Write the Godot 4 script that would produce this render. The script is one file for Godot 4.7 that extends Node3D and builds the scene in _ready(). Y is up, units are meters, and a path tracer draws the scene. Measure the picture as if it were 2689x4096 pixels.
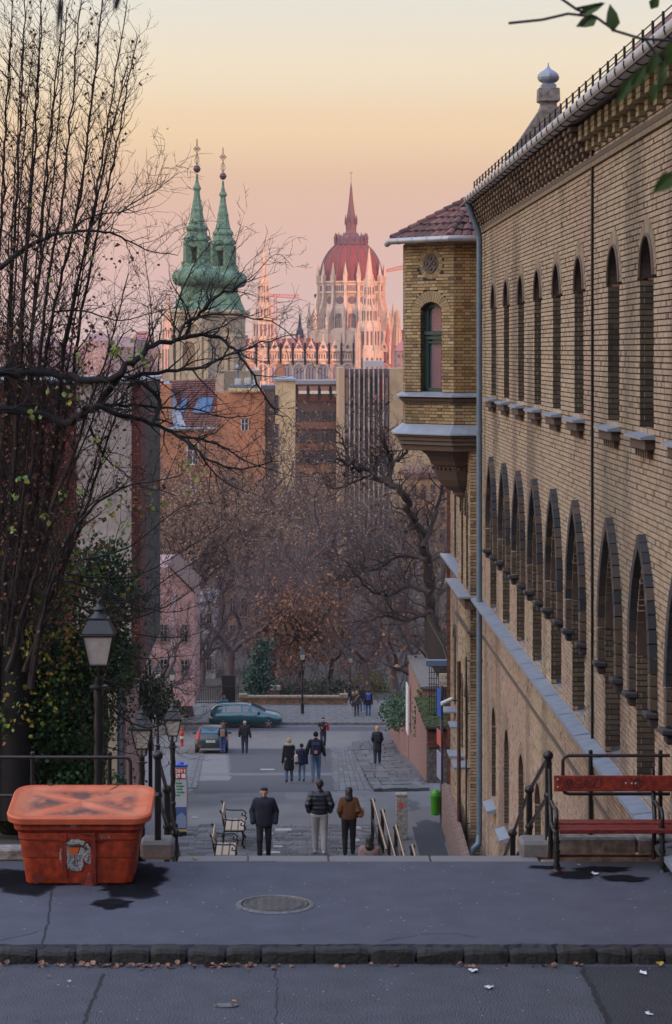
extends Node3D
# A stepped street dropping between a brick school and a wooded bank, church and domed parliament beyond.
# World: metres, y up, y = 0 on the upper pavement; the street runs along -Z. The camera stands 6 m up at the origin.
const EYE := 6.0
const FL := 5400.0
const UP := Vector3(0, 1, 0)
var rng := RandomNumberGenerator.new()
var M := {}
var nz := FastNoiseLite.new()

# ---------------------------------------------------------------- mesh builder
class MB:
	var v := PackedVector3Array()
	var n := PackedVector3Array()
	var c := PackedColorArray()
	var uv := PackedVector2Array()
	var idx := PackedInt32Array()
	var col := Color(1, 1, 1)
	var tinted := false
	func tint(k: Color) -> void:
		col = k
		tinted = true
	func pt(p: Vector3, nn: Vector3) -> int:
		v.append(p)
		n.append(nn)
		c.append(col)
		return v.size() - 1
	func quad(a: Vector3, b: Vector3, d: Vector3, e: Vector3) -> void:
		var nn := (d - a).cross(e - b)
		if nn.length_squared() < 1e-14:
			return
		nn = nn.normalized()
		var k := v.size()
		v.append(a); v.append(b); v.append(d); v.append(e)
		for i in 4:
			n.append(nn); c.append(col)
		idx.append(k); idx.append(k + 2); idx.append(k + 1)
		idx.append(k); idx.append(k + 3); idx.append(k + 2)
	func tri(a: Vector3, b: Vector3, d: Vector3) -> void:
		var nn := (b - a).cross(d - a)
		if nn.length_squared() < 1e-16:
			return
		nn = nn.normalized()
		var k := v.size()
		v.append(a); v.append(b); v.append(d)
		for i in 3:
			n.append(nn); c.append(col)
		idx.append(k); idx.append(k + 2); idx.append(k + 1)
	func quado(a: Vector3, b: Vector3, d: Vector3, e: Vector3, out: Vector3) -> void:
		if (d - a).cross(e - b).dot(out) < 0.0:
			quad(a, e, d, b)
		else:
			quad(a, b, d, e)
	func trio(a: Vector3, b: Vector3, d: Vector3, out: Vector3) -> void:
		if (b - a).cross(d - a).dot(out) < 0.0:
			tri(a, d, b)
		else:
			tri(a, b, d)
	func box(o: Vector3, s: Vector3, bs := Basis()) -> void:
		var x := bs.x * s.x * 0.5
		var y := bs.y * s.y * 0.5
		var z := bs.z * s.z * 0.5
		quado(o + x - y - z, o + x + y - z, o + x + y + z, o + x - y + z, x)
		quado(o - x - y - z, o - x + y - z, o - x + y + z, o - x - y + z, -x)
		quado(o + y - x - z, o + y + x - z, o + y + x + z, o + y - x + z, y)
		quado(o - y - x - z, o - y + x - z, o - y + x + z, o - y - x + z, -y)
		quado(o + z - x - y, o + z + x - y, o + z + x + y, o + z - x + y, z)
		quado(o - z - x - y, o - z + x - y, o - z + x + y, o - z - x + y, -z)
	func bbox(o: Vector3, s: Vector3, bev: float, bs := Basis()) -> void:
		var h := s * 0.5
		var ax := [bs.x, bs.y, bs.z]
		var hh := [h.x, h.y, h.z]
		var q := func(sg: Array, f: int) -> Vector3:
			var r: Vector3 = o
			for i in 3:
				var ext: float = hh[i] if i == f else hh[i] - bev
				r += ax[i] * ext * sg[i]
			return r
		for f in 3:
			var a := (f + 1) % 3
			var b := (f + 2) % 3
			for s1 in [-1, 1]:
				var p := []
				for ab in [[-1, -1], [1, -1], [1, 1], [-1, 1]]:
					var sg := [0, 0, 0]
					sg[f] = s1; sg[a] = ab[0]; sg[b] = ab[1]
					p.append(q.call(sg, f))
				quado(p[0], p[1], p[2], p[3], ax[f] * s1)
		for f in 3:
			var a := (f + 1) % 3
			var b := (f + 2) % 3
			for sa in [-1, 1]:
				for sb in [-1, 1]:
					var g1 := [0, 0, 0]; g1[f] = -1; g1[a] = sa; g1[b] = sb
					var g2 := [0, 0, 0]; g2[f] = 1; g2[a] = sa; g2[b] = sb
					quado(q.call(g1, a), q.call(g2, a), q.call(g2, b), q.call(g1, b), ax[a] * sa + ax[b] * sb)
		for sx in [-1, 1]:
			for sy in [-1, 1]:
				for sz in [-1, 1]:
					var g := [sx, sy, sz]
					trio(q.call(g, 0), q.call(g, 1), q.call(g, 2), ax[0] * sx + ax[1] * sy + ax[2] * sz)
	func tube(p: PackedVector3Array, r: PackedFloat32Array, sides := 6, caps := true) -> void:
		var m := p.size()
		if m < 2:
			return
		var t0 := (p[1] - p[0]).normalized()
		var u := t0.cross(Vector3(0, 1, 0))
		if u.length_squared() < 0.01:
			u = t0.cross(Vector3(1, 0, 0))
		u = u.normalized()
		var k := v.size()
		for i in m:
			var t := t0
			if i > 0 and i < m - 1:
				t = (p[i + 1] - p[i - 1]).normalized()
			elif i == m - 1:
				t = (p[i] - p[i - 1]).normalized()
			u = (u - t * u.dot(t)).normalized()
			var w := t.cross(u)
			for j in sides:
				var a := TAU * j / sides
				var d := u * cos(a) + w * sin(a)
				v.append(p[i] + d * r[i]); n.append(d); c.append(col)
		for i in m - 1:
			for j in sides:
				var a := k + i * sides + j
				var b := k + i * sides + (j + 1) % sides
				idx.append(a); idx.append(a + sides); idx.append(b)
				idx.append(b); idx.append(a + sides); idx.append(b + sides)
		if caps:
			for e in 2:
				var i := 0 if e == 0 else m - 1
				var t := (p[0] - p[1]).normalized() if e == 0 else (p[m - 1] - p[m - 2]).normalized()
				var k2 := v.size()
				for j in sides:
					v.append(v[k + i * sides + j]); n.append(t); c.append(col)
				for j in range(1, sides - 1):
					idx.append(k2)
					if e == 0:
						idx.append(k2 + j); idx.append(k2 + j + 1)
					else:
						idx.append(k2 + j + 1); idx.append(k2 + j)
	func rod(a: Vector3, b: Vector3, r: float, sides := 8) -> void:
		tube(PackedVector3Array([a, b]), PackedFloat32Array([r, r]), sides, true)
	func lathe(prof: PackedVector2Array, o: Vector3, sides := 12, flat := false, bs := Basis(), a0 := 0.0, a1 := TAU) -> void:
		var full := absf(a1 - a0 - TAU) < 1e-4
		var m := prof.size()
		if flat:
			for i in m - 1:
				for j in sides:
					var q1 := a0 + (a1 - a0) * j / sides
					var q2 := a0 + (a1 - a0) * (j + 1) / sides
					var d1 := bs * Vector3(cos(q1), 0, -sin(q1))
					var d2 := bs * Vector3(cos(q2), 0, -sin(q2))
					var p1 := o + d1 * prof[i].x + bs.y * prof[i].y
					var p2 := o + d2 * prof[i].x + bs.y * prof[i].y
					var p3 := o + d2 * prof[i + 1].x + bs.y * prof[i + 1].y
					var p4 := o + d1 * prof[i + 1].x + bs.y * prof[i + 1].y
					if prof[i].x < 1e-6:
						tri(p1, p3, p4)
					elif prof[i + 1].x < 1e-6:
						tri(p1, p2, p3)
					else:
						quad(p1, p2, p3, p4)
			return
		var cols := sides if full else sides + 1
		for i in m - 1:
			var k := v.size()
			for e in 2:
				var ii := i + e
				var tn := (prof[i + 1] - prof[i]).normalized()
				var here := Vector2(tn.y, -tn.x)
				var other := here
				if e == 0 and i > 0:
					var t2 := (prof[i] - prof[i - 1]).normalized()
					other = Vector2(t2.y, -t2.x)
				elif e == 1 and i + 2 < m:
					var t3 := (prof[i + 2] - prof[i + 1]).normalized()
					other = Vector2(t3.y, -t3.x)
				var nn := (here + other).normalized() if here.dot(other) > 0.6 else here
				for j in cols:
					var q := a0 + (a1 - a0) * j / sides
					var d := bs * Vector3(cos(q), 0, -sin(q))
					v.append(o + d * prof[ii].x + bs.y * prof[ii].y)
					n.append(d * nn.x + bs.y * nn.y); c.append(col)
			for j in sides:
				var a := k + j
				var b := k + (j + 1) % cols
				idx.append(a); idx.append(a + cols); idx.append(b)
				idx.append(b); idx.append(a + cols); idx.append(b + cols)
	func ball(o: Vector3, r: Vector3, seg := 10, rings := 6) -> void:
		var k := v.size()
		for i in rings + 1:
			var t := PI * i / rings
			for j in seg:
				var q := TAU * j / seg
				var d := Vector3(sin(t) * cos(q), cos(t), sin(t) * sin(q))
				v.append(o + d * r); n.append((d / r).normalized()); c.append(col)
		for i in rings:
			for j in seg:
				var a := k + i * seg + j
				var b := k + i * seg + (j + 1) % seg
				idx.append(a); idx.append(a + seg); idx.append(b)
				idx.append(b); idx.append(a + seg); idx.append(b + seg)
	func prism(poly: PackedVector2Array, o: Vector3, u: Vector3, w: Vector3, dep: Vector3) -> void:
		var tr := Geometry2D.triangulate_polygon(poly)
		for side in 2:
			var off := dep * side
			var out := dep if side == 1 else -dep
			for i in range(0, tr.size(), 3):
				var a := poly[tr[i]]; var b := poly[tr[i + 1]]; var d := poly[tr[i + 2]]
				trio(o + u * a.x + w * a.y + off, o + u * b.x + w * b.y + off, o + u * d.x + w * d.y + off, out)
		var area := 0.0
		for i in poly.size():
			var a := poly[i]; var b := poly[(i + 1) % poly.size()]
			area += a.x * b.y - b.x * a.y
		for i in poly.size():
			var a := poly[i]; var b := poly[(i + 1) % poly.size()]
			var p := o + u * a.x + w * a.y
			var q := o + u * b.x + w * b.y
			var on2 := Vector2(b.y - a.y, a.x - b.x) * signf(area)
			quado(p, q, q + dep, p + dep, u * on2.x + w * on2.y)
	func fan(pts: PackedVector3Array, out: Vector3) -> void:
		for i in range(1, pts.size() - 1):
			trio(pts[0], pts[i], pts[i + 1], out)
	func mesh() -> ArrayMesh:
		var am := ArrayMesh.new()
		if v.is_empty():
			return am
		var arr := []
		arr.resize(Mesh.ARRAY_MAX)
		arr[Mesh.ARRAY_VERTEX] = v
		arr[Mesh.ARRAY_NORMAL] = n
		if tinted:
			arr[Mesh.ARRAY_COLOR] = c
		if uv.size() == v.size():
			arr[Mesh.ARRAY_TEX_UV] = uv
		arr[Mesh.ARRAY_INDEX] = idx
		am.add_surface_from_arrays(Mesh.PRIMITIVE_TRIANGLES, arr)
		return am

# ---------------------------------------------------------------- nodes
func obj(called: String, b, material: Material, parent: Node = self) -> MeshInstance3D:
	var o := MeshInstance3D.new()
	o.name = called
	o.mesh = b.mesh() if b is MB else b
	o.material_override = material
	parent.add_child(o, true)
	return o

func thing(called: String, label: String, category: String, at := Vector3.ZERO, group := "", turn := 0.0) -> Node3D:
	var o := Node3D.new()
	o.name = called
	o.position = at
	o.rotation.y = turn
	add_child(o, true)
	return tag(o, label, category, group)

func tag(o: Node3D, label: String, category: String, group := "") -> Node3D:
	o.set_meta("label", label)
	o.set_meta("category", category)
	if group:
		o.set_meta("group", group)
	return o

func struct(called: String, b, material: Material, label := "") -> MeshInstance3D:
	var o := obj(called, b, material)
	o.set_meta("kind", "structure")
	if label:
		o.set_meta("label", label)
	return o

func stuff(o: Node3D) -> Node3D:
	o.set_meta("kind", "stuff")
	return o

func many(called: String, mesh: Mesh, xf: Array[Transform3D], cols: PackedColorArray, material: Material, parent: Node = self) -> MultiMeshInstance3D:
	var mm := MultiMesh.new()
	mm.transform_format = MultiMesh.TRANSFORM_3D
	mm.use_colors = cols.size() > 0
	mm.mesh = mesh
	mm.instance_count = xf.size()
	for i in xf.size():
		mm.set_instance_transform(i, xf[i])
		if cols.size() > 0:
			mm.set_instance_color(i, cols[i])
	var o := MultiMeshInstance3D.new()
	o.name = called
	o.multimesh = mm
	o.material_override = material
	parent.add_child(o, true)
	o.set_meta("kind", "stuff")
	return o

func dup(o: Node3D, label: String) -> Node3D:
	var r: Node3D = o.duplicate()
	r.name = o.name
	add_child(r, true)
	r.set_meta("label", label)
	return r

func at(x: float, y: float, d: float) -> Vector3:
	return Vector3((x - 665.0) * d / FL, EYE - (y - 815.0) * d / FL, -d)

const GP := [[45.5, -6.1], [59.5, -6.1], [66.0, -6.95], [75.0, -8.25], [84.5, -9.7], [105.0, -12.75], [125.0, -15.7], [137.0, -16.95], [146.5, -17.7], [160.0, -18.4], [200.0, -21.0], [300.0, -26.0], [420.0, -29.0], [3000.0, -29.0]]
func G(d: float) -> float:
	if d <= 45.5:
		return -6.1
	for i in range(1, GP.size()):
		if d <= GP[i][0]:
			return lerpf(GP[i - 1][1], GP[i][1], (d - GP[i - 1][0]) / (GP[i][0] - GP[i - 1][0]))
	return -29.0

func onground(x: float, y: float) -> Vector3:
	var lo := 46.0
	var hi := 400.0
	for i in 40:
		var mid := (lo + hi) * 0.5
		if 815.0 + (EYE - G(mid)) * FL / mid > y:
			lo = mid
		else:
			hi = mid
	var p := at(x, y, lo)
	p.y = G(lo)
	return p

func street(x: float, d: float) -> Vector3:
	return Vector3(x, G(d), -d)

# ---------------------------------------------------------------- materials
func lin(r: float, g: float, b: float) -> Color:
	return Color(r, g, b).linear_to_srgb()

func noise_tex(freq: float, lo: float, hi: float, octaves := 4, sd := 1, normal := false, size := 512, kind := FastNoiseLite.TYPE_SIMPLEX_SMOOTH) -> NoiseTexture2D:
	var f := FastNoiseLite.new()
	f.seed = sd
	f.noise_type = kind
	f.frequency = freq
	f.fractal_octaves = octaves
	var t := NoiseTexture2D.new()
	t.width = size
	t.height = size
	t.seamless = true
	t.noise = f
	if normal:
		t.as_normal_map = true
		t.bump_strength = 6.0
	else:
		var g := Gradient.new()
		g.set_color(0, Color(lo, lo, lo))
		g.set_color(1, Color(hi, hi, hi))
		t.color_ramp = g
	return t

var T := {}
func mat(r: float, g: float, b: float, rough := 0.8, metal := 0.0, tex := "", scale := 1.0, bump := "", bscale := 1.0, bamt := 0.5) -> StandardMaterial3D:
	var m := StandardMaterial3D.new()
	m.albedo_color = lin(r, g, b)
	m.roughness = rough
	m.metallic = metal
	m.uv1_triplanar = true
	m.uv1_world_triplanar = false
	m.uv1_scale = Vector3.ONE * scale
	if tex:
		m.albedo_texture = T[tex]
	if bump:
		m.normal_enabled = true
		m.normal_texture = T[bump]
		m.normal_scale = bamt
	return m

func vc(m: StandardMaterial3D) -> StandardMaterial3D:
	m.vertex_color_use_as_albedo = true
	m.albedo_color = Color.WHITE
	return m

func stain(m: StandardMaterial3D, tex: String, scale: float) -> StandardMaterial3D:
	m.detail_enabled = true
	m.detail_blend_mode = BaseMaterial3D.BLEND_MODE_MUL
	m.detail_uv_layer = BaseMaterial3D.DETAIL_UV_2
	m.detail_albedo = T["stain" if tex == "soft2" else tex]
	m.uv2_triplanar = true
	m.uv2_scale = Vector3.ONE * scale
	return m

func materials() -> void:
	T.soft = noise_tex(0.008, 0.85, 1.0, 4, 3)
	T.soft2 = noise_tex(0.012, 0.58, 1.0, 5, 9)
	T.grain = noise_tex(0.09, 0.74, 1.0, 3, 5)
	T.speck = noise_tex(0.22, 0.45, 1.0, 2, 7)
	T.streak = noise_tex(0.02, 0.55, 1.0, 5, 11)
	T.nfine = noise_tex(0.12, 0, 1, 3, 13, true)
	T.nsoft = noise_tex(0.03, 0, 1, 4, 15, true)
	T.stain = noise_tex(0.010, 0.87, 1.0, 5, 19)
	T.patch = noise_tex(0.006, 0.86, 1.0, 5, 21, false, 1024)
	M.brick = vc(mat(1, 1, 1, 0.85, 0.0, "grain", 3.0, "nfine", 3.0, 0.35))
	M.mortar = mat(0.045, 0.04, 0.036, 0.95, 0.0, "grain", 2.0)
	M.brown = mat(0.105, 0.07, 0.055, 0.75, 0.0, "soft", 1.2, "nfine", 2.0, 0.2)
	M.zinc = mat(0.27, 0.31, 0.38, 0.5, 0.2, "soft", 0.6)
	M.pipe = mat(0.13, 0.19, 0.26, 0.5, 0.2, "soft", 1.0)
	M.gutter = mat(0.42, 0.42, 0.45, 0.45, 0.35, "soft", 0.7)
	M.dark_iron = mat(0.012, 0.012, 0.014, 0.38, 0.0, "grain", 4.0, "nfine", 4.0, 0.3)
	M.rust_iron = mat(0.03, 0.016, 0.014, 0.4, 0.0, "soft", 4.0, "nfine", 4.0, 0.3)
	M.green_frame = mat(0.010, 0.055, 0.05, 0.45, 0.0, "grain", 3.0)
	M.glass = mat(0.012, 0.014, 0.018, 0.08)
	M.slate = mat(0.03, 0.033, 0.042, 0.5, 0.0, "grain", 4.0)
	M.tile = vc(mat(1, 1, 1, 0.7, 0.0, "grain", 4.0, "nfine", 3.0, 0.3))
	M.tint = vc(mat(1, 1, 1, 0.75, 0.0, "grain", 2.0))
	M.stone = mat(0.34, 0.30, 0.27, 0.85, 0.0, "soft2", 1.0, "nsoft", 1.5, 0.5)
	M.sandstone = stain(mat(0.44, 0.33, 0.24, 0.85, 0.0, "soft2", 1.0), "soft2", 0.3)
	M.crimson = mat(0.16, 0.004, 0.02, 0.9)
	var p := StandardMaterial3D.new()
	p.transparency = BaseMaterial3D.TRANSPARENCY_ALPHA
	p.albedo_color = Color(0.8, 0.85, 0.9, 0.12)
	p.roughness = 0.05
	M.pane = p

# ---------------------------------------------------------------- the scene
func _ready() -> void:
	rng.seed = 4711
	nz.seed = 5
	nz.frequency = 0.35
	nz.fractal_octaves = 3
	var cam := Camera3D.new()
	cam.name = "camera"
	cam.projection = Camera3D.PROJECTION_FRUSTUM
	cam.near = 0.5
	cam.far = 6000.0
	cam.size = 2379.0 / FL * cam.near
	cam.frustum_offset = Vector2(116.0, -374.5) / FL * cam.near
	cam.position = Vector3(0, EYE, 0)
	var ca := CameraAttributesPhysical.new()
	ca.frustum_focal_length = 80.0
	ca.frustum_focus_distance = 70.0
	ca.frustum_near = 0.5
	ca.frustum_far = 6000.0
	ca.exposure_aperture = 11.0
	add_child(cam)
	cam.current = true
	var env := Environment.new()
	env.background_mode = Environment.BG_SKY
	env.sky = Sky.new()
	env.sky.sky_material = dusk_sky()
	env.tonemap_mode = Environment.TONE_MAPPER_LINEAR
	env.tonemap_exposure = 1.1
	env.sdfgi_enabled = true
	env.ssao_enabled = true
	env.ssil_enabled = true
	env.fog_enabled = true
	env.fog_light_color = Color(0.80, 0.72, 0.80)
	env.fog_density = 0.00010
	var we := WorldEnvironment.new()
	we.name = "environment"
	we.environment = env
	we.camera_attributes = ca
	add_child(we)
	var sun := DirectionalLight3D.new()
	sun.name = "low_sun"
	var el := deg_to_rad(6.0)
	var az := deg_to_rad(36.0)
	var s := Vector3(sin(az) * cos(el), sin(el), cos(az) * cos(el))
	sun.basis = Basis.looking_at(-s, UP)
	sun.light_energy = 1.6
	sun.light_color = lin(1.0, 0.40, 0.20)
	sun.light_angular_distance = 0.5
	sun.shadow_enabled = true
	add_child(sun)
	materials()
	terrain()
	upper_street()
	lower_street()
	school()
	left_block()
	right_walls()
	city()
	church()
	parliament()
	street_furniture()
	vehicles()
	people()
	trees()
	litter()

func dusk_sky() -> PanoramaSkyMaterial:
	var st := [[-90.0, 0.22, 0.17, 0.17], [-0.2, 0.37, 0.245, 0.225], [0.0, 0.39, 0.255, 0.23], [1.0, 0.43, 0.27, 0.235], [2.0, 0.49, 0.30, 0.24], [3.3, 0.58, 0.37, 0.265], [5.4, 0.78, 0.59, 0.355], [7.0, 0.79, 0.69, 0.505], [8.6, 0.72, 0.705, 0.61],
		[12.0, 0.64, 0.65, 0.63], [20.0, 0.60, 0.65, 0.70], [40.0, 0.70, 0.87, 1.22], [90.0, 0.66, 0.90, 1.55]]
	var h := 1024
	var w := 64
	var im := Image.create_empty(w, h, false, Image.FORMAT_RGBF)
	for r in h:
		var e := (0.5 - (r + 0.5) / h) * 180.0
		var c := Color(st[0][1], st[0][2], st[0][3])
		for i in range(1, st.size()):
			if e <= st[i][0]:
				var t: float = (e - st[i - 1][0]) / (st[i][0] - st[i - 1][0])
				t = t * t * (3.0 - 2.0 * t) * 0.5 + t * 0.5
				c = Color(st[i - 1][1], st[i - 1][2], st[i - 1][3]).lerp(Color(st[i][1], st[i][2], st[i][3]), clampf(t, 0, 1))
				break
		for x in w:
			var da := (x + 0.5) / w * TAU - deg_to_rad(232.0)
			var k := pow(0.5 + 0.5 * cos(da), 3.5) * cos(deg_to_rad(clampf(e, 0, 90)))  # added glow behind left, out of view, to brighten the school wall
			im.set_pixel(x, r, Color(c.r * (1.0 + k * 3.6), c.g * (1.0 + k * 2.8), c.b * (1.0 + k * 2.0)))
	var m := PanoramaSkyMaterial.new()
	m.panorama = ImageTexture.create_from_image(im)
	return m

# ---------------------------------------------------------------- ground
func terrain() -> void:
	var earth := mat(0.07, 0.06, 0.05, 0.95, 0.0, "soft2", 0.3, "nsoft", 0.5, 0.6)
	var b := MB.new()
	var ds := [46.0, 59.5, 66.0, 75.0, 84.5, 105.0, 125.0, 137.0, 146.5, 160.0, 200.0, 300.0, 420.0, 700.0, 1400.0]
	for i in ds.size() - 1:
		var d1: float = ds[i]
		var d2: float = ds[i + 1]
		var w1 := 40.0 + d1 * 0.4
		var w2 := 40.0 + d2 * 0.4
		b.quad(Vector3(-w1, G(d1) - 0.06, -d1), Vector3(w1, G(d1) - 0.06, -d1), Vector3(w2, G(d2) - 0.06, -d2), Vector3(-w2, G(d2) - 0.06, -d2))
	struct("ground", b, earth)
	b = MB.new()
	var prof := [[14.0, -0.14], [9.0, 0.6], [3.0, 3.9], [-3.0, 4.4], [-12.0, 6.0], [-60.0, 38.0], [-110.0, 84.0], [-150.0, 114.0], [-230.0, 112.0], [-330.0, 90.0], [-332.0, -60.0]]  # unseen hill behind the camera, crest shaped to shade the near town
	var nx := 24
	for i in prof.size() - 1:
		for j in nx:
			var q := []
			for k in [[i, j], [i, j + 1], [i + 1, j + 1], [i + 1, j]]:
				var x: float = lerpf(-60.0 - 240.0 * clampf((14.0 - prof[k[0]][0]) / 300.0, 0, 1), 60.0 + 1200.0 * clampf((14.0 - prof[k[0]][0]) / 300.0, 0, 1), k[1] / float(nx))
				var y: float = prof[k[0]][1]
				if prof[k[0]][0] < -50.0:
					y += nz.get_noise_2d(x * 0.02, prof[k[0]][0] * 0.02) * 8.0
				q.append(Vector3(x, y, -prof[k[0]][0]))
			b.quado(q[0], q[1], q[2], q[3], UP + Vector3(0, 0, 0.01))
	struct("hill", b, mat(0.05, 0.045, 0.03, 0.95, 0.0, "soft2", 0.02))
	b = MB.new()
	for i in 60:
		var x1 := -600.0 + i * 20.0
		var x2 := x1 + 20.0
		var y1 := 4.0 + 9.0 * nz.get_noise_1d(x1 * 0.006)
		var y2 := 4.0 + 9.0 * nz.get_noise_1d(x2 * 0.006)
		b.quad(Vector3(x1, -30, -1380), Vector3(x2, -30, -1380), Vector3(x2, y2, -1400), Vector3(x1, y1, -1400))
	struct("hills", b, mat(0.10, 0.10, 0.11, 0.95))

func blob(c: Vector2, rx: float, rz: float, seed_: int, n := 40, amp := 0.35) -> PackedVector2Array:
	var p := PackedVector2Array()
	for i in n:
		var a := TAU * i / n
		var k := 1.0 + amp * nz.get_noise_2d(cos(a) * 2.5 + seed_ * 13.7, sin(a) * 2.5)  * 1.6 + 0.12 * nz.get_noise_2d(cos(a) * 12.0, sin(a) * 12.0 + seed_ * 7.0)
		p.append(c + Vector2(cos(a) * rx, sin(a) * rz) * k)
	return p

func sheet(b: MB, poly: PackedVector2Array, y: float) -> void:
	var tr := Geometry2D.triangulate_polygon(poly)
	for i in range(0, tr.size(), 3):
		var p := poly[tr[i]]; var q := poly[tr[i + 1]]; var r := poly[tr[i + 2]]
		b.trio(Vector3(p.x, y, -p.y), Vector3(q.x, y, -q.y), Vector3(r.x, y, -r.y), UP)

func plan(x: float, y: float, h := 0.0) -> Vector2:
	var d := (EYE - h) * FL / (y - 815.0)
	return Vector2((x - 665.0) * d / FL, d)

func crackline(b: MB, pts: Array, h: float, w: float, sd: int) -> void:
	var l := PackedVector2Array()
	for i in pts.size() - 1:
		var p: Vector2 = plan(pts[i][0], pts[i][1], h)
		var q: Vector2 = plan(pts[i + 1][0], pts[i + 1][1], h)
		var k := maxi(2, int(p.distance_to(q) / 0.05))
		for j in k:
			var t := float(j) / k
			var r := p.lerp(q, t)
			var nn := (q - p).orthogonal().normalized()
			l.append(r + nn * nz.get_noise_2d(r.x * 14.0 + sd * 31.0, r.y * 14.0) * 0.03)
	for i in l.size() - 1:
		var nn := (l[i + 1] - l[i]).orthogonal().normalized()
		var w1 := w * (0.6 + 0.7 * absf(nz.get_noise_2d(i * 1.3, sd * 9.0)))
		var a := l[i] + nn * w1; var c := l[i] - nn * w1
		var e := l[i + 1] + nn * w1; var f := l[i + 1] - nn * w1
		b.quado(Vector3(a.x, h, -a.y), Vector3(e.x, h, -e.y), Vector3(f.x, h, -f.y), Vector3(c.x, h, -c.y), UP)

func upper_street() -> void:
	M.asphalt = stain(mat(0.15, 0.152, 0.19, 0.85, 0.0, "speck", 0.55, "nfine", 0.7, 1.0), "patch", 0.3)
	M.pavement = stain(mat(0.16, 0.163, 0.225, 0.85, 0.0, "speck", 0.9, "nfine", 1.0, 0.6), "patch", 0.25)
	M.tar = mat(0.02, 0.02, 0.022, 0.8, 0.0, "speck", 3.0, "nfine", 4.0, 0.5)
	M.kerb = stain(mat(0.062, 0.056, 0.052, 0.8, 0.0, "speck", 1.2, "nsoft", 2.0, 1.0), "streak", 1.5)
	M.wet = mat(0.02, 0.02, 0.026, 0.85, 0.0, "grain", 5.0, "nfine", 4.0, 0.4)
	M.wet.metallic_specular = 0.1
	M.wet.transparency = BaseMaterial3D.TRANSPARENCY_ALPHA
	M.wet.albedo_color.a = 0.34
	var b := MB.new()
	b.quad(Vector3(-60, -0.135, -13), Vector3(60, -0.135, -13), Vector3(60, -0.135, -23.6), Vector3(-60, -0.135, -23.6))
	struct("road", b, M.asphalt)
	b = MB.new()
	var xs := []
	var x := -14.0
	while x < 5.2:
		xs.append(x)
		x += 0.06
	for i in xs.size() - 1:
		var e1 := 23.50 + 0.035 * nz.get_noise_2d(xs[i] * 7.0, 3.0) + 0.03 * nz.get_noise_2d(xs[i] * 30.0, 9.0)
		var e2 := 23.50 + 0.035 * nz.get_noise_2d(xs[i + 1] * 7.0, 3.0) + 0.03 * nz.get_noise_2d(xs[i + 1] * 30.0, 9.0)
		b.quad(Vector3(xs[i], 0, -e1), Vector3(xs[i + 1], 0, -e2), Vector3(xs[i + 1], 0, -27.30), Vector3(xs[i], 0, -27.30))
		b.quad(Vector3(xs[i], -0.12, -e1 + 0.02), Vector3(xs[i + 1], -0.12, -e2 + 0.02), Vector3(xs[i + 1], 0, -e2), Vector3(xs[i], 0, -e1))
	struct("pavement", b, M.pavement)
	b = MB.new()
	b.quad(Vector3(-14, -0.09, -23.3), Vector3(6, -0.09, -23.3), Vector3(6, -0.09, -23.6), Vector3(-14, -0.09, -23.6))
	struct("kerb_bed", b, M.tar)
	var kerb := Node3D.new()
	kerb.name = "kerb"
	add_child(kerb)
	kerb.set_meta("kind", "structure")
	var cuts := [-95, -10, 88, 178, 260, 350, 435, 525, 607, 730, 857, 965, 1075, 1180, 1290, 1383, 1463, 1540, 1640]
	for i in cuts.size() - 1:
		var sc := 6.0 / 1385.0
		var xa: float = (cuts[i] - 665.0) * sc + 0.012
		var xb: float = (cuts[i + 1] - 665.0) * sc - 0.012
		b = MB.new()
		var top := rng.randf_range(-0.015, 0.012)
		var seg := 6
		var pr := [[0.0, -0.16], [0.012, -0.03], [0.03, -0.006], [0.06, 0.0], [0.17, 0.0], [0.20, -0.02], [0.205, -0.16]]
		var grid := []
		for s in seg + 1:
			var row := []
			for p in pr:
				var xx := lerpf(xa, xb, float(s) / seg)
				var endk := 0.02 if (s == 0 or s == seg) else 0.0
				var jit := 0.03 * nz.get_noise_3d(xx * 7.0, p[1] * 30.0, p[0] * 30.0 + i)
				row.append(Vector3(xx, p[1] + top + jit - endk, -(23.24 + p[0] + jit + endk * 0.7)))
			grid.append(row)
		for s in seg:
			for p in pr.size() - 1:
				b.quado(grid[s][p], grid[s + 1][p], grid[s + 1][p + 1], grid[s][p + 1], Vector3(0, 0.5, 1.0 - p * 0.35))
		for e in [0, seg]:
			b.fan(PackedVector3Array(grid[e]), Vector3(-1 if e == 0 else 1, 0, 0))
		obj("kerb_stone", b, M.kerb, kerb)
	b = MB.new()
	crackline(b, [[120, 2065], [112, 2140], [95, 2206]], 0.004, 0.012, 1)
	crackline(b, [[-5, 2186], [60, 2172], [100, 2160]], 0.004, 0.005, 2)
	crackline(b, [[880, 2188], [980, 2170], [1060, 2168], [1120, 2180]], 0.004, 0.005, 3)
	crackline(b, [[410, 2004], [640, 2000], [900, 1998], [1150, 1999]], 0.004, 0.006, 4)
	struct("pavement_crack", b, M.tar)
	b = MB.new()
	crackline(b, [[240, 2262], [222, 2310], [205, 2345], [190, 2400]], -0.131, 0.02, 5)
	crackline(b, [[1352, 2250], [1372, 2290], [1400, 2345], [1425, 2400]], -0.127, 0.03, 6)
	crackline(b, [[640, 2250], [644, 2310], [640, 2400]], -0.131, 0.006, 8)
	struct("road_crack", b, M.tar)
	b = MB.new()
	var pp := PackedVector2Array()
	for q in [[1352, 2246], [1372, 2290], [1400, 2345], [1430, 2420], [1700, 2420], [1700, 2246]]:
		pp.append(plan(q[0], q[1], -0.131))
	sheet(b, pp, -0.131)
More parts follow.
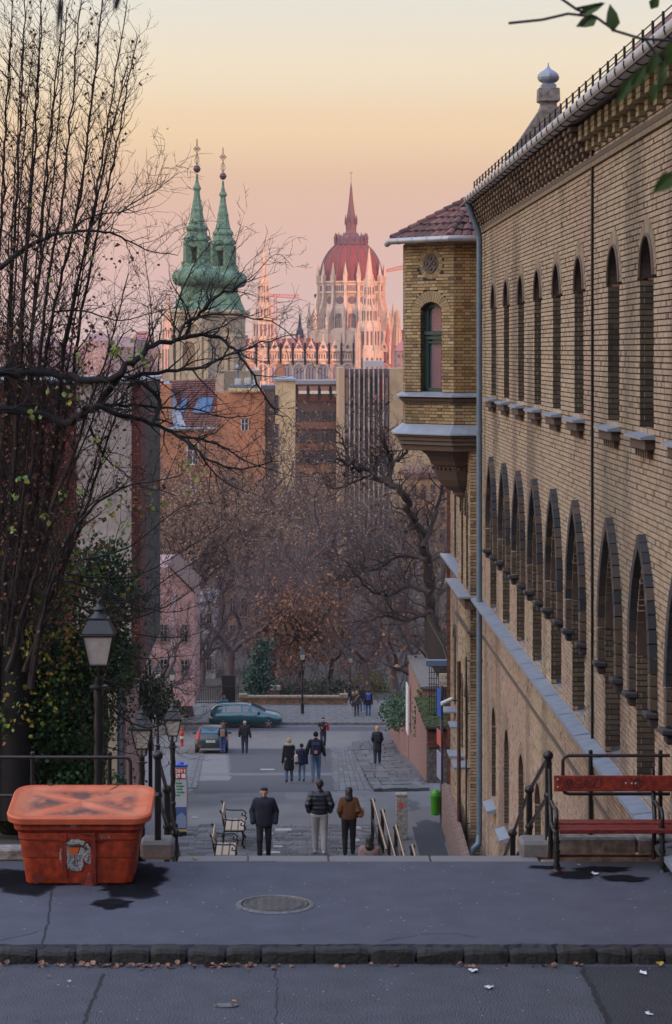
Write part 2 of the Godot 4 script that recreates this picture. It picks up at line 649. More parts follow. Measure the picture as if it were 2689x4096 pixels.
	struct("road_patch", b, stain(mat(0.075, 0.075, 0.095, 0.85, 0.0, "speck", 0.55, "nfine", 0.7, 1.0), "patch", 0.5))
	b = MB.new()
	var w := [[60, 2050, 105, 26, 1], [25, 2040, 50, 22, 2], [300, 2062, 78, 24, 3], [265, 2100, 45, 12, 4], [330, 2035, 60, 30, 5], [1330, 2032, 60, 9, 6], [1400, 2020, 75, 7, 7], [1455, 2042, 60, 8, 8], [1270, 2016, 40, 4, 9]]
	var lv := 0.003
	for k in w:
		var c := plan(k[0], k[1])
		var r := plan(k[0] + k[2], k[1]).x - c.x
		var rz := absf(plan(k[0], k[1] - k[3]).y - c.y)
		for e in 4:
			sheet(b, blob(c, r * (1.06 - e * 0.07), rz * (1.06 - e * 0.07), k[4]), lv + e * 0.0011)
		lv += 0.0002
	struct("wet_patch", b, M.wet)
	b = MB.new()
	for q in [[-1.28, -0.45], [-0.44, 0.5], [0.51, 1.7], [1.71, 2.98]]:
		b.bbox(Vector3((q[0] + q[1]) * 0.5, -0.075, -27.46), Vector3(q[1] - q[0] - 0.008, 0.16, 0.30), 0.012)
	struct("step_edge", b, mat(0.24, 0.22, 0.22, 0.85, 0.0, "grain", 4.0, "nfine", 3.0, 0.5))
	b = MB.new()
	for i in 18:
		var d := 27.6 + i * 0.34
		b.box(Vector3(0.85, -0.15 * (i + 1) - 0.3, -d - 0.17), Vector3(4.7, 0.6, 0.345))
	b.box(Vector3(0.85, -3.0, -35.8), Vector3(4.7, 0.6, 4.2))
	for i in 23:
		var d := 37.9 + i * 0.33
		b.box(Vector3(0.4, -2.7 - 0.148 * (i + 1) - 0.3, -d - 0.165), Vector3(5.6, 0.6, 0.335))
	struct("staircase", b, mat(0.2, 0.19, 0.19, 0.9, 0.0, "grain", 3.0))
	b = MB.new()
	for i in 8:
		var d1 := 27.3 + i * 4.6
		var d2 := d1 + 4.6
		var y1 := -0.08 - i * 0.75
		var xa := -0.0715 * d1
		var xb := -0.0715 * d2
		b.quad(Vector3(-30, y1 + 1.0, -d1), Vector3(xa, y1, -d1), Vector3(xb, y1 - 0.75, -d2), Vector3(-30, y1 + 0.2, -d2))
		b.quado(Vector3(xa, -7, -d1), Vector3(xb, -7, -d2), Vector3(xb, y1 - 0.75, -d2), Vector3(xa, y1, -d1), Vector3(1, 0, 0))
	struct("embankment_ground", b, mat(0.05, 0.045, 0.035, 0.95, 0.0, "soft2", 0.5))
	b = MB.new()
	b.bbox(Vector3(-7.45, 0.06, -27.52), Vector3(9.0, 0.14, 0.3), 0.02)
	struct("coping_wall", b, M.stone)
	b = MB.new()
	b.bbox(Vector3(3.62, 0.15, -27.62), Vector3(1.05, 0.20, 0.34), 0.025)
	b.bbox(Vector3(4.40, 0.14, -27.62), Vector3(0.49, 0.20, 0.34), 0.025)
	b.box(Vector3(3.9, -3.0, -27.62), Vector3(1.3, 6.0, 0.16))
	struct("coping_wall", b, M.stone)

func inside(poly: PackedVector2Array, p: Vector2) -> bool:
	return Geometry2D.is_point_in_polygon(p, poly)

func gpoly(pts: Array) -> PackedVector2Array:
	var r := PackedVector2Array()
	for q in pts:
		var g := onground(377.6 + q[0] * 0.3719, 1539.4 + q[1] * 0.3719)
		r.append(Vector2(g.x, -g.z))
	return r

func lower_street() -> void:
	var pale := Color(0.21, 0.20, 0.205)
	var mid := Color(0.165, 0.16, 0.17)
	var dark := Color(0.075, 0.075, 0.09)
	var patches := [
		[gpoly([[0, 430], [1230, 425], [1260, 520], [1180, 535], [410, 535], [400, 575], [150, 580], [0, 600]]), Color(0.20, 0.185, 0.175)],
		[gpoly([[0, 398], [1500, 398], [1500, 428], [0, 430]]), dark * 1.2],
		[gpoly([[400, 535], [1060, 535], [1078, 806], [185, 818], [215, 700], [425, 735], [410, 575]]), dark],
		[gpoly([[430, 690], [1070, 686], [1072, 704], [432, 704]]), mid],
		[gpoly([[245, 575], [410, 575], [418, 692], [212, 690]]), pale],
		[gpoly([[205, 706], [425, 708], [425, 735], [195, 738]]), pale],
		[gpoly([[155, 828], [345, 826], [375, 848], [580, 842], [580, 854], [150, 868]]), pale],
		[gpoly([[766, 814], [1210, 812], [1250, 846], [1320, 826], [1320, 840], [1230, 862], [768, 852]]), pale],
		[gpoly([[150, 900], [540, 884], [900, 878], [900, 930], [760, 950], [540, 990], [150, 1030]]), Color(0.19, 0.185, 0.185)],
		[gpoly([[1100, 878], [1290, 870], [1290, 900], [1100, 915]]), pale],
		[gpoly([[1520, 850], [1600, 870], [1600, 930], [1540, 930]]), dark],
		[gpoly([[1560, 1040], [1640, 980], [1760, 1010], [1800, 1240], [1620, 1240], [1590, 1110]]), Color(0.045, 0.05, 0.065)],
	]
	var b := MB.new()
	b.tinted = true
	var d := 45.6
	var cells := 0
	while d < 164.0:
		var dd := 0.30 if d < 62.0 else (0.55 if d < 100.0 else 0.8)
		var d2 := d + dd
		var x := -8.0 - maxf(0.0, d - 100.0) * 0.2
		var xe := 4.6 if d < 66.0 else minf(4.6 + (d - 66.0) * 0.1, 7.4)
		var dx := 0.14 if d < 100.0 else 0.22
		while x < xe:
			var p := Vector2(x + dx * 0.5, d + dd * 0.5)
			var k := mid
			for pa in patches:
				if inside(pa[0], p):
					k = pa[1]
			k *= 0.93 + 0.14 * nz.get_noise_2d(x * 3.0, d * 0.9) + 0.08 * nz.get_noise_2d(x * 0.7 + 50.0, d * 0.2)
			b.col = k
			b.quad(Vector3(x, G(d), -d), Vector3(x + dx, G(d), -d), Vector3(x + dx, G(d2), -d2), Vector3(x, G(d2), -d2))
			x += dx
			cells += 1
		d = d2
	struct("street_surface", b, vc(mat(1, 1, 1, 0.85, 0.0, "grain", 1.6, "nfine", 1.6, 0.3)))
	var land := Node3D.new()
	land.name = "landing_paving"
	add_child(land)
	land.set_meta("kind", "structure")
	var mats := []
	for i in 5:
		var g := 0.10 + i * 0.028
		mats.append(mat(g, g * 0.97, g * 1.0, 0.8, 0.0, "soft2", 2.0, "nfine", 3.0, 0.5))
	mats.append(mat(0.34, 0.33, 0.32, 0.8, 0.0, "soft", 2.0))
	var row := 54.9
	var count := 0
	while row < 59.3 and count < 296:
		var dep := rng.randf_range(0.20, 0.30)
		var x := -2.75 + rng.randf() * 0.2
		while x < 1.95:
			var wd := rng.randf_range(0.22, 0.52)
			var sb := MB.new()
			var y := -6.1 + rng.randf_range(0.012, 0.03)
			sb.bbox(Vector3(x + wd * 0.5, y - 0.05, -(row + dep * 0.5)), Vector3(wd - 0.03, 0.10, dep - 0.035), 0.014, Basis(UP, rng.randf_range(-0.03, 0.03)))
			obj("paving_stone", sb, mats[5] if rng.randf() < 0.035 else mats[rng.randi() % 5], land)
			count += 1
			x += wd
		row += dep
	var strip := Node3D.new()
	strip.name = "parking_strip"
	add_child(strip)
	strip.set_meta("kind", "structure")
	var c00 := onground(775, 1838); var c10 := onground(862, 1836)
	var c01 := onground(777, 1741); var c11 := onground(822, 1731)
	for i in 13:
		for j in 6:
			var q := []
			for k in [[0, 0], [1, 0], [1, 1], [0, 1]]:
				var u: float = (j + k[0]) / 6.0
				var t: float = (i + k[1]) / 13.0
				var p: Vector3 = c00.lerp(c10, u).lerp(c01.lerp(c11, u), t)
				p.y = G(-p.z) + 0.03 + 0.01 * nz.get_noise_2d(p.x * 20.0, p.z * 9.0)
				q.append(p)
			var cen: Vector3 = (q[0] + q[1] + q[2] + q[3]) * 0.25
			var sb := MB.new()
			var qs := []
			for p in q:
				qs.append(cen + (p - cen) * 0.90)
			sb.quado(qs[0], qs[1], qs[2], qs[3], UP)
			for e in 4:
				var p1: Vector3 = qs[e]
				var p2: Vector3 = qs[(e + 1) % 4]
				var o1: Vector3 = q[e].lerp(qs[e], 0.4) - Vector3(0, 0.05, 0)
				var o2: Vector3 = q[(e + 1) % 4].lerp(qs[(e + 1) % 4], 0.4) - Vector3(0, 0.05, 0)
				sb.quado(p1, p2, o2, o1, (p1 + p2) * 0.5 - cen)
			obj("sett", sb, mats[2 + rng.randi() % 3], strip)
	var chan := Node3D.new()
	chan.name = "gutter_setts"
	add_child(chan)
	chan.set_meta("kind", "structure")
	for i in 26:
		for j in 2:
			var t1 := i / 26.0
			var t2 := (i + 0.9) / 26.0
			var l1 := onground(432, 1832).lerp(onground(458, 1748), t1)
			var l2 := onground(432, 1832).lerp(onground(458, 1748), t2)
			var sb := MB.new()
			var q := []
			for e in [[l1, j * 0.19], [l1, j * 0.19 + 0.17], [l2, j * 0.19 + 0.17], [l2, j * 0.19]]:
				var p: Vector3 = e[0] + Vector3(e[1], 0, 0)
				p.y = G(-p.z) + 0.03
				q.append(p)
			sb.quado(q[0], q[1], q[2], q[3], UP)
			for e in 4:
				sb.quado(q[e], q[(e + 1) % 4], q[(e + 1) % 4] - UP * 0.06, q[e] - UP * 0.06, (q[e] + q[(e + 1) % 4]) * 0.5 - (q[0] + q[2]) * 0.5)
			obj("sett", sb, mats[2 + rng.randi() % 3], chan)
	var foot := Node3D.new()
	foot.name = "flagged_footway"
	add_child(foot)
	foot.set_meta("kind", "structure")
	var fl := [onground(866, 1838), onground(935, 1842), onground(822, 1728), onground(912, 1724)]
	fl = [onground(868, 1840), onground(1000, 1838), onground(818, 1727), onground(910, 1722)]
	for i in 16:
		var j := 0
		var u := 0.0
		while u < 1.0:
			var du := rng.randf_range(0.14, 0.30)
			var q := []
			for k in [[u, i], [minf(u + du, 1.0), i], [minf(u + du, 1.0), i + 1], [u, i + 1]]:
				var t: float = pow(k[1] / 16.0, 1.0)
				var p: Vector3 = fl[0].lerp(fl[1], k[0]).lerp(fl[2].lerp(fl[3], k[0]), t)
				p.y = G(-p.z) + 0.11
				q.append(p)
			var cen: Vector3 = (q[0] + q[1] + q[2] + q[3]) * 0.25
			var sb := MB.new()
			var qs := []
			for p in q:
				qs.append(cen + (p - cen) * 0.955 + Vector3(rng.randf_range(-0.03, 0.03), 0, rng.randf_range(-0.1, 0.1)))
			sb.quado(qs[0], qs[1], qs[2], qs[3], UP)
			for e in 4:
				sb.quado(qs[e], qs[(e + 1) % 4], qs[(e + 1) % 4] - UP * 0.14, qs[e] - UP * 0.14, (qs[e] + qs[(e + 1) % 4]) * 0.5 - cen)
			obj("flagstone", sb, mats[1 + rng.randi() % 3], foot)
			u += du
			j += 1
	b = MB.new()
	var k1 := onground(655, 1692); var k2 := onground(925, 1692)
	b.bbox(Vector3((k1.x + k2.x) * 0.5, G(148.0) + 0.03, -151.5), Vector3(k2.x - k1.x + 16.0, 0.34, 8.0), 0.03)
	struct("far_pavement", b, mat(0.19, 0.18, 0.18, 0.85, 0.0, "soft2", 0.4))
	b = MB.new()
	for q in [[613, 665, 700, 672], [185, 965, 218, 972]]:
		var g1 := onground(377.6 + q[0] * 0.3719, 1539.4 + q[1] * 0.3719)
		var g2 := onground(377.6 + q[2] * 0.3719, 1539.4 + q[3] * 0.3719)
		b.quado(Vector3(g1.x, g1.y + 0.012, g1.z), Vector3(g2.x, g1.y + 0.012, g1.z), Vector3(g2.x, g2.y + 0.012, g2.z), Vector3(g1.x, g2.y + 0.012, g2.z), UP)
	struct("road_marking", b, mat(0.5, 0.49, 0.47, 0.8, 0.0, "soft2", 2.0))

# ---------------------------------------------------------------- brick faces
class Face:
	var o: Vector3
	var u: Vector3
	var n: Vector3
	var a := 0.0
	var b := 1.0
	var y0 := 0.0
	var y1 := 1.0
	var holes := []
	func p(s: float, y: float, out := 0.0) -> Vector3:
		return o + u * s + Vector3(0, y, 0) + n * out

class Hole:
	var c: float
	var w: float
	var y0: float
	var ys: float
	var h: float
	var ring: float
	func half(y: float, r: float) -> float:
		if y < y0 or y > ys + h + r:
			return -1.0
		if y <= ys:
			return w
		var ww := w + r
		var hh := h + r
		if hh <= ww:
			var R := (ww * ww + hh * hh) / (2.0 * hh)
			var yy := y - ys + R - hh
			return sqrt(maxf(0.0, R * R - yy * yy))
		var R2 := (ww * ww + hh * hh) / (2.0 * ww)
		return maxf(0.0, sqrt(maxf(0.0, R2 * R2 - (y - ys) * (y - ys))) - (R2 - ww))
	func arc(r: float, k: int) -> PackedVector2Array:
		var q := PackedVector2Array()
		var ww := w + r
		var hh := h + r
		if hh <= ww:
			var R := (ww * ww + hh * hh) / (2.0 * hh)
			var a0 := asin(clampf(ww / R, -1, 1))
			for i in k + 1:
				var t := lerpf(-a0, a0, float(i) / k)
				q.append(Vector2(c + R * sin(t), ys + hh - R + R * cos(t)))
		else:
			var R := (ww * ww + hh * hh) / (2.0 * ww)
			var a1 := atan2(hh, R - ww)
			var half_k := k / 2
			for i in half_k + 1:
				var t := a1 * i / half_k
				q.append(Vector2(c + (R - ww) - R * cos(t), ys + R * sin(t)))
			for i in range(half_k - 1, -1, -1):
				var t := a1 * i / half_k
				q.append(Vector2(c - (R - ww) + R * cos(t), ys + R * sin(t)))
		return q

func hole(c: float, w: float, y0: float, ys: float, h: float, ring: float) -> Hole:
	var k := Hole.new()
	k.c = c; k.w = w; k.y0 = y0; k.ys = ys; k.h = h; k.ring = ring
	return k

func face(o: Vector3, u: Vector3, n: Vector3, a: float, b: float, y0: float, y1: float, holes := []) -> Face:
	var f := Face.new()
	f.o = o; f.u = u; f.n = n; f.a = a; f.b = b; f.y0 = y0; f.y1 = y1; f.holes = holes
	return f

var bx: Array[Transform3D] = []
var bc := PackedColorArray()
var mortar: MB

func brick_tone(p: Vector3, warm: float) -> Color:
	if red_mode > 0:
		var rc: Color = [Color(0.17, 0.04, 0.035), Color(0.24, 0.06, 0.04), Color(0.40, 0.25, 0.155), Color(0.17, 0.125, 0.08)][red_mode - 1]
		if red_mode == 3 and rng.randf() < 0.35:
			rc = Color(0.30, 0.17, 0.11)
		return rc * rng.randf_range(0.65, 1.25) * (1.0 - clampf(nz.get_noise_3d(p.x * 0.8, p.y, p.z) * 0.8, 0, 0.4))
	var base := Color(0.52, 0.40, 0.27).lerp(Color(0.50, 0.36, 0.17), warm)
	var n1 := nz.get_noise_3d(p.x * 0.5, p.y * 0.45, p.z * 0.45)
	base = base.lerp(Color(0.48, 0.32, 0.24), clampf(0.30 + n1 * 1.1 + 0.05 * (4.0 - p.y), 0, 0.8) * (1.0 - warm * 0.6))
	var r := rng.randf()
	var sp := 1.0 if warm < 0.2 else 1.6
	if r < 0.07 * sp:
		base = base.lerp(Color(0.16, 0.115, 0.09), rng.randf_range(0.3, 0.9))
	elif r < 0.17 * sp:
		base = base.lerp(Color(0.56, 0.45, 0.32), rng.randf_range(0.3, 0.9))
	elif r < 0.22 * sp:
		base = base.lerp(Color(0.42, 0.22, 0.13), rng.randf_range(0.3, 0.8))
	elif r < 0.40 * sp and warm > 0.2:
		base = base.lerp(Color(0.27, 0.18, 0.075), rng.randf_range(0.2, 0.9))
	base *= rng.randf_range(0.86, 1.12)
	var soot := clampf(nz.get_noise_3d(p.x + 40.0, p.y * 0.25, p.z * 0.9) * 1.3 - 0.12, 0, 0.45)
	return base * (1.0 - soot)

func lay(f: Face, warm := 0.0, back := 0.016, header := false) -> void:
	var course := 0.076
	var r0 := int(ceil(f.y0 / course))
	var r1 := int(floor(f.y1 / course))
	for r in range(r0, r1):
		var y := (r + 0.5) * course
		var cuts := []
		for h in f.holes:
			var w: float = h.half(y, h.ring)
			if y <= h.ys and y >= h.y0:
				w = h.w
			if w > 0.0:
				cuts.append([h.c - w, h.c + w])
		cuts.sort_custom(func(p, q): return p[0] < q[0])
		cuts.append([f.b, f.b])
		var s := f.a
		for cu in cuts:
			var e: float = minf(cu[0], f.b)
			if e > s + 0.02:
				mortar.quado(f.p(s, y - course * 0.5, -back), f.p(e, y - course * 0.5, -back), f.p(e, y + course * 0.5, -back), f.p(s, y + course * 0.5, -back), f.n)
				var per := 0.394 if not header else 0.127
				var k := int(floor((s - (per * 0.5 if r % 2 else 0.0)) / per))
				var x := k * per + (per * 0.5 if r % 2 else 0.0)
				var st := true
				while x < e:
					var ln := 0.25 if st and not header else 0.12
					var x1 := maxf(x, s + 0.004)
					var x2 := minf(x + ln, e - 0.004)
					if x2 - x1 > 0.035:
						var mid := f.p((x1 + x2) * 0.5, y, -0.045 + rng.randf_range(-0.0035, 0.0035))
						bx.append(Transform3D(Basis(f.u * (x2 - x1), UP * (course - 0.018), f.n * 0.09), mid))
						bc.append(brick_tone(mid, warm))
					x += ln + (0.007 if header else 0.012)
					st = not st
			s = maxf(s, cu[1])

func jamb(f: Face, h: Hole, depth: float, far_only := false) -> void:
	for sd in [-1.0, 1.0]:
		if far_only and sd > 0.0:
			continue
		var nn: Vector3 = f.u * -sd
		var g := face(f.p(h.c + h.w * sd, 0, 0), UP.cross(nn), nn, 0, depth, h.y0, h.ys)
		if UP.cross(nn).dot(f.n) > 0.0:
			g.o = f.p(h.c + h.w * sd, 0, -depth)
		red_mode = 4  # darker brown tone puts the shade of the recess into the jamb bricks
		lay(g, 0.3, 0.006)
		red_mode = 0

func arch_soffit(b: MB, f: Face, h: Hole, o1: float, o2: float, r := 0.0) -> void:
	var q := h.arc(r, 16)
	for i in q.size() - 1:
		var mid := (q[i] + q[i + 1]) * 0.5
		b.quado(f.p(q[i].x, q[i].y, o1), f.p(q[i + 1].x, q[i + 1].y, o1), f.p(q[i + 1].x, q[i + 1].y, o2), f.p(q[i].x, q[i].y, o2), f.u * (h.c - mid.x) + UP * (h.ys - mid.y))

func voussoirs(b: MB, f: Face, h: Hole, r1: float, r2: float, o1: float, o2: float, k: int, gap := 0.10, cols := []) -> void:
	var qa := h.arc(r1, k)
	var qb := h.arc(r2, k)
	for i in k:
		var a1 := qa[i].lerp(qa[i + 1], gap); var a2 := qa[i].lerp(qa[i + 1], 1.0 - gap)
		var b1 := qb[i].lerp(qb[i + 1], gap); var b2 := qb[i].lerp(qb[i + 1], 1.0 - gap)
		if cols:
			b.tint(cols[rng.randi() % cols.size()] * rng.randf_range(0.85, 1.15))
		var jo := o2 + rng.randf_range(-0.002, 0.002)
		var P := [f.p(a1.x, a1.y, jo), f.p(a2.x, a2.y, jo), f.p(b2.x, b2.y, jo), f.p(b1.x, b1.y, jo)]
		var Q := [f.p(a1.x, a1.y, o1), f.p(a2.x, a2.y, o1), f.p(b2.x, b2.y, o1), f.p(b1.x, b1.y, o1)]
		var cen: Vector3 = (P[0] + P[1] + P[2] + P[3]) * 0.25
		b.quado(P[0], P[1], P[2], P[3], f.n)
		for e in 4:
			var m2: Vector3 = (P[e] + P[(e + 1) % 4]) * 0.5 - cen
			b.quado(P[e], P[(e + 1) % 4], Q[(e + 1) % 4], Q[e], m2)

func fbox(b: MB, f: Face, s: float, y: float, out: float, ss: float, sy: float, so: float, bev := 0.0) -> void:
	var bs := Basis(f.u, UP, f.n)
	if bev > 0.0:
		b.bbox(f.p(s, y, out), Vector3(ss, sy, so), bev, bs)
	else:
		b.box(f.p(s, y, out), Vector3(ss, sy, so), bs)

func glaze(f: Face, h: Hole, out: float, parent: Node, transom: float, bars := 0) -> MeshInstance3D:
	var b := MB.new()
	var fw := 0.07
	var top := h.ys
	fbox(b, f, h.c - h.w + fw * 0.5, (h.y0 + top) * 0.5, out, fw, top - h.y0, 0.07, 0.008)
	fbox(b, f, h.c + h.w - fw * 0.5, (h.y0 + top) * 0.5, out, fw, top - h.y0, 0.07, 0.008)
	fbox(b, f, h.c, (h.y0 + top) * 0.5, out + 0.004, 0.09, top - h.y0, 0.07, 0.008)
	fbox(b, f, h.c, h.y0 + fw * 0.5, out + 0.006, h.w * 2.0 - 0.01, fw, 0.07, 0.008)
	fbox(b, f, h.c, transom, out + 0.02, h.w * 2.0 - 0.01, 0.11, 0.10, 0.012)
	voussoirs(b, f, h, -fw, 0.0, out - 0.03, out + 0.035, 12, 0.0)
	var w := obj("window", b, M.green_frame, parent)
	b = MB.new()
	b.quado(f.p(h.c - h.w, h.y0, out - 0.02), f.p(h.c + h.w, h.y0, out - 0.02), f.p(h.c + h.w, top, out - 0.02), f.p(h.c - h.w, top, out - 0.02), f.n)
	var q := h.arc(0.0, 12)
	for i in q.size() - 1:
		b.trio(f.p(h.c, top, out - 0.02), f.p(q[i].x, q[i].y, out - 0.02), f.p(q[i + 1].x, q[i + 1].y, out - 0.02), f.n)
	obj("pane", b, M.glass, w)
	return w

func school() -> void:
	var root := thing("school_building", "long yellow brick school with rows of arched windows, a corner oriel and grey gutter", "building")
	mortar = MB.new()
	var wx := 4.6
	var fm := face(Vector3(wx, 0, 0), Vector3(0, 0, 1), Vector3(-1, 0, 0), -55.0, -20.0, -7.2, 9.42)
	var ups := []
	var gth := []
	var low := []
	var cz := []
	for k in 6:
		cz.append(-51.5 + 3.0 * k)
	for k in 4:
		cz.append(-32.65 + 3.0 * k)
	for k in cz.size():
		ups.append(hole(cz[k], 0.56, 4.98, 6.95, 0.52, 0.23))
		gth.append(hole(cz[k] - 0.1, 0.74, 0.24, 2.0, 1.42, 0.0))
		low.append(hole(cz[k], 0.5, -3.98, -2.38, 0.46, 0.22))
	fm.holes = ups + gth + low
	lay(fm, 0.0, 0.016, true)
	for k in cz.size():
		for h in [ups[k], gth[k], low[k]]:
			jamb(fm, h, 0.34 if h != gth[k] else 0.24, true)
	var fan_cols := [Color(0.36, 0.28, 0.19), Color(0.31, 0.235, 0.155), Color(0.27, 0.20, 0.14)]
	var dark_cols := [Color(0.055, 0.05, 0.055), Color(0.075, 0.06, 0.055), Color(0.11, 0.08, 0.06), Color(0.04, 0.042, 0.05)]
	for k in cz.size():
		var h: Hole = ups[k]
		var w := glaze(fm, h, -0.26, root, 6.4)
		var b := MB.new()
		arch_soffit(b, fm, h, 0.0, -0.4)
		for sd in [1.0]:
			b.quado(fm.p(h.c + h.w * sd, h.y0, 0), fm.p(h.c + h.w * sd, h.ys, 0), fm.p(h.c + h.w * sd, h.ys, -0.4), fm.p(h.c + h.w * sd, h.y0, -0.4), fm.u * -sd)
		obj("reveal", b, M.brown, w)
		b = MB.new()
		voussoirs(b, fm, h, 0.035, 0.23, -0.05, 0.003, 26, 0.06, fan_cols)
		obj("arch_bricks", b, M.brick, w)
		b = MB.new()
		var q := h.arc(0.012, 14)
		var pts := PackedVector3Array()
		var rr := PackedFloat32Array()
		for e in q:
			pts.append(fm.p(e.x, e.y, 0.005)); rr.append(0.028)
		b.tube(pts, rr, 6)
		obj("arch_moulding", b, M.brown, w)
		b = MB.new()
		var sl := h.w + 0.16
		b.quado(fm.p(h.c - sl, 4.92, 0.19), fm.p(h.c + sl, 4.92, 0.19), fm.p(h.c + sl, 4.985, -0.25), fm.p(h.c - sl, 4.985, -0.25), UP)
		b.quado(fm.p(h.c - sl, 4.89, 0.19), fm.p(h.c + sl, 4.89, 0.19), fm.p(h.c + sl, 4.92, 0.19), fm.p(h.c - sl, 4.92, 0.19), fm.n)
		b.quado(fm.p(h.c - sl, 4.89, 0.19), fm.p(h.c - sl, 4.89, 0.0), fm.p(h.c - sl, 4.96, 0.0), fm.p(h.c - sl, 4.92, 0.19), -fm.u)
		b.quado(fm.p(h.c + sl, 4.89, 0.19), fm.p(h.c + sl, 4.89, 0.0), fm.p(h.c + sl, 4.96, 0.0), fm.p(h.c + sl, 4.92, 0.19), fm.u)
		b.quado(fm.p(h.c - sl, 4.89, 0.19), fm.p(h.c + sl, 4.89, 0.19), fm.p(h.c + sl, 4.89, 0.0), fm.p(h.c - sl, 4.89, 0.0), -UP)
		obj("sill", b, M.zinc, w)
		b = MB.new()
		fbox(b, fm, h.c, 4.82, 0.06, h.w * 2.0 + 0.16, 0.13, 0.13, 0.01)
		for i in 6:
			fbox(b, fm, h.c - h.w + (i + 0.5) * h.w / 3.0, 4.70, 0.035, 0.09, 0.10, 0.075)
		obj("sill_corbel", b, M.brown, w)
		h = gth[k]
		var inner := hole(h.c, 0.58, h.y0, h.ys, 1.2, 0.0)
		w = glaze(fm, inner, -0.40, root, 2.05)
		b = MB.new()
		arch_soffit(b, fm, h, 0.0, -0.24)
		b.quado(fm.p(h.c + h.w, h.y0, 0), fm.p(h.c + h.w, h.ys, 0), fm.p(h.c + h.w, h.ys, -0.24), fm.p(h.c + h.w, h.y0, -0.24), -fm.u)
		for sd in [-1.0, 1.0]:
			b.quado(fm.p(h.c + h.w * sd, h.y0, -0.24), fm.p(h.c + h.w * sd, h.ys, -0.24), fm.p(h.c + 0.58 * sd, h.ys, -0.24), fm.p(h.c + 0.58 * sd, h.y0, -0.24), fm.n)
		arch_soffit(b, fm, inner, -0.24, -0.45)
		b.quado(fm.p(h.c + 0.58, h.y0, -0.24), fm.p(h.c + 0.58, h.ys, -0.24), fm.p(h.c + 0.58, h.ys, -0.45), fm.p(h.c + 0.58, h.y0, -0.45), -fm.u)
		obj("reveal", b, M.brown, w)
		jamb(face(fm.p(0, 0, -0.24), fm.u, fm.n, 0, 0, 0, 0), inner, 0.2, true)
		b = MB.new()
		voussoirs(b, fm, h, -0.165, 0.0, -0.30, -0.235, 22, 0.07, [Color(0.17, 0.125, 0.085), Color(0.12, 0.09, 0.07)])
		voussoirs(b, fm, h, 0.0, 0.10, -0.05, 0.0, 26, 0.06, [Color(0.19, 0.14, 0.095), Color(0.13, 0.10, 0.075)])
		obj("arch_bricks", b, M.brick, w)
		b = MB.new()
		voussoirs(b, fm, h, 0.06, 0.235, -0.02, 0.10, 22, 0.045, dark_cols)
		for sd in [-1.0, 1.0]:
			for j in 3:
				b.tint(dark_cols[2] * (1.0 + 0.5 * rng.randf()))
				fbox(b, fm, h.c + (h.w + 0.15) * sd, h.ys - 0.09 - j * 0.15, 0.04, 0.17, 0.14, 0.12, 0.01)
			b.tint(dark_cols[0])
			fbox(b, fm, h.c + (h.w + 0.13) * sd, h.ys - 0.52, 0.07, 0.30, 0.07, 0.18, 0.015)
			fbox(b, fm, h.c + (h.w + 0.14) * sd, h.ys - 0.61, 0.045, 0.2, 0.12, 0.11, 0.02)
		obj("hood_mould", b, M.brick, w)
		if k >= 6:
			b = MB.new()
			for i in 8:
				var s := h.c - 0.5 + i * 0.143
				b.rod(fm.p(s, h.y0, -0.28), fm.p(s, h.ys - 0.1, -0.28), 0.012, 5)
			for i in 3:
				fbox(b, fm, h.c, h.y0 + 0.3 + i * 0.62, -0.265, 1.14, 0.05, 0.02)
			obj("window_bars", b, M.green_frame, w)
		h = low[k]
		w = glaze(fm, h, -0.26, root, -2.4)
		b = MB.new()
		arch_soffit(b, fm, h, 0.0, -0.4)
		b.quado(fm.p(h.c + h.w, h.y0, 0), fm.p(h.c + h.w, h.ys, 0), fm.p(h.c + h.w, h.ys, -0.4), fm.p(h.c + h.w, h.y0, -0.4), -fm.u)
		obj("reveal", b, M.brown, w)
		b = MB.new()
		voussoirs(b, fm, h, 0.02, 0.22, -0.05, 0.003, 18, 0.07, fan_cols)
		obj("arch_bricks", b, M.brick, w)
		b = MB.new()
		sl = h.w + 0.08
		b.quado(fm.p(h.c - sl, -4.10, 0.2), fm.p(h.c + sl, -4.10, 0.2), fm.p(h.c + sl, -3.96, -0.25), fm.p(h.c - sl, -3.96, -0.25), UP)
		b.quado(fm.p(h.c - sl, -4.15, 0.2), fm.p(h.c + sl, -4.15, 0.2), fm.p(h.c + sl, -4.10, 0.2), fm.p(h.c - sl, -4.10, 0.2), fm.n)
		b.quado(fm.p(h.c - sl, -4.15, 0.2), fm.p(h.c + sl, -4.15, 0.2), fm.p(h.c + sl, -4.15, 0.0), fm.p(h.c - sl, -4.15, 0.0), -UP)
		b.quado(fm.p(h.c + sl, -4.15, 0.2), fm.p(h.c + sl, -4.15, 0.0), fm.p(h.c + sl, -4.04, 0.0), fm.p(h.c + sl, -4.10, 0.2), fm.u)
		obj("sill", b, M.zinc, w)
		b = MB.new()
		for i in 3:
			b.rod(fm.p(h.c - h.w, -3.6 + i * 0.55, -0.1), fm.p(h.c + h.w, -3.6 + i * 0.55, -0.1), 0.014, 5)
		for i in 5:
			b.rod(fm.p(h.c - 0.4 + i * 0.2, h.y0, -0.12), fm.p(h.c - 0.4 + i * 0.2, h.ys + 0.25, -0.12), 0.010, 5)
		obj("window_bars", b, M.zinc, w)
	var b := MB.new()
	var zz := -55.2
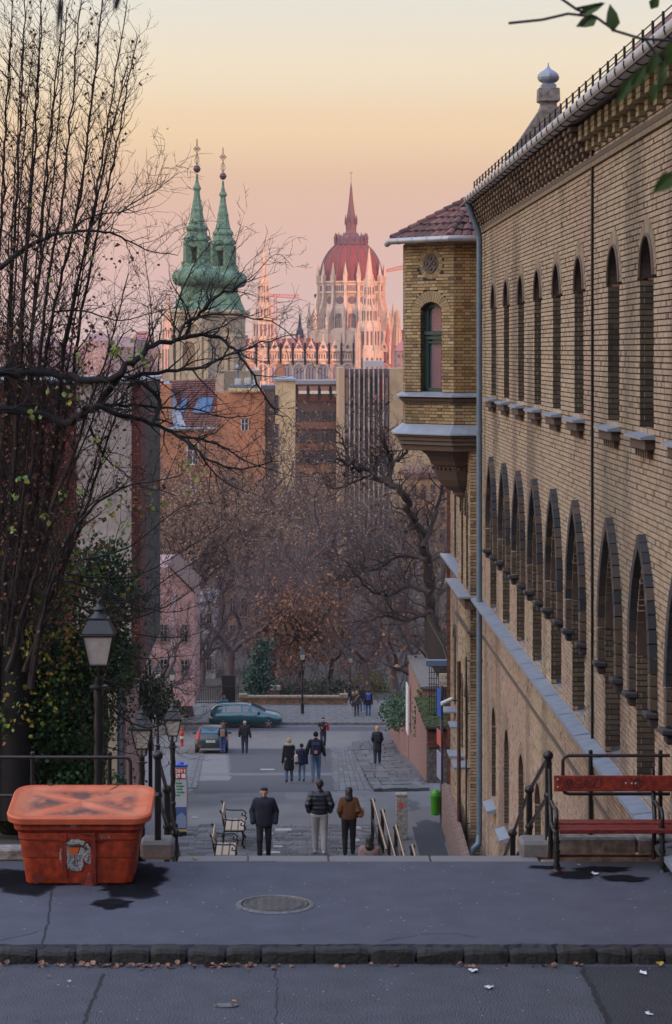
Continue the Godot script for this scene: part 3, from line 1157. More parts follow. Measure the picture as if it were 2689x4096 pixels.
	while zz < -20.0:
		var z2 := minf(zz + 2.0, -20.0)
		var g := 0.004
		b.quado(fm.p(zz + g, 0.175, 0.25), fm.p(z2 - g, 0.175, 0.25), fm.p(z2 - g, 0.245, -0.3), fm.p(zz + g, 0.245, -0.3), UP)
		b.quado(fm.p(zz + g, 0.115, 0.25), fm.p(z2 - g, 0.115, 0.25), fm.p(z2 - g, 0.175, 0.25), fm.p(zz + g, 0.175, 0.25), fm.n)
		b.quado(fm.p(zz + g, 0.115, 0.25), fm.p(z2 - g, 0.115, 0.25), fm.p(z2 - g, 0.115, 0.0), fm.p(zz + g, 0.115, 0.0), -UP)
		b.quado(fm.p(z2 - 0.02, 0.181, 0.25), fm.p(z2 + 0.02, 0.181, 0.25), fm.p(z2 + 0.02, 0.215, 0.0), fm.p(z2 - 0.02, 0.215, 0.0), UP)
		zz = z2
	obj("ledge", b, M.zinc, root)
	b = MB.new()
	b.tint(Color(0.16, 0.115, 0.08))
	fbox(b, fm, -37.6, 0.07, 0.06, 35.2, 0.085, 0.14)
	zz = -55.0
	while zz < -20.0:
		b.tint(Color(0.17, 0.12, 0.085) * rng.randf_range(0.8, 1.2))
		fbox(b, fm, zz, -0.04, 0.035, 0.10, 0.12, 0.09)
		zz += 0.17
	obj("dentil_course", b, M.brick, root)
	b = MB.new()
	b.tint(Color(0.14, 0.105, 0.08))
	fbox(b, fm, -37.6, -0.66, 0.01, 35.2, 0.05, 0.05)
	fbox(b, fm, -37.6, 8.86, 0.02, 35.2, 0.07, 0.05)
	zz = -55.0
	while zz < -20.0:
		b.tint(Color(0.34, 0.26, 0.17) * rng.randf_range(0.75, 1.1))
		fbox(b, fm, zz, 8.80, 0.015, 0.065, 0.10, 0.045)
		zz += 0.078
	obj("string_course", b, M.brick, root)
	zz = -54.6
	while zz < -20.5:
		var near := zz > -34.9
		b = MB.new()
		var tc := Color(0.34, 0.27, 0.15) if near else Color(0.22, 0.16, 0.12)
		if near:
			for j in 5:
				b.tint(tc * rng.randf_range(0.85, 1.12))
				fbox(b, fm, zz, 9.03 + j * 0.077, 0.05 + (0.05 if j > 1 else 0.0), 0.26 + (0.1 if j > 1 else 0.0), 0.066, 0.12 + (0.1 if j > 1 else 0.0))
		else:
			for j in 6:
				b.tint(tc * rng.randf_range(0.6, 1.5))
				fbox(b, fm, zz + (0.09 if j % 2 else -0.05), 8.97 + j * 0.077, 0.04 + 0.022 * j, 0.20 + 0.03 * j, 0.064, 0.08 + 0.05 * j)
		obj("corbel", b, M.brick, root)
		zz += 0.72 if near else 0.62
	b = MB.new()
	fbox(b, fm, -37.6, 9.44, 0.2, 35.2, 0.05, 0.55)
	obj("soffit", b, M.dark_iron, root)
	b = MB.new()
	var gp := PackedVector3Array()
	var gr := PackedFloat32Array()
	for i in 19:
		gp.append(Vector3(4.22, 9.50, -53.9 + i * 1.9)); gr.append(0.105)
	b.tube(gp, gr, 14)
	var gut := obj("gutter", b, M.gutter, root)
	b = MB.new()
	zz = -53.4
	while zz < -20.0:
		var ring := PackedVector3Array()
		var rr := PackedFloat32Array()
		for i in 9:
			var a := -0.3 + (PI + 0.5) * i / 8.0
			ring.append(Vector3(4.22 - cos(a) * 0.112, 9.50 - sin(a) * 0.112, zz)); rr.append(0.011)
		b.tube(ring, rr, 5)
		b.box(Vector3(4.30, 9.72, zz + 0.3), Vector3(0.03, 0.30, 0.04))
		zz += 0.76
	for yy in [9.78, 9.86]:
		b.rod(Vector3(4.31, yy, -53.4), Vector3(4.31, yy, -20), 0.009, 5)
	obj("gutter_strap", b, M.dark_iron, gut)
	b = MB.new()
	var pitch := deg_to_rad(43.0)
	var rx := cos(pitch) * 7.0
	var ry := sin(pitch) * 7.0
	b.quado(Vector3(4.28, 9.50, -54.0), Vector3(4.28, 9.50, -16.0), Vector3(4.28 + rx, 9.50 + ry, -16.0), Vector3(4.28 + rx, 9.50 + ry, -54.0), Vector3(-1, 1, 0))
	b.quado(Vector3(4.6, -7.0, -16.0), Vector3(14, -7.0, -16.0), Vector3(14, 9.5, -16.0), Vector3(4.6, 9.5, -16.0), Vector3(0, 0, 1))
	b.quado(Vector3(4.6, -7.0, -66.5), Vector3(14, -7.0, -66.5), Vector3(14, 9.5, -66.5), Vector3(4.6, 9.5, -66.5), Vector3(0, 0, -1))
	b.quado(Vector3(4.28 + rx, 9.5 + ry, -16.0), Vector3(4.28 + rx, 9.5 + ry, -54.0), Vector3(16, 9.5, -54), Vector3(16, 9.5, -16), Vector3(1, 1, 0))
	var roof := obj("roof", b, mat(0.20, 0.075, 0.05, 0.8, 0.0, "soft2", 1.0), root)
	b = MB.new()
	zz = -53.6
	while zz < -18.0:
		for j in 4:
			b.tint(Color(0.24, 0.085, 0.05) * rng.randf_range(0.6, 1.3))
			var c := Vector3(4.38 + cos(pitch) * (0.25 + j * 0.42), 9.545 + sin(pitch) * (0.25 + j * 0.42), zz)
			b.bbox(c, Vector3(0.46, 0.06, 0.24), 0.012, Basis(Vector3(cos(pitch), sin(pitch), 0), Vector3(-sin(pitch), cos(pitch), 0), Vector3(0, 0, 1)).rotated(Vector3(0, 0, 1), -0.05))
		zz += 0.36
	obj("roof_tiles", b, M.tile, roof).set_meta("kind", "stuff")
	gable(root)
	oriel(root)
	b = MB.new()
	b.tube(PackedVector3Array([Vector3(4.22, 9.42, -53.75), Vector3(4.26, 9.25, -53.75), Vector3(4.45, 8.75, -53.75), Vector3(4.47, 8.6, -53.75), Vector3(4.47, -5.3, -53.75)]), PackedFloat32Array([0.09, 0.075, 0.07, 0.068, 0.068]), 10)
	for yy in [7.0, 4.1, 0.9, -1.2, -3.4]:
		b.rod(Vector3(4.47, yy, -53.75), Vector3(4.47, yy + 0.07, -53.75), 0.078, 10)
	b.tube(PackedVector3Array([Vector3(4.47, -5.2, -53.75), Vector3(4.44, -5.4, -53.7), Vector3(4.30, -5.5, -53.6), Vector3(4.26, -5.7, -53.6), Vector3(4.26, -7.0, -53.6)]), PackedFloat32Array([0.07, 0.075, 0.075, 0.085, 0.085]), 10)
	obj("downpipe", b, M.pipe, root)
	b = MB.new()
	b.tube(PackedVector3Array([Vector3(4.575, 9.0, -34.75), Vector3(4.575, -5.0, -34.75)]), PackedFloat32Array([0.022, 0.022]), 5)
	obj("cable", b, M.dark_iron, root)
	b = MB.new()
	b.tube(PackedVector3Array([Vector3(4.35, -5.5, -50.5), Vector3(4.4, -6.9, -45.0)]), PackedFloat32Array([0.09, 0.09]), 8)
	obj("drain_pipe", b, M.pipe, root)
	obj("mortar", mortar, M.mortar, root)
	var unit := MB.new()
	unit.box(Vector3.ZERO, Vector3.ONE)
	var um := unit.mesh()
	var order := []
	for i in bx.size():
		var t := bx[i]
		var d := -t.origin.z
		if d < 27.4:
			continue
		var up := FL / d * t.basis.y.length()
		var a := t.basis.x / d * FL
		var px := (665.0 + t.origin.x * FL / d)
		var wdt := absf(a.x) + absf(t.basis.x.z) * absf(t.origin.x) * FL / (d * d)
		var py := 815.0 - (t.origin.y - EYE) * FL / d
		if px > 1560.0 or py < 0.0 or py > 1990.0 or t.basis.z.z > 0.5 and t.basis.x.length() < 0.2:
			continue
		order.append([up * wdt, i])
	order.sort_custom(func(p, q): return p[0] > q[0])
	var single := {}
	var tones := []
	for i in 12:
		var m := mat(1, 1, 1, 0.85, 0.0, "grain", 3.0, "nfine", 3.0, 0.35)
		tones.append([m, Color()])
	for i in mini(298, order.size()):
		var id: int = order[i][1]
		single[id] = true
		var slot := i % 12 if i >= 12 else i
		if i < 12:
			tones[i][1] = bc[id]
			tones[i][0].albedo_color = Color(bc[id].r, bc[id].g, bc[id].b).linear_to_srgb()
		else:
			var best := 9.0
			for j in 12:
				var dd: float = absf(tones[j][1].r - bc[id].r) + absf(tones[j][1].g - bc[id].g) + absf(tones[j][1].b - bc[id].b)
				if dd < best:
					best = dd
					slot = j
		var mi := obj("brick", um, tones[slot][0], root)
		mi.transform = bx[id]
	var xf: Array[Transform3D] = []
	var cc := PackedColorArray()
	for i in bx.size():
		if not single.has(i):
			xf.append(bx[i])
			cc.append(Color(bc[i].r, bc[i].g, bc[i].b))
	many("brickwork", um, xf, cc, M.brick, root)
	print("bricks ", bx.size())

func gable(root: Node) -> void:
	var b := MB.new()
	var d := 51.5
	var c := Vector3(at(1277, 262, d).x, 0, -d)
	var y := func(py: float) -> float: return EYE - (py - 815.0) * d / FL
	var g := obj("gable_coping", MB.new(), M.stone, root)
	var poly := PackedVector2Array()
	for q in [[1146, 420], [1158, 398], [1252, 258], [1262, 250], [1262, 280], [1172, 420]]:
		poly.append(Vector2(at(q[0], q[1], d).x, y.call(q[1])))
	b.prism(poly, Vector3(0, 0, -d + 0.1), Vector3(1, 0, 0), UP, Vector3(0, 0, -0.5))
	poly = PackedVector2Array()
	for q in [[1252, 262], [1256, 250], [1298, 250], [1316, 285], [1316, 330], [1240, 330], [1246, 272]]:
		poly.append(Vector2(at(q[0], q[1], d).x, y.call(q[1])))
	b.prism(poly, Vector3(0, 0, -d + 0.16), Vector3(1, 0, 0), UP, Vector3(0, 0, -0.6))
	g.mesh = b.mesh()
	b = MB.new()
	poly = PackedVector2Array()
	for q in [[1172, 425], [1246, 282], [1300, 282], [1330, 330], [1330, 425]]:
		poly.append(Vector2(at(q[0], q[1], d).x, y.call(q[1])))
	b.prism(poly, Vector3(0, 0, -d + 0.02), Vector3(1, 0, 0), UP, Vector3(0, 0, -0.4))
	obj("gable_wall", b, mat(0.24, 0.10, 0.06, 0.9, 0.0, "soft2", 4.0, "nsoft", 4.0, 0.9), root)
	b = MB.new()
	var s := d / FL
	var k := sqrt(2.0)
	var cx := Vector3(c.x - 0.01, 0, -d - 0.15)
	b.lathe(PackedVector2Array([Vector2(21 * s * k, y.call(252)), Vector2(18 * s * k, y.call(244)), Vector2(18 * s * k, y.call(238)), Vector2(25 * s * k, y.call(234)), Vector2(24 * s * k, y.call(205)), Vector2(20 * s * k, y.call(204)), Vector2(0, y.call(203))]), cx, 4, true, Basis(UP, PI / 4))
	var pin := obj("pinnacle", b, M.stone, root)
	b = MB.new()
	b.lathe(PackedVector2Array([Vector2(17 * s * k, y.call(205)), Vector2(17 * s * k, y.call(196)), Vector2(13 * s * k, y.call(194)), Vector2(13 * s * k, y.call(190))]), cx, 4, true, Basis(UP, PI / 4))
	var pr := PackedVector2Array()
	for q in [[12, 192], [19, 189], [24, 184], [25.5, 178], [24, 172], [19, 166], [11, 161], [5, 157], [2, 152], [0.0, 147]]:
		pr.append(Vector2(q[0] * s, y.call(q[1])))
	b.lathe(pr, cx, 8, true)
	b.rod(Vector3(cx.x, y.call(152), cx.z), Vector3(cx.x, y.call(144), cx.z), 0.012)
	obj("onion_cap", b, M.zinc, pin)

func oriel(root: Node) -> void:
	var p0 := Vector3(4.62, 0, -55.0)
	var p1 := Vector3(3.97, 0, -55.0)
	var p2 := Vector3(2.87, 0, -56.1)
	var p3 := Vector3(2.87, 0, -57.0)
	var p4 := Vector3(4.2, 0, -58.4)
	var ua := (p1 - p2).normalized()
	var na := ua.cross(UP)
	var la := p1.distance_to(p2)
	var wc := la * 0.535
	var h := hole(wc, 0.33, 5.0, 6.98, 0.17, 0.30)
	var fa := face(p2, ua, na, 0, la, 3.0, 8.62, [h])
	var rose := hole(wc, 0.0, 0, 0, 0, 0)
	var ry := 8.08
	fa.y0 = 4.98
	var fb := face(p1, Vector3(1, 0, 0), Vector3(0, 0, 1), 0, 0.65, 4.98, 8.62)
	var fc := face(p3, (p2 - p3).normalized(), Vector3(-1, 0, 0), 0, 0.9, 4.98, 8.62)
	var rh := hole(wc, 0.36, ry, ry, 0.36, 0.0)
	var n0 := bx.size()
	fa.holes = [h, rh]
	lay(fa, 0.9)
	var keepx: Array[Transform3D] = []
	var keepc := PackedColorArray()
	for i in bx.size():
		if i >= n0:
			var q := bx[i].origin
			var s := (q - p2).dot(ua)
			if Vector2(s - wc, q.y - ry).length() < 0.40:
				continue
		keepx.append(bx[i])
		keepc.append(bc[i])
	bx = keepx
	bc = keepc
	n0 = bx.size()
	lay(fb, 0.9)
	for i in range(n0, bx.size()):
		bc[i] = Color(bc[i].r * 0.92, bc[i].g * 0.80, bc[i].b * 0.66)  # side face of the oriel: its shade is put into the brick colour
	lay(fc, 0.9)
	for g in [face(p2, ua, na, 0, la, 4.18, 4.86), face(p1, Vector3(1, 0, 0), Vector3(0, 0, 1), 0, 0.65, 4.18, 4.86), face(p3, (p2 - p3).normalized(), Vector3(-1, 0, 0), 0, 0.9, 4.18, 4.86)]:
		lay(g, 0.9)
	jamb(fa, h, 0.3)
	var b := MB.new()
	var ring := [p4, p3, p2, p1, p0, Vector3(4.62, 0, -58.4)]
	for i in ring.size():
		var q1: Vector3 = ring[i]
		var q2: Vector3 = ring[(i + 1) % ring.size()]
		var inn: Vector3 = (Vector3(4.0, 0, -57.0) - (q1 + q2) * 0.5).normalized()
		if i == 1 or i == 2 or i == 3:
			continue
		b.quado(q1 + UP * 4.0, q2 + UP * 4.0, q2 + UP * 8.6, q1 + UP * 8.6, -inn)
	obj("oriel_back", b, M.brown, root)
	var w := MB.new()
	var o := -0.20
	fbox(w, fa, wc - 0.27, 5.98, o, 0.12, 1.98, 0.09, 0.012)
	fbox(w, fa, wc + 0.29, 5.98, o, 0.08, 1.98, 0.09, 0.012)
	fbox(w, fa, wc, 6.42, o + 0.03, 0.66, 0.10, 0.14, 0.015)
	fbox(w, fa, wc, 6.31, o + 0.01, 0.66, 0.10, 0.11, 0.015)
	fbox(w, fa, wc, 5.05, o, 0.66, 0.12, 0.09, 0.012)
	fbox(w, fa, wc, 6.20, o + 0.004, 0.5, 0.06, 0.08, 0.01)
	voussoirs(w, fa, h, -0.10, 0.0, o - 0.04, o + 0.045, 10, 0.0)
	var win := obj("oriel_window", w, M.green_frame, root)
	w = MB.new()
	w.quado(fa.p(wc - 0.3, 5.0, o - 0.01), fa.p(wc + 0.3, 5.0, o - 0.01), fa.p(wc + 0.3, 7.12, o - 0.01), fa.p(wc - 0.3, 7.12, o - 0.01), na)
	obj("pane", w, M.pane, win)
	w = MB.new()
	for i in 12:
		var s1 := wc - 0.36 + i * 0.06
		var z1 := -0.10 + (0.03 if i % 2 else 0.0)
		var z2 := -0.10 + (0.0 if i % 2 else 0.03)
		w.quado(fa.p(s1, 4.9, o + z1), fa.p(s1 + 0.06, 4.9, o + z2), fa.p(s1 + 0.06, 7.2, o + z2), fa.p(s1, 7.2, o + z1), na)
	obj("curtain", w, M.crimson, win)
	w = MB.new()
	arch_soffit(w, fa, h, 0.0, -0.3)
	obj("reveal", w, M.brown, win)
	w = MB.new()
	voussoirs(w, fa, h, 0.02, 0.29, -0.05, 0.003, 17, 0.07, [Color(0.36, 0.27, 0.14), Color(0.32, 0.23, 0.12), Color(0.38, 0.29, 0.17)])
	obj("arch_bricks", w, M.brick, win)
	w = MB.new()
	for i in 26:
		w.tint([Color(0.33, 0.24, 0.125), Color(0.37, 0.28, 0.15), Color(0.29, 0.2, 0.10)][i % 3] * rng.randf_range(0.9, 1.1))
		var a1 := TAU * (i + 0.06) / 26
		var a2 := TAU * (i + 0.94) / 26
		var q := []
		for e in [[0.25, a1], [0.25, a2], [0.37, a2], [0.37, a1]]:
			q.append(fa.p(wc + cos(e[1]) * e[0], ry + sin(e[1]) * e[0], 0.004))
		w.quado(q[0], q[1], q[2], q[3], na)
	var ro := obj("rosette_ring", w, M.brick, root)
	w = MB.new()
	var disc := PackedVector3Array()
	for i in 24:
		disc.append(fa.p(wc + cos(TAU * i / 24) * 0.38, ry + sin(TAU * i / 24) * 0.38, -0.014))
	w.fan(disc, na)
	obj("rosette_bed", w, M.mortar, ro)
	w = MB.new()
	disc = PackedVector3Array()
	for i in 24:
		disc.append(fa.p(wc + cos(TAU * i / 24) * 0.245, ry + sin(TAU * i / 24) * 0.245, -0.004))
	w.fan(disc, na)
	for i in 4:
		var ctr := fa.p(wc + cos(PI / 2 * i) * 0.125, ry + sin(PI / 2 * i) * 0.125, 0.0)
		var pts := PackedVector3Array()
		var rr := PackedFloat32Array()
		for j in 15:
			var a := TAU * j / 14.0
			pts.append(ctr + fa.u * cos(a) * 0.095 + UP * sin(a) * 0.095); rr.append(0.022)
		w.tube(pts, rr, 6)
		w.ball(ctr, Vector3(0.045, 0.045, 0.045), 8, 5)
		var a2 := PI / 2 * i + PI / 4
		w.ball(fa.p(wc + cos(a2) * 0.185, ry + sin(a2) * 0.185, 0.0), Vector3(0.035, 0.035, 0.035), 6, 4)
	w.ball(fa.p(wc, ry, 0.0), Vector3(0.05, 0.05, 0.05), 8, 5)
	obj("rosette", w, mat(0.19, 0.15, 0.135, 0.8, 0.0, "soft2", 6.0), ro)
	var plan_ring := func(off: float) -> Array:
		var cen := Vector3(4.6, 0, -56.9)
		var q := []
		q.append(Vector3(4.64, 0, -55.0 + off))
		q.append(Vector3(3.97 - off * 0.41, 0, -55.0 + off))
		q.append(Vector3(2.87 - off, 0, -56.1 + off * 0.41))
		q.append(Vector3(2.87 - off, 0, -57.2))
		q.append(Vector3(4.2, 0, -58.6 - off))
		return q
	var band := func(bb: MB, prof: Array) -> void:
		for i in prof.size() - 1:
			var r1: Array = plan_ring.call(prof[i][0])
			var r2: Array = plan_ring.call(prof[i + 1][0])
			for j in r1.size() - 1:
				var m1: Vector3 = (r1[j] + r1[j + 1]) * 0.5 - Vector3(4.4, 0, -57.0)
				var out := Vector3(m1.x, 0, m1.z).normalized()
				var e: Vector3 = r1[j + 1] - r1[j]
				var nn := e.cross(Vector3(0, -1, 0)).normalized()
				if nn.dot(out) < 0:
					nn = -nn
				nn += UP * signf(prof[i + 1][0] - prof[i][0]) * 0.6
				bb.quado(r1[j] + UP * prof[i][1], r1[j + 1] + UP * prof[i][1], r2[j + 1] + UP * prof[i + 1][1], r2[j] + UP * prof[i + 1][1], nn)
	b = MB.new()
	band.call(b, [[-0.05, 5.02], [0.17, 4.93], [0.17, 4.90], [0.0, 4.88]])
	obj("oriel_sill", b, M.zinc, root)
	b = MB.new()
	band.call(b, [[0.02, 4.885], [0.10, 4.86], [0.07, 4.80], [0.03, 4.79], [0.03, 4.76], [0.0, 4.74]])
	obj("oriel_moulding", b, M.brown, root)
	b = MB.new()
	for seg in [[p2, p1], [p1, p0]]:
		var L: float = seg[0].distance_to(seg[1])
		var uu: Vector3 = (seg[1] - seg[0]).normalized()
		var k := int(L / 0.07)
		for i in k:
			b.box(seg[0] + uu * (i + 0.5) * 0.07 + UP * 4.765 + uu.cross(UP) * 0.03, Vector3(0.035, 0.045, 0.06), Basis(uu, UP, uu.cross(UP)))
	obj("oriel_dentils", b, M.brown, root)
	b = MB.new()
	band.call(b, [[0.0, 4.24], [0.28, 4.03], [0.28, 4.0], [0.0, 3.98]])
	obj("oriel_apron", b, M.zinc, root)
	b = MB.new()
	band.call(b, [[0.22, 4.0], [0.22, 3.95], [0.17, 3.93], [0.17, 3.86], [0.11, 3.84], [0.13, 3.76], [0.06, 3.73], [0.04, 3.62], [-0.12, 3.60]])
	b.fan(PackedVector3Array([p0 + UP * 3.61, p1 + UP * 3.61, p2 + UP * 3.61, p3 + UP * 3.61, p4 + UP * 3.61]), -UP)
	var pr := PackedVector2Array([Vector2(0.22, 2.42), Vector2(0.33, 2.5), Vector2(0.33, 2.56), Vector2(0.5, 2.62), Vector2(0.66, 2.72), Vector2(0.78, 2.88), Vector2(0.85, 3.05), Vector2(0.87, 3.1), Vector2(0.87, 3.2), Vector2(0.94, 3.24), Vector2(0.98, 3.34), Vector2(1.06, 3.46), Vector2(1.2, 3.55), Vector2(1.22, 3.6)])
	b.lathe(pr, Vector3(4.42, 0, -56.7), 8, true, Basis(UP, PI / 8))
	obj("oriel_corbel", b, M.brown, root)
	b = MB.new()
	for i in 40:
		var a := TAU * i / 40
		b.box(Vector3(4.42 + cos(a) * 0.845, 3.15, -56.7 + sin(a) * 0.845), Vector3(0.06, 0.06, 0.05), Basis(UP, -a))
	obj("corbel_dentils", b, M.brown, root)
	var f1 := face(Vector3(4.36, 0, -55.0), Vector3(1, 0, 0), Vector3(0, 0, 1), 0, 0.26, -7.5, 4.0)
	var c1 := []
	for z in [-56.0, -57.55]:
		c1.append(hole(z, 0.30, 0.24, 2.0, 0.55, 0.12))
		c1.append(hole(z, 0.30, -3.9, -2.4, 0.3, 0.12))
	var f2 := face(Vector3(4.36, 0, 0), Vector3(0, 0, 1), Vector3(-1, 0, 0), -59.0, -55.0, -7.5, 4.0, c1)
	var c3 := [hole(-62.0, 0.34, 0.24, 2.0, 0.9, 0.12), hole(-62.0, 0.32, -3.9, -2.0, 0.3, 0.12), hole(-64.6, 0.34, 0.24, 2.0, 0.9, 0.12), hole(-64.6, 0.32, -3.9, -2.0, 0.3, 0.12)]
	var f3 := face(Vector3(4.70, 0, 0), Vector3(0, 0, 1), Vector3(-1, 0, 0), -66.5, -59.0, -7.5, 4.4, c3)
	for f in [f1, f2, f3]:
		lay(f, 0.35)
	for f in [f2, f3]:
		for q in f.holes:
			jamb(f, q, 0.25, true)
			glaze(f, q, -0.2, root, q.ys)
			var vb := MB.new()
			voussoirs(vb, f, q, 0.0, 0.12, -0.04, 0.04, 12, 0.05, [Color(0.10, 0.08, 0.065), Color(0.15, 0.11, 0.08)])
			obj("arch_bricks", vb, M.brick, root)
	b = MB.new()
	b.box(Vector3(4.31, 0.18, -57.0), Vector3(0.5, 0.05, 4.5))
	b.box(Vector3(4.65, 0.18, -62.8), Vector3(0.5, 0.05, 7.4))
	obj("ledge", b, M.zinc, root)
	b = MB.new()
	for f in [f2, f3]:
		for q in f.holes:
			if q.y0 < 0.0:
				fbox(b, f, q.c, -3.98, 0.1, 0.95, 0.05, 0.5)
	obj("sill", b, M.zinc, root)
	b = MB.new()
	b.box(Vector3(4.50, 0.02, -57.0), Vector3(0.56, 0.24, 4.3))
	b.box(Vector3(4.50, -0.66, -57.0), Vector3(0.44, 0.06, 4.2))
	b.box(Vector3(4.82, 0.02, -62.8), Vector3(0.5, 0.24, 7.2))
	obj("string_course", b, M.brown, root)
	var tp := Vector3(4.55, 9.72, -57.0)
	var ev := [Vector3(4.64, 8.66, -54.68), Vector3(3.84, 8.66, -54.68), Vector3(2.55, 8.66, -55.97), Vector3(2.55, 8.66, -57.2), Vector3(4.2, 8.66, -58.8)]
	b = MB.new()
	for i in 4:
		b.trio(ev[i], ev[i + 1], tp, UP)
		b.trio(ev[i], ev[i + 1], tp - UP * 1.1, -UP)
	var rf := obj("oriel_roof", b, mat(0.14, 0.055, 0.045, 0.85), root)
	for i in 3:
		var e1: Vector3 = ev[i]
		var e2: Vector3 = ev[i + 1]
		var rows := 6
		for r in rows:
			var t1 := r / float(rows)
			var t2 := (r + 1.12) / float(rows)
			var l1 := e1.lerp(tp, t1); var r1 := e2.lerp(tp, t1)
			var l2 := e1.lerp(tp, minf(t2, 1)); var r2 := e2.lerp(tp, minf(t2, 1))
			var k := maxi(1, int(round(l1.distance_to(r1) / 0.24)))
			var nn := (e2 - e1).cross(tp - e1).normalized()
			if nn.y < 0:
				nn = -nn
			for j in k:
				var a1 := l1.lerp(r1, (j + 0.05) / k) + nn * 0.055
				var a2 := l1.lerp(r1, (j + 0.95) / k) + nn * 0.055
				var c1b := l2.lerp(r2, (j + 0.05) / k) + nn * 0.012
				var c2b := l2.lerp(r2, (j + 0.95) / k) + nn * 0.012
				var m1 := (a1 + a2) * 0.5 + nn * 0.03
				var m2 := (c1b + c2b) * 0.5 + nn * 0.03
				var tb := MB.new()
				tb.quado(a1, m1, m2, c1b, nn)
				tb.quado(m1, a2, c2b, m2, nn)
				var dn := nn * 0.05
				tb.quado(a1, m1, m1 - dn, a1 - dn, (a1 - c1b))
				tb.quado(m1, a2, a2 - dn, m1 - dn, (a1 - c1b))
				tb.quado(a1, c1b, c1b - dn, a1 - dn, a1 - a2)
				tb.quado(a2, c2b, c2b - dn, a2 - dn, a2 - a1)
				obj("tile", tb, tile_mat(), rf)
	for hp in [[ev[1], tp, 7], [ev[2], tp, 9], [ev[0] + Vector3(-0.06, 0, 0), tp, 4]]:
		var A: Vector3 = hp[0] + UP * 0.04
		var B: Vector3 = hp[1] + UP * 0.04
		for i in hp[2]:
			var tb := MB.new()
			var q1 := A.lerp(B, (i + 0.0) / hp[2])
			var q2 := A.lerp(B, (i + 1.1) / hp[2])
			tb.tube(PackedVector3Array([q1, q1.lerp(q2, 0.15), q2]), PackedFloat32Array([0.10, 0.105, 0.075]), 10)
			obj("ridge_tile", tb, tile_mat(), rf)
	b = MB.new()
	var gl := [Vector3(4.75, 8.64, -54.62), Vector3(3.82, 8.64, -54.62), Vector3(2.50, 8.63, -55.92), Vector3(2.49, 8.63, -57.3)]
	for i in 3:
		b.tube(PackedVector3Array([gl[i], gl[i + 1]]), PackedFloat32Array([0.075, 0.075]), 12)
	for i in [1, 2]:
		b.ball(gl[i], Vector3(0.076, 0.076, 0.076), 10, 6)
	for t in [0.1, 0.35, 0.6, 0.85]:
		var q: Vector3 = gl[1].lerp(gl[2], t)
		var dd: Vector3 = (gl[2] - gl[1]).normalized()
		b.rod(q - dd * 0.015, q + dd * 0.015, 0.084, 12)
	obj("oriel_gutter", b, M.gutter, root)
	b = MB.new()
	b.rod(Vector3(4.12, -1.4, -55.4), Vector3(4.12, -7.4, -55.4), 0.045, 8)
	obj("rusty_pipe", b, mat(0.10, 0.035, 0.022, 0.8, 0.0, "soft2", 2.0), root)
	b = MB.new()
	b.rod(Vector3(4.27, -1.25, -55.1), Vector3(4.27, -5.6, -55.1), 0.022, 6)
	for yy in [-1.35, -2.6, -3.9, -5.2]:
		b.rod(Vector3(4.27, yy, -55.1), Vector3(4.4, yy, -55.1), 0.015, 5)
	obj("conduit", b, M.dark_iron, root)
	b = MB.new()
	b.prism(PackedVector2Array([Vector2(-59.0, -6.15), Vector2(-49.0, -6.15), Vector2(-49.0, -5.6), Vector2(-59.0, -5.0)]), Vector3(3.95, 0, 0), Vector3(0, 0, 1), UP, Vector3(0.2, 0, 0))
	obj("plinth", b, mat(0.30, 0.19, 0.16, 0.85, 0.0, "soft2", 1.0), root)

var tile_mats := []
func tile_mat() -> StandardMaterial3D:
	if tile_mats.is_empty():
		for i in 7:
			var k := 0.55 + i * 0.14
			tile_mats.append(mat(0.21 * k, (0.075 if i % 3 else 0.085) * k, (0.05 if i % 2 else 0.065) * k, 0.65, 0.0, "soft2", 3.0, "nfine", 3.0, 0.3))
	return tile_mats[rng.randi() % 7]

# ---------------------------------------------------------------- buildings beyond
func sbox(b: MB, x1: float, y1: float, x2: float, y2: float, d: float, depth: float, bev := 0.0) -> void:
	var p := at(x1, y1, d)
	var q := at(x2, y2, d)
	var o := (p + q) * 0.5 - Vector3(0, 0, depth * 0.5)
	var s := Vector3(absf(q.x - p.x), absf(q.y - p.y), depth)
	if bev > 0.0:
		b.bbox(o, s, bev)
	else:
		b.box(o, s)

func part(called: String, parent: Node, m: Material, x1: float, y1: float, x2: float, y2: float, d: float, depth: float) -> MeshInstance3D:
	var b := MB.new()
	sbox(b, x1, y1, x2, y2, d, depth)
	return obj(called, b, m, parent)

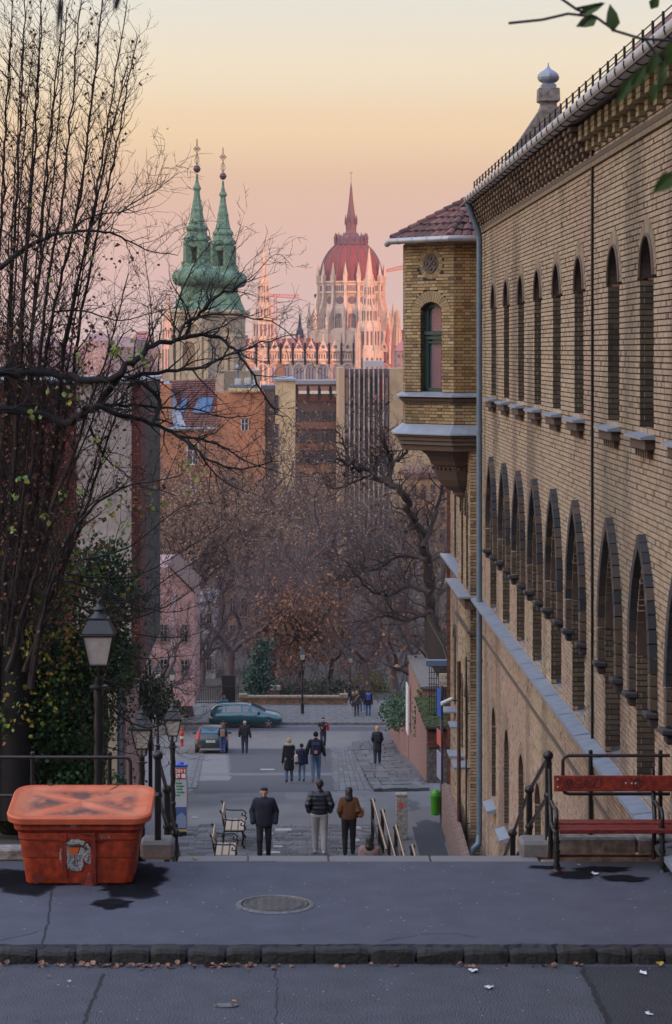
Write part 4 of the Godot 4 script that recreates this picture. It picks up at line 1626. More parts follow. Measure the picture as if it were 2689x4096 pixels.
func win(parent: Node, frame: Material, pane: Material, x1: float, y1: float, x2: float, y2: float, d: float, bars := 1, across := 1) -> MeshInstance3D:
	var p := at(x1, y2, d)
	var q := at(x2, y1, d)
	var b := MB.new()
	var w := q.x - p.x
	var h := q.y - p.y
	var t := minf(w, h) * 0.09
	var z := -d + 0.06
	b.box(Vector3(p.x + t * 0.5, p.y + h * 0.5, z), Vector3(t, h, 0.16))
	b.box(Vector3(q.x - t * 0.5, p.y + h * 0.5, z), Vector3(t, h, 0.16))
	b.box(Vector3((p.x + q.x) * 0.5, p.y + t * 0.5, z + 0.004), Vector3(w - 0.01, t, 0.16))
	b.box(Vector3((p.x + q.x) * 0.5, q.y - t * 0.5, z + 0.004), Vector3(w - 0.01, t, 0.16))
	for i in bars:
		b.box(Vector3(p.x + w * (i + 1.0) / (bars + 1.0), p.y + h * 0.5, z + 0.008), Vector3(t * 0.8, h - 0.02, 0.14))
	for i in across:
		b.box(Vector3((p.x + q.x) * 0.5, p.y + h * (0.66 if across == 1 else (i + 1.0) / (across + 1.0)), z + 0.012), Vector3(w - 0.02, t * 0.8, 0.13))
	var o := obj("window", b, frame, parent)
	b = MB.new()
	b.quad(Vector3(p.x, p.y, z - 0.04), Vector3(q.x, p.y, z - 0.04), Vector3(q.x, q.y, z - 0.04), Vector3(p.x, q.y, z - 0.04))
	obj("pane", b, pane, o)
	return o

var red_mode := 0
func brick_patch(root: Node, faces: Array, mode: int, warm := 0.0, called := "brickwork") -> void:
	var sx := bx
	var sc := bc
	bx = []
	bc = PackedColorArray()
	mortar = MB.new()
	red_mode = mode
	for f in faces:
		lay(f, warm)
	red_mode = 0
	var unit := MB.new()
	unit.box(Vector3.ZERO, Vector3.ONE)
	many(called, unit.mesh(), bx, bc, M.brick, root)
	obj("mortar", mortar, M.mortar, root)
	bx = sx
	bc = sc

func left_block() -> void:
	var root := thing("apartment_block", "plastered fire wall edged in dark red brick behind the leafy tree", "building")
	var d := 66.0
	var plaster := stain(mat(0.47, 0.40, 0.37, 0.9, 0.0, "soft", 0.6, "nsoft", 0.5, 0.2), "soft2", 0.15)
	part("wall", root, plaster, 178, 888, 306, 1575, d, 12.0)
	part("core_wall", root, M.mortar, -120, 892, 324, 1575, d + 0.15, 11.0)
	var zf := -d
	var xl := at(-120, 0, d).x
	var xm := at(178, 0, d).x
	var xr := at(306, 0, d).x
	var xe := at(326, 0, d).x
	brick_patch(root, [face(Vector3(0, 0, zf + 0.02), Vector3(1, 0, 0), Vector3(0, 0, 1), xl, xm, -3.3, 5.1), face(Vector3(0, 0, zf + 0.04), Vector3(1, 0, 0), Vector3(0, 0, 1), xr, xe, -3.3, 5.1),
		face(Vector3(xe, 0, 0), Vector3(0, 0, -1), Vector3(1, 0, 0), d, d + 3.0, -3.3, 5.1)], 1)
	part("roof_edge", root, M.zinc, -120, 882, 328, 889, d - 0.1, 12.0)
	var cream := stain(mat(0.46, 0.36, 0.25, 0.9, 0.0, "soft", 0.5), "soft2", 0.2)
	var pink := stain(mat(0.36, 0.22, 0.20, 0.9, 0.0, "soft", 0.5), "soft2", 0.2)
	part("street_wall", root, pink, -120, 1575, 250, 2000, d - 1.0, 12.0)
	part("pilaster", root, cream, 244, 1560, 272, 2000, d - 1.3, 2.0)
	part("return_wall", root, pink, 272, 1575, 292, 2000, d - 0.6, 9.0)
	var b := MB.new()
	b.rod(at(279, 1560, d - 1.1), at(279, 1985, d - 1.1), 0.06, 8)
	obj("downpipe", b, M.pipe, root)
	win(root, M.brown, M.glass, 196, 1640, 236, 1740, d - 1.05)
	root = thing("pink_house", "pale pink house with a sloping gable half hidden by branches", "building")
	d = 140.0
	b = MB.new()
	var poly := PackedVector2Array()
	for q in [[318, 1320], [392, 1318], [452, 1378], [452, 1640], [318, 1640]]:
		var p := at(q[0], q[1], d)
		poly.append(Vector2(p.x, p.y))
	b.prism(poly, Vector3(0, 0, -d), Vector3(1, 0, 0), UP, Vector3(0, 0, -9))
	obj("wall", b, stain(mat(0.46, 0.27, 0.26, 0.9, 0.0, "soft", 0.4), "soft2", 0.1), root)
	b = MB.new()
	var g1 := at(392, 1316, d); var g2 := at(456, 1380, d)
	b.quado(g1 + Vector3(0, 0.1, 0.3), g2 + Vector3(0, 0.1, 0.3), g2 + Vector3(0, 0.1, -9), g1 + Vector3(0, 0.1, -9), UP)
	obj("roof", b, mat(0.12, 0.06, 0.05, 0.8), root)
	for q in [[336, 1372], [336, 1450], [336, 1530], [372, 1450], [372, 1530], [420, 1450], [420, 1530]]:
		win(root, M.stone, M.glass, q[0], q[1], q[0] + 18, q[1] + 42, d)
	b = MB.new()
	b.rod(at(408, 1380, d - 0.3), at(396, 1560, d - 0.3), 0.06, 6)
	obj("downpipe", b, M.zinc, root)
	root = thing("grey_house", "light grey house with tall windows behind the left park fence", "building")
	d = 185.0
	part("wall", root, stain(mat(0.36, 0.34, 0.36, 0.9, 0.0, "soft", 0.2), "soft2", 0.08), 380, 1410, 500, 1640, d, 10.0)
	part("roof", root, mat(0.12, 0.10, 0.11, 0.8), 376, 1400, 504, 1411, d + 0.3, 10.6)
	for i in 5:
		for j in 3:
			win(root, M.stone, M.glass, 392 + i * 22, 1424 + j * 50, 404 + i * 22, 1458 + j * 50, d)
	root = thing("park_house", "brown plastered house with tall windows behind the tangled park trees", "building")
	d = 235.0
	part("wall", root, stain(mat(0.30, 0.20, 0.16, 0.9, 0.0, "soft", 0.2), "soft2", 0.06), 520, 1370, 720, 1600, d, 12.0)
	part("roof", root, mat(0.10, 0.07, 0.07, 0.8), 516, 1360, 724, 1371, d + 0.3, 12.6)
	for i in 7:
		for j in 3:
			win(root, M.stone, M.glass, 534 + i * 26, 1388 + j * 64, 549 + i * 26, 1432 + j * 64, d)

# ---------------------------------------------------------------- walls on the right of the street
func right_walls() -> void:
	var plaster := stain(mat(0.40, 0.22, 0.19, 0.9, 0.0, "soft2", 1.2, "nsoft", 1.0, 0.4), "soft2", 0.35)
	var grey := stain(mat(0.22, 0.19, 0.18, 0.9, 0.0, "soft2", 1.0, "nsoft", 1.0, 0.4), "soft2", 0.4)
	var moss := mat(0.075, 0.105, 0.018, 0.95, 0.0, "speck", 2.0, "nfine", 2.0, 1.0)
	var root := thing("garden_wall", "pink rendered garden wall ending in a mossy brick pier by the school", "wall")
	var b := MB.new()
	var z0 := -84.2
	var X0 := 5.15
	var X1 := 5.95
	var ft := -7.62
	b.box(Vector3((X0 + X1) * 0.5 + 0.3, ft - 1.55, z0 - 3.5), Vector3(X1 - X0 + 0.6, 1.7, 6.98))
	obj("pier_core", b, grey, root)
	b = MB.new()
	b.box(Vector3(X0 - 0.02, ft - 1.2, z0 - 3.6), Vector3(0.06, 2.4, 6.9))
	obj("rendered_face", b, plaster, root)
	brick_patch(root, [face(Vector3(0, 0, z0 + 0.05), Vector3(1, 0, 0), Vector3(0, 0, 1), X0, X1 + 0.6, ft - 0.78, ft - 0.1)], 2)
	b = MB.new()
	b.box(Vector3((X0 + X1) * 0.5 + 0.3, ft - 0.45, z0 - 3.5), Vector3(X1 - X0 + 0.55, 0.75, 6.9))
	obj("upper_core", b, M.mortar, root)
	b = MB.new()
	b.bbox(Vector3((X0 + X1) * 0.5 + 0.27, ft - 0.02, z0 - 3.4), Vector3(X1 - X0 + 0.75, 0.12, 7.2), 0.03)
	obj("coping", b, mat(0.03, 0.035, 0.02, 0.95), root)
	b = MB.new()
	for i in 900:
		var p := Vector3(X0 - 0.1 + rng.randf() * (X1 - X0 + 0.7), ft + 0.05, z0 + 0.15 - rng.randf() * 7.0)
		var r := rng.randf_range(0.04, 0.10)
		b.ball(p, Vector3(r, r * 0.55, r), 5, 3)
	obj("moss", b, moss, root)
	root = thing("retaining_wall", "tall pink retaining wall with a sloping grey coping and iron fence", "wall")
	b = MB.new()
	var pts := []
	for q in [[91.2, -9.6, -7.3], [100.0, -12.2, -7.9], [115.0, -14.4, -9.2]]:
		pts.append(q)
	for i in 2:
		var a: Array = pts[i]
		var c: Array = pts[i + 1]
		var xa: float = 5.35 + (a[0] - 91.0) * 0.03
		var xc: float = 5.35 + (c[0] - 91.0) * 0.03
		for s in [[0.0, -1.0], [1.1, 1.0]]:
			b.quado(Vector3(xa + s[0], G(a[0]) - 0.3, -a[0]), Vector3(xc + s[0], G(c[0]) - 0.3, -c[0]), Vector3(xc + s[0], c[2], -c[0]), Vector3(xa + s[0], a[2], -a[0]), Vector3(s[1], 0, 0))
		b.quado(Vector3(xa, a[2], -a[0]), Vector3(xa + 1.1, a[2], -a[0]), Vector3(xc + 1.1, c[2], -c[0]), Vector3(xc, c[2], -c[0]), UP)
		if i == 0:
			b.quado(Vector3(xa, G(a[0]) - 0.3, -a[0]), Vector3(xa + 1.1, G(a[0]) - 0.3, -a[0]), Vector3(xa + 1.1, a[2], -a[0]), Vector3(xa, a[2], -a[0]), Vector3(0, 0, 1))
	obj("wall_body", b, plaster, root)
	b = MB.new()
	for i in 14:
		var t1 := i / 14.0
		var t2 := (i + 0.96) / 14.0
		var d1 := lerpf(91.1, 115.0, t1)
		var d2 := lerpf(91.1, 115.0, t2)
		var y1 := lerpf(-7.27, -9.17, t1)
		var y2 := lerpf(-7.27, -9.17, t2)
		var xa := 5.27 + (d1 - 91.0) * 0.03
		var xb := 5.27 + (d2 - 91.0) * 0.03
		var cb := MB.new()
		cb.quado(Vector3(xa, y1 + 0.1, -d1), Vector3(xa + 0.9, y1 + 0.16, -d1), Vector3(xb + 0.9, y2 + 0.16, -d2), Vector3(xb, y2 + 0.1, -d2), UP)
		cb.quado(Vector3(xa, y1, -d1), Vector3(xb, y2, -d2), Vector3(xb, y2 + 0.1, -d2), Vector3(xa, y1 + 0.1, -d1), Vector3(-1, 0, 0))
		cb.quado(Vector3(xa, y1, -d1), Vector3(xa + 0.9, y1, -d1), Vector3(xa + 0.9, y1 + 0.16, -d1), Vector3(xa, y1 + 0.1, -d1), Vector3(0, 0, 1))
		obj("coping_stone", cb, grey, root)
	b = MB.new()
	var wp := at(956, 1590, 112.0)
	b.box(Vector3(wp.x - 0.25, wp.y - 1.0, -111.0), Vector3(0.05, 2.3, 1.6))
	obj("white_panel", b, mat(0.55, 0.56, 0.6, 0.7), root)
	root = thing("iron_fence", "black iron fence climbing along the pink retaining wall", "fence")
	for i in 46:
		var t := i / 45.0
		var dd := lerpf(84.6, 115.0, t)
		var y := lerpf(-7.55, -9.0, clampf((t - 0.2) / 0.8, 0, 1))
		var x := 6.15 + (dd - 91.0) * 0.03
		var bb := MB.new()
		bb.rod(Vector3(x, y, -dd), Vector3(x, y + 2.25, -dd), 0.028, 5)
		obj("bar", bb, M.dark_iron, root)
	b = MB.new()
	for yy in [0.15, 2.0]:
		b.tube(PackedVector3Array([Vector3(5.96, -7.55 + yy, -84.6), Vector3(6.15, -7.55 + yy, -91.0), Vector3(6.87, -9.0 + yy, -115.0)]), PackedFloat32Array([0.035, 0.035, 0.035]), 5)
	obj("rail", b, M.dark_iron, root)
	root = thing("mesh_gate", "dark wire mesh gate under a blue beam beside the school", "gate")
	b = MB.new()
	for i in 10:
		var p := at(998 + i * 5.4, 1545, 86.5)
		b.rod(p, Vector3(p.x, -8.4, p.z), 0.014, 5)
	for i in 9:
		var p := at(996, 1548 + i * 14, 86.5)
		b.rod(p, Vector3(p.x + 0.86, p.y, p.z), 0.012, 5)
	obj("mesh_panel", b, M.dark_iron, root)
	b = MB.new()
	sbox(b, 990, 1534, 1050, 1548, 86.4, 0.25, 0.01)
	obj("beam", b, M.pipe, root)
	root = thing("street_plaque", "cream street name plaque on the mesh gate beside the school", "sign", at(1035, 1580, 86.2))
	b = MB.new()
	b.bbox(Vector3(0.03, 0, 0), Vector3(0.52, 0.50, 0.03), 0.008)
	obj("plate", b, mat(0.50, 0.42, 0.30, 0.6), root)
	letters(root, "I. ker", Vector3(0.03, 0.10, 0.02), 0.14, "Droid Serif", mat(0.03, 0.025, 0.02, 0.7))
	letters(root, "Toldy F", Vector3(0.03, -0.12, 0.02), 0.15, "Droid Serif", mat(0.03, 0.025, 0.02, 0.7))
	root = thing("planted_wall", "low pink wall topped by dark green shrubs at the street corner", "wall")
	b = MB.new()
	var seg := [[115.0, 6.05, -12.6], [128.0, 6.2, -13.9], [142.0, 6.25, -15.6]]
	for i in 2:
		var a: Array = seg[i]
		var c: Array = seg[i + 1]
		b.quado(Vector3(a[1], G(a[0]) - 0.4, -a[0]), Vector3(c[1], G(c[0]) - 0.4, -c[0]), Vector3(c[1], c[2], -c[0]), Vector3(a[1], a[2], -a[0]), Vector3(-1, 0, 0))
		b.quado(Vector3(a[1], a[2], -a[0]), Vector3(a[1] + 1.5, a[2], -a[0]), Vector3(c[1] + 1.5, c[2], -c[0]), Vector3(c[1], c[2], -c[0]), UP)
	obj("wall_body", b, plaster, root)
	root = thing("brick_garden_wall", "long pale brick garden wall with stone coping behind the teal car", "wall")
	d_wall(root, 558, 806, 155.0, 1622, 1668, -0.35)
	root = thing("low_brick_wall", "low rough stone wall under the left park fence", "wall")
	b = MB.new()
	for i in 16:
		for j in 4:
			var p := at(428 + i * 8.2 + (4.0 if j % 2 else 0.0), 1641 + j * 6.4, 156.0)
			b.tint(Color(0.27, 0.19, 0.14) * rng.randf_range(0.7, 1.2))
			b.bbox(p, Vector3(0.22, 0.17, 0.3), 0.02)
	obj("rubble", b, M.tint, root)
	root = thing("park_fence", "black iron park fence between the poster cabinet and the brick wall", "fence")
	for i in 30:
		var bb := MB.new()
		var p := at(436 + i * 4.1, 1592, 156.2)
		bb.rod(p, Vector3(p.x, at(0, 1640, 156.2).y, p.z), 0.022, 5)
		obj("bar", bb, M.dark_iron, root)
	b = MB.new()
	for yy in [1596, 1632]:
		b.rod(at(430, yy, 156.2), at(558, yy, 156.2), 0.03, 5)
	b.box(at(532, 1610, 156.4), Vector3(0.9, 2.4, 0.1))
	obj("rail", b, M.dark_iron, root)
	root = thing("garden_planter", "brick planter with pale rim behind the garden wall", "planter")
	b = MB.new()
	sbox(b, 592, 1594, 652, 1604, 165.0, 0.6, 0.02)
	obj("rim", b, M.stone, root)
	part("planter_body", root, mat(0.09, 0.035, 0.03, 0.9), 595, 1604, 650, 1640, 165.1, 0.5)

func d_wall(root: Node, x1: float, x2: float, d: float, y1: float, y2: float, ret: float) -> void:
	var p := at(x1, y2, d)
	var q := at(x2, y1, d)
	brick_patch(root, [face(Vector3(0, 0, -d), Vector3(1, 0, 0), Vector3(0, 0, 1), p.x, q.x, p.y, q.y), face(Vector3(q.x, 0, 0), Vector3(0, 0, -1), Vector3(1, 0, 0), d, d + 4.0, p.y, q.y)], 3)
	var b := MB.new()
	b.box(Vector3((p.x + q.x) * 0.5, (p.y + q.y) * 0.5, -d - 0.25), Vector3(q.x - p.x - 0.04, q.y - p.y, 0.4))
	obj("core", b, M.mortar, root)
	var n := 13
	for i in n:
		var cb := MB.new()
		var xa := lerpf(p.x - 0.08, q.x + 0.08, float(i) / n)
		var xb := lerpf(p.x - 0.08, q.x + 0.08, (i + 0.985) / n)
		var up := 0.12 if (i == 0 or i >= n - 1) else 0.0
		cb.bbox(Vector3((xa + xb) * 0.5, q.y + 0.07 + up * 0.5, -d - 0.2), Vector3(xb - xa, 0.15 + up, 0.62), 0.02)
		obj("coping_stone", cb, M.sandstone, root)
	var cb2 := MB.new()
	cb2.prism(PackedVector2Array([Vector2(-d - 0.5, q.y + 0.0), Vector2(-d - 4.0, q.y - 0.9), Vector2(-d - 4.0, q.y - 0.75), Vector2(-d - 0.5, q.y + 0.15)]), Vector3(q.x - 0.3, 0, 0), Vector3(0, 0, 1), UP, Vector3(0.45, 0, 0))
	obj("coping_stone", cb2, M.dark_iron, root)

func letters(parent: Node, text: String, o: Vector3, size: float, font: String, m: Material, bold := false, turn := Basis()) -> MeshInstance3D:
	var t := TextMesh.new()
	var f := SystemFont.new()
	f.font_names = PackedStringArray([font])
	if bold:
		f.font_weight = 700
	t.font = f
	t.text = text
	t.font_size = 32
	t.pixel_size = size / 32.0
	t.depth = 0.004
	t.curve_step = 2.0
	var mi := obj("lettering", t, m, parent)
	mi.transform = Transform3D(turn, o)
	return mi

# ---------------------------------------------------------------- the city below
func city() -> void:
	var glass := mat(0.05, 0.06, 0.08, 0.15)
	var white := mat(0.55, 0.52, 0.50, 0.7)
	var orange := stain(mat(0.52, 0.22, 0.115, 0.9, 0.0, "soft", 0.15), "soft2", 0.05)
	var tiles := stain(mat(0.27, 0.105, 0.085, 0.85, 0.0, "soft2", 0.8), "soft2", 0.1)
	var d := 330.0
	var root := thing("orange_house", "orange plastered house with a brown tiled roof and blue skylights", "building")
	part("wall", root, orange, 322, 1000, 616, 1240, d, 14.0)
	part("gable_wall", root, orange, 322, 892, 398, 1000, d + 0.6, 10.0)
	part("fire_wall", root, orange, 505, 912, 616, 1000, d + 1.0, 9.0)
	part("chimney_stack", root, stain(mat(0.44, 0.34, 0.26, 0.9), "soft2", 0.3), 500, 868, 520, 915, d + 2.0, 3.0)
	var b := MB.new()
	var r1 := at(372, 884, d + 6.0); var r2 := at(524, 880, d + 6.0)
	var e1 := at(392, 996, d - 0.6); var e2 := at(500, 996, d - 0.6)
	for i in 22:
		var t1 := i / 22.0
		var t2 := (i + 1.0) / 22.0
		var a := e1.lerp(r1, t1); var c := e2.lerp(r2, t1)
		var a2 := e1.lerp(r1, t2); var c2 := e2.lerp(r2, t2)
		var up := Vector3(0, 0.10, 0.12)
		b.quado(a + up, c + up, c2, a2, Vector3(0, 1, 0.6))
		b.quado(a, c, c + up, a + up, Vector3(0, 0, 1))
	var roof := obj("roof", b, tiles, root)
	b = MB.new()
	b.quado(at(380, 884, d + 5.0), at(392, 884, d + 5.0), at(432, 990, d - 0.8), at(405, 992, d - 0.8), Vector3(0, 1, 1))
	obj("valley_flashing", b, M.zinc, roof)
	for q in [[[424, 925], [436, 925], [428, 957], [414, 957]], [[462, 922], [496, 924], [488, 960], [448, 958]]]:
		b = MB.new()
		var c4 := []
		for e in q:
			var t: float = clampf((996.0 - e[1]) / 114.0, 0, 1)
			var p := at(e[0], e[1], d - 0.6 + 6.6 * t - 0.45)
			c4.append(p)
		b.quado(c4[0], c4[1], c4[2], c4[3], Vector3(0, 1, 0.6))
		obj("skylight", b, mat(0.05, 0.12, 0.24, 0.12), roof)
	b = MB.new()
	b.rod(at(322, 996, d - 1.2), at(503, 996, d - 1.2), 0.22, 8)
	obj("gutter", b, M.zinc, root)
	for q in [[330, 1026, 352, 1066], [357, 1024, 366, 1076], [434, 1030, 462, 1080], [560, 972, 578, 1008], [332, 930, 352, 966], [362, 1110, 380, 1160], [432, 1110, 456, 1160]]:
		win(root, white, glass, q[0], q[1], q[2], q[3], d if q[1] > 1000 else (d + 0.5 if q[0] < 400 else d + 0.9))
	b = MB.new()
	sbox(b, 531, 902, 606, 910, d + 0.2, 2.5, 0.05)
	obj("balcony", b, mat(0.5, 0.36, 0.18, 0.8), root)
	b = MB.new()
	sbox(b, 534, 894, 602, 902, d + 0.4, 2.0, 0.05)
	obj("parapet", b, mat(0.10, 0.13, 0.17, 0.6), root)
	for q in [[546, 880, 560, 897], [568, 878, 582, 897], [586, 884, 598, 898]]:
		b = MB.new()
		sbox(b, q[0], q[1], q[2], q[3], d + 0.8, 0.9, 0.05)
		b.rod(at((q[0] + q[2]) * 0.5, (q[1] + q[3]) * 0.5, d + 0.78), at((q[0] + q[2]) * 0.5, (q[1] + q[3]) * 0.5, d + 0.70), 0.3, 12)
		obj("ventilator", b, mat(0.4, 0.42, 0.46, 0.5, 0.2), root)
	for q in [[552, 853, 5], [586, 862, 4]]:
		b = MB.new()
		var p := at(q[0], q[1], d + 3.0)
		var r: float = q[2] * d / FL
		b.lathe(PackedVector2Array([Vector2(r * 0.5, -2.6), Vector2(r * 0.5, -r), Vector2(r, -r * 0.6), Vector2(r, r * 0.3), Vector2(r * 0.5, r), Vector2(0, r * 1.2)]), p, 10)
		obj("flue", b, M.zinc, root)
	root = thing("grey_fire_wall", "narrow grey brick fire wall between the orange and cream houses", "building")
	part("wall", root, stain(mat(0.33, 0.24, 0.20, 0.9, 0.0, "soft2", 0.5), "soft2", 0.1), 612, 905, 642, 1240, d + 3.0, 10.0)
	part("roof", root, mat(0.10, 0.10, 0.14, 0.7), 606, 896, 650, 906, d + 2.8, 10.0)
	root = thing("cream_house", "slim cream house with a pale zinc cap and dark window strips", "building")
	part("wall", root, stain(mat(0.66, 0.50, 0.30, 0.9, 0.0, "soft", 0.15), "soft2", 0.05), 640, 884, 686, 1240, d, 10.0)
	b = MB.new()
	b.quado(at(636, 883, d - 0.3), at(688, 883, d - 0.3), at(680, 874, d + 4), at(645, 874, d + 4), UP)
	sbox(b, 636, 880, 688, 885, d - 0.3, 10.0)
	obj("roof", b, M.zinc, root)
	for q in [[637, 918, 647, 960], [637, 985, 647, 1050], [637, 1075, 647, 1130]]:
		win(root, M.brown, glass, q[0], q[1], q[2], q[3], d - 0.1, 0, 3)
	part("penthouse", root, stain(mat(0.45, 0.20, 0.12, 0.9), "soft2", 0.2), 642, 846, 662, 876, d + 14.0, 5.0)
	root = thing("brown_office", "brown panelled office block with slanted bays and white vents", "building")
	var br := stain(mat(0.23, 0.10, 0.055, 0.6, 0.0, "soft", 0.3), "soft2", 0.1)
	part("wall", root, mat(0.10, 0.055, 0.045, 0.7), 688, 892, 790, 1260, d + 0.5, 12.0)
	part("roof", root, mat(0.20, 0.20, 0.23, 0.6), 686, 884, 792, 893, d - 0.6, 13.0)
	for i in 4:
		b = MB.new()
		var x1 := 691.0 + i * 26.0
		var poly := [at(x1, 895, d - 0.3), at(minf(x1 + 24, 790), 895, d - 0.3), at(minf(x1 + 24, 790), 932, d - 0.3), at(x1, 932, d - 0.3)]
		b.quado(poly[0], poly[1], poly[1] + Vector3(-0.35, -1.2, 0.7), poly[0] + Vector3(0.35, -1.2, 0.7), Vector3(0, -0.3, 1))
		b.quado(poly[3], poly[2], poly[1] + Vector3(-0.35, -1.2, 0.7), poly[0] + Vector3(0.35, -1.2, 0.7), Vector3(0, 0.3, 1))
		obj("slanted_bay", b, br, root)
		b = MB.new()
		sbox(b, x1 + 3, 908, minf(x1 + 22, 790), 915, d - 1.15, 0.3)
		obj("vent", b, white, root)
		for j in 6:
			win(root, M.brown, glass, x1 + 4, 954 + j * 50, minf(x1 + 22, 789), 978 + j * 50, d + 0.3, 1, 0)
	for j in 6:
		part("spandrel", root, br, 689, 980 + j * 50, 790, 996 + j * 50, d + 0.1, 1.0)
	root = thing("striped_office", "tall office block with white vertical fins and beige flank", "building")
	d = 315.0
	var beige := stain(mat(0.50, 0.36, 0.23, 0.9, 0.0, "soft", 0.15), "soft2", 0.05)
	part("wall", root, mat(0.13, 0.10, 0.105, 0.6), 800, 858, 906, 1300, d + 0.6, 14.0)
	part("flank_wall", root, beige, 905, 856, 1010, 1300, d + 0.2, 14.0)
	part("edge_wall", root, mat(0.40, 0.28, 0.19, 0.9), 787, 854, 801, 1300, d, 14.0)
	var fin := mat(0.52, 0.43, 0.36, 0.7, 0.0, "soft2", 0.2)
	for i in 9:
		b = MB.new()
		sbox(b, 811 + i * 11.2, 856, 814.2 + i * 11.2, 1300, d - 0.35, 0.9)
		if i < 8:
			obj("fin", b, fin, root)
	var curtain := [mat(0.30, 0.28, 0.27, 0.8), mat(0.20, 0.17, 0.17, 0.8), mat(0.06, 0.06, 0.08, 0.2), mat(0.34, 0.20, 0.17, 0.8)]
	for j in 7:
		part("spandrel", root, mat(0.12, 0.085, 0.10, 0.6), 801, (857.0 if j == 0 else 894.0 + 58 * j - 5), 905, (874.0 if j == 0 else 894.0 + 58 * j + 10), d + 0.3, 0.6)
		for i in 9:
			var x1 := 802.0 + i * 11.2 + (3.0 if i > 0 else 0.0)
			var m: Material = curtain[rng.randi() % 4] if j < 5 else curtain[2]
			if j == 0 and i == 7:
				m = mat(0.38, 0.03, 0.05, 0.8)
			win(root, M.brown, m, x1, 875 + 58 * j + (4 if j else 0), x1 + 8.0, 944 + 58 * j - 3, d + 0.45, 0, 1)
	b = MB.new()
	sbox(b, 846, 838, 892, 853, d + 8, 4.0, 0.05)
	obj("roof_plant", b, mat(0.34, 0.34, 0.38, 0.5), root)
	root = thing("rust_facade", "rust coloured facade glimpsed behind the bare trees by the school", "building")
	d = 280.0
	part("wall", root, stain(mat(0.42, 0.26, 0.14, 0.9, 0.0, "soft", 0.2), "soft2", 0.1), 945, 1110, 1060, 1340, d, 10.0)
	part("roof", root, tiles, 940, 1098, 1062, 1111, d - 0.3, 10.5)
	for i in 5:
		for j in 3:
			win(root, mat(0.25, 0.07, 0.035, 0.8), glass, 956 + i * 22, 1125 + j * 52, 968 + i * 22, 1158 + j * 52, d)
	var kinds := [["pale distant house with a grey roof seen through the branches", Color(0.30, 0.26, 0.28)], ["distant pinkish house beyond the river", Color(0.30, 0.22, 0.24)], ["distant bluish roofed block beyond the river", Color(0.20, 0.21, 0.28)]]
	var spots := [[-20, 815, 60, 0], [70, 805, 66, 2], [140, 820, 50, 1], [196, 792, 56, 0], [250, 806, 60, 2], [306, 790, 44, 1], [350, 812, 44, 0], [660, 806, 36, 2], [922, 815, 40, 1], [960, 790, 60, 2], [-60, 830, 60, 1]]
	for i in spots.size():
		var q: Array = spots[i]
		var dd := 720.0 + (i * 137) % 500
		var k: Array = kinds[q[3]]
		var h := thing("distant_house", k[0] + ["", ", lower", ", third from the left edge", ", wide", ", left of the church", ", tall", ", next to the church tower", " between church and parliament", " right of the parliament", " beside the oriel", ", at the left edge"][i], "building", Vector3.ZERO, "houses of the far bank")
		var wm := mat(k[1].r, k[1].g, k[1].b, 0.9, 0.0, "soft2", 0.1)
		part("wall", h, wm, q[0], q[1], q[0] + q[2], 900, dd, 20.0)
		var rb := MB.new()
		var p := at(q[0], q[1], dd); var p2 := at(q[0] + q[2], q[1], dd)
		rb.quado(p + Vector3(-0.5, 0, 0.5), p2 + Vector3(0.5, 0, 0.5), p2 + Vector3(-2, 3.5, -9), p + Vector3(2, 3.5, -9), Vector3(0, 1, 1))
		rb.trio(p + Vector3(-0.5, 0, 0.5), p + Vector3(2, 3.5, -9), p + Vector3(-0.5, 0, -18), Vector3(-1, 1, 0))
		rb.trio(p2 + Vector3(0.5, 0, 0.5), p2 + Vector3(-2, 3.5, -9), p2 + Vector3(0.5, 0, -18), Vector3(1, 1, 0))
		obj("roof", rb, mat(0.16, 0.12, 0.13, 0.8) if q[3] != 1 else mat(0.26, 0.11, 0.10, 0.8), h)
		var nwin := int(q[2] / 9.0)
		for w in nwin:
			win(h, wm, glass, q[0] + 3 + w * 9, q[1] + 8, q[0] + 7 + w * 9, q[1] + 17, dd, 0, 0)
	crane("red tower crane arm behind the parliament dome", 886, 634, 960, 620, 1150.0, 955)
	crane("faint red tower crane between church and parliament", 612, 688, 696, 693, 1300.0, 640)

func crane(label: String, x1: float, y1: float, x2: float, y2: float, d: float, mx: float) -> void:
	var root := thing("tower_crane", label, "crane")
	var red := mat(0.42, 0.09, 0.07, 0.6)
	var b := MB.new()
	var p := at(x1, y1, d)
	var q := at(x2, y2, d)
	var up := Vector3(0, 1.9, 0)
	b.rod(p, q, 0.22, 4)
	b.rod(p + up * 0.5, q + up, 0.22, 4)
	var n := 12
	for i in n:
		var a := p.lerp(q, float(i) / n)
		var c := p.lerp(q, (i + 0.5) / n) + up * (0.5 + 0.5 * i / n)
		var e := p.lerp(q, (i + 1.0) / n)
		b.rod(a, c, 0.13, 3)
		b.rod(c, e, 0.13, 3)
	obj("jib", b, red, root)
	b = MB.new()
	var m := at(mx, lerpf(y1, y2, 0.5), d)
	for s in [-0.7, 0.7]:
		b.rod(m + Vector3(s, 2, 0), Vector3(m.x + s, -29, m.z), 0.18, 4)
	for i in 24:
		var ya := m.y - i * 1.9
		b.rod(Vector3(m.x - 0.7, ya, m.z), Vector3(m.x + 0.7, ya - 1.9, m.z), 0.1, 3)
	obj("mast", b, red, root)

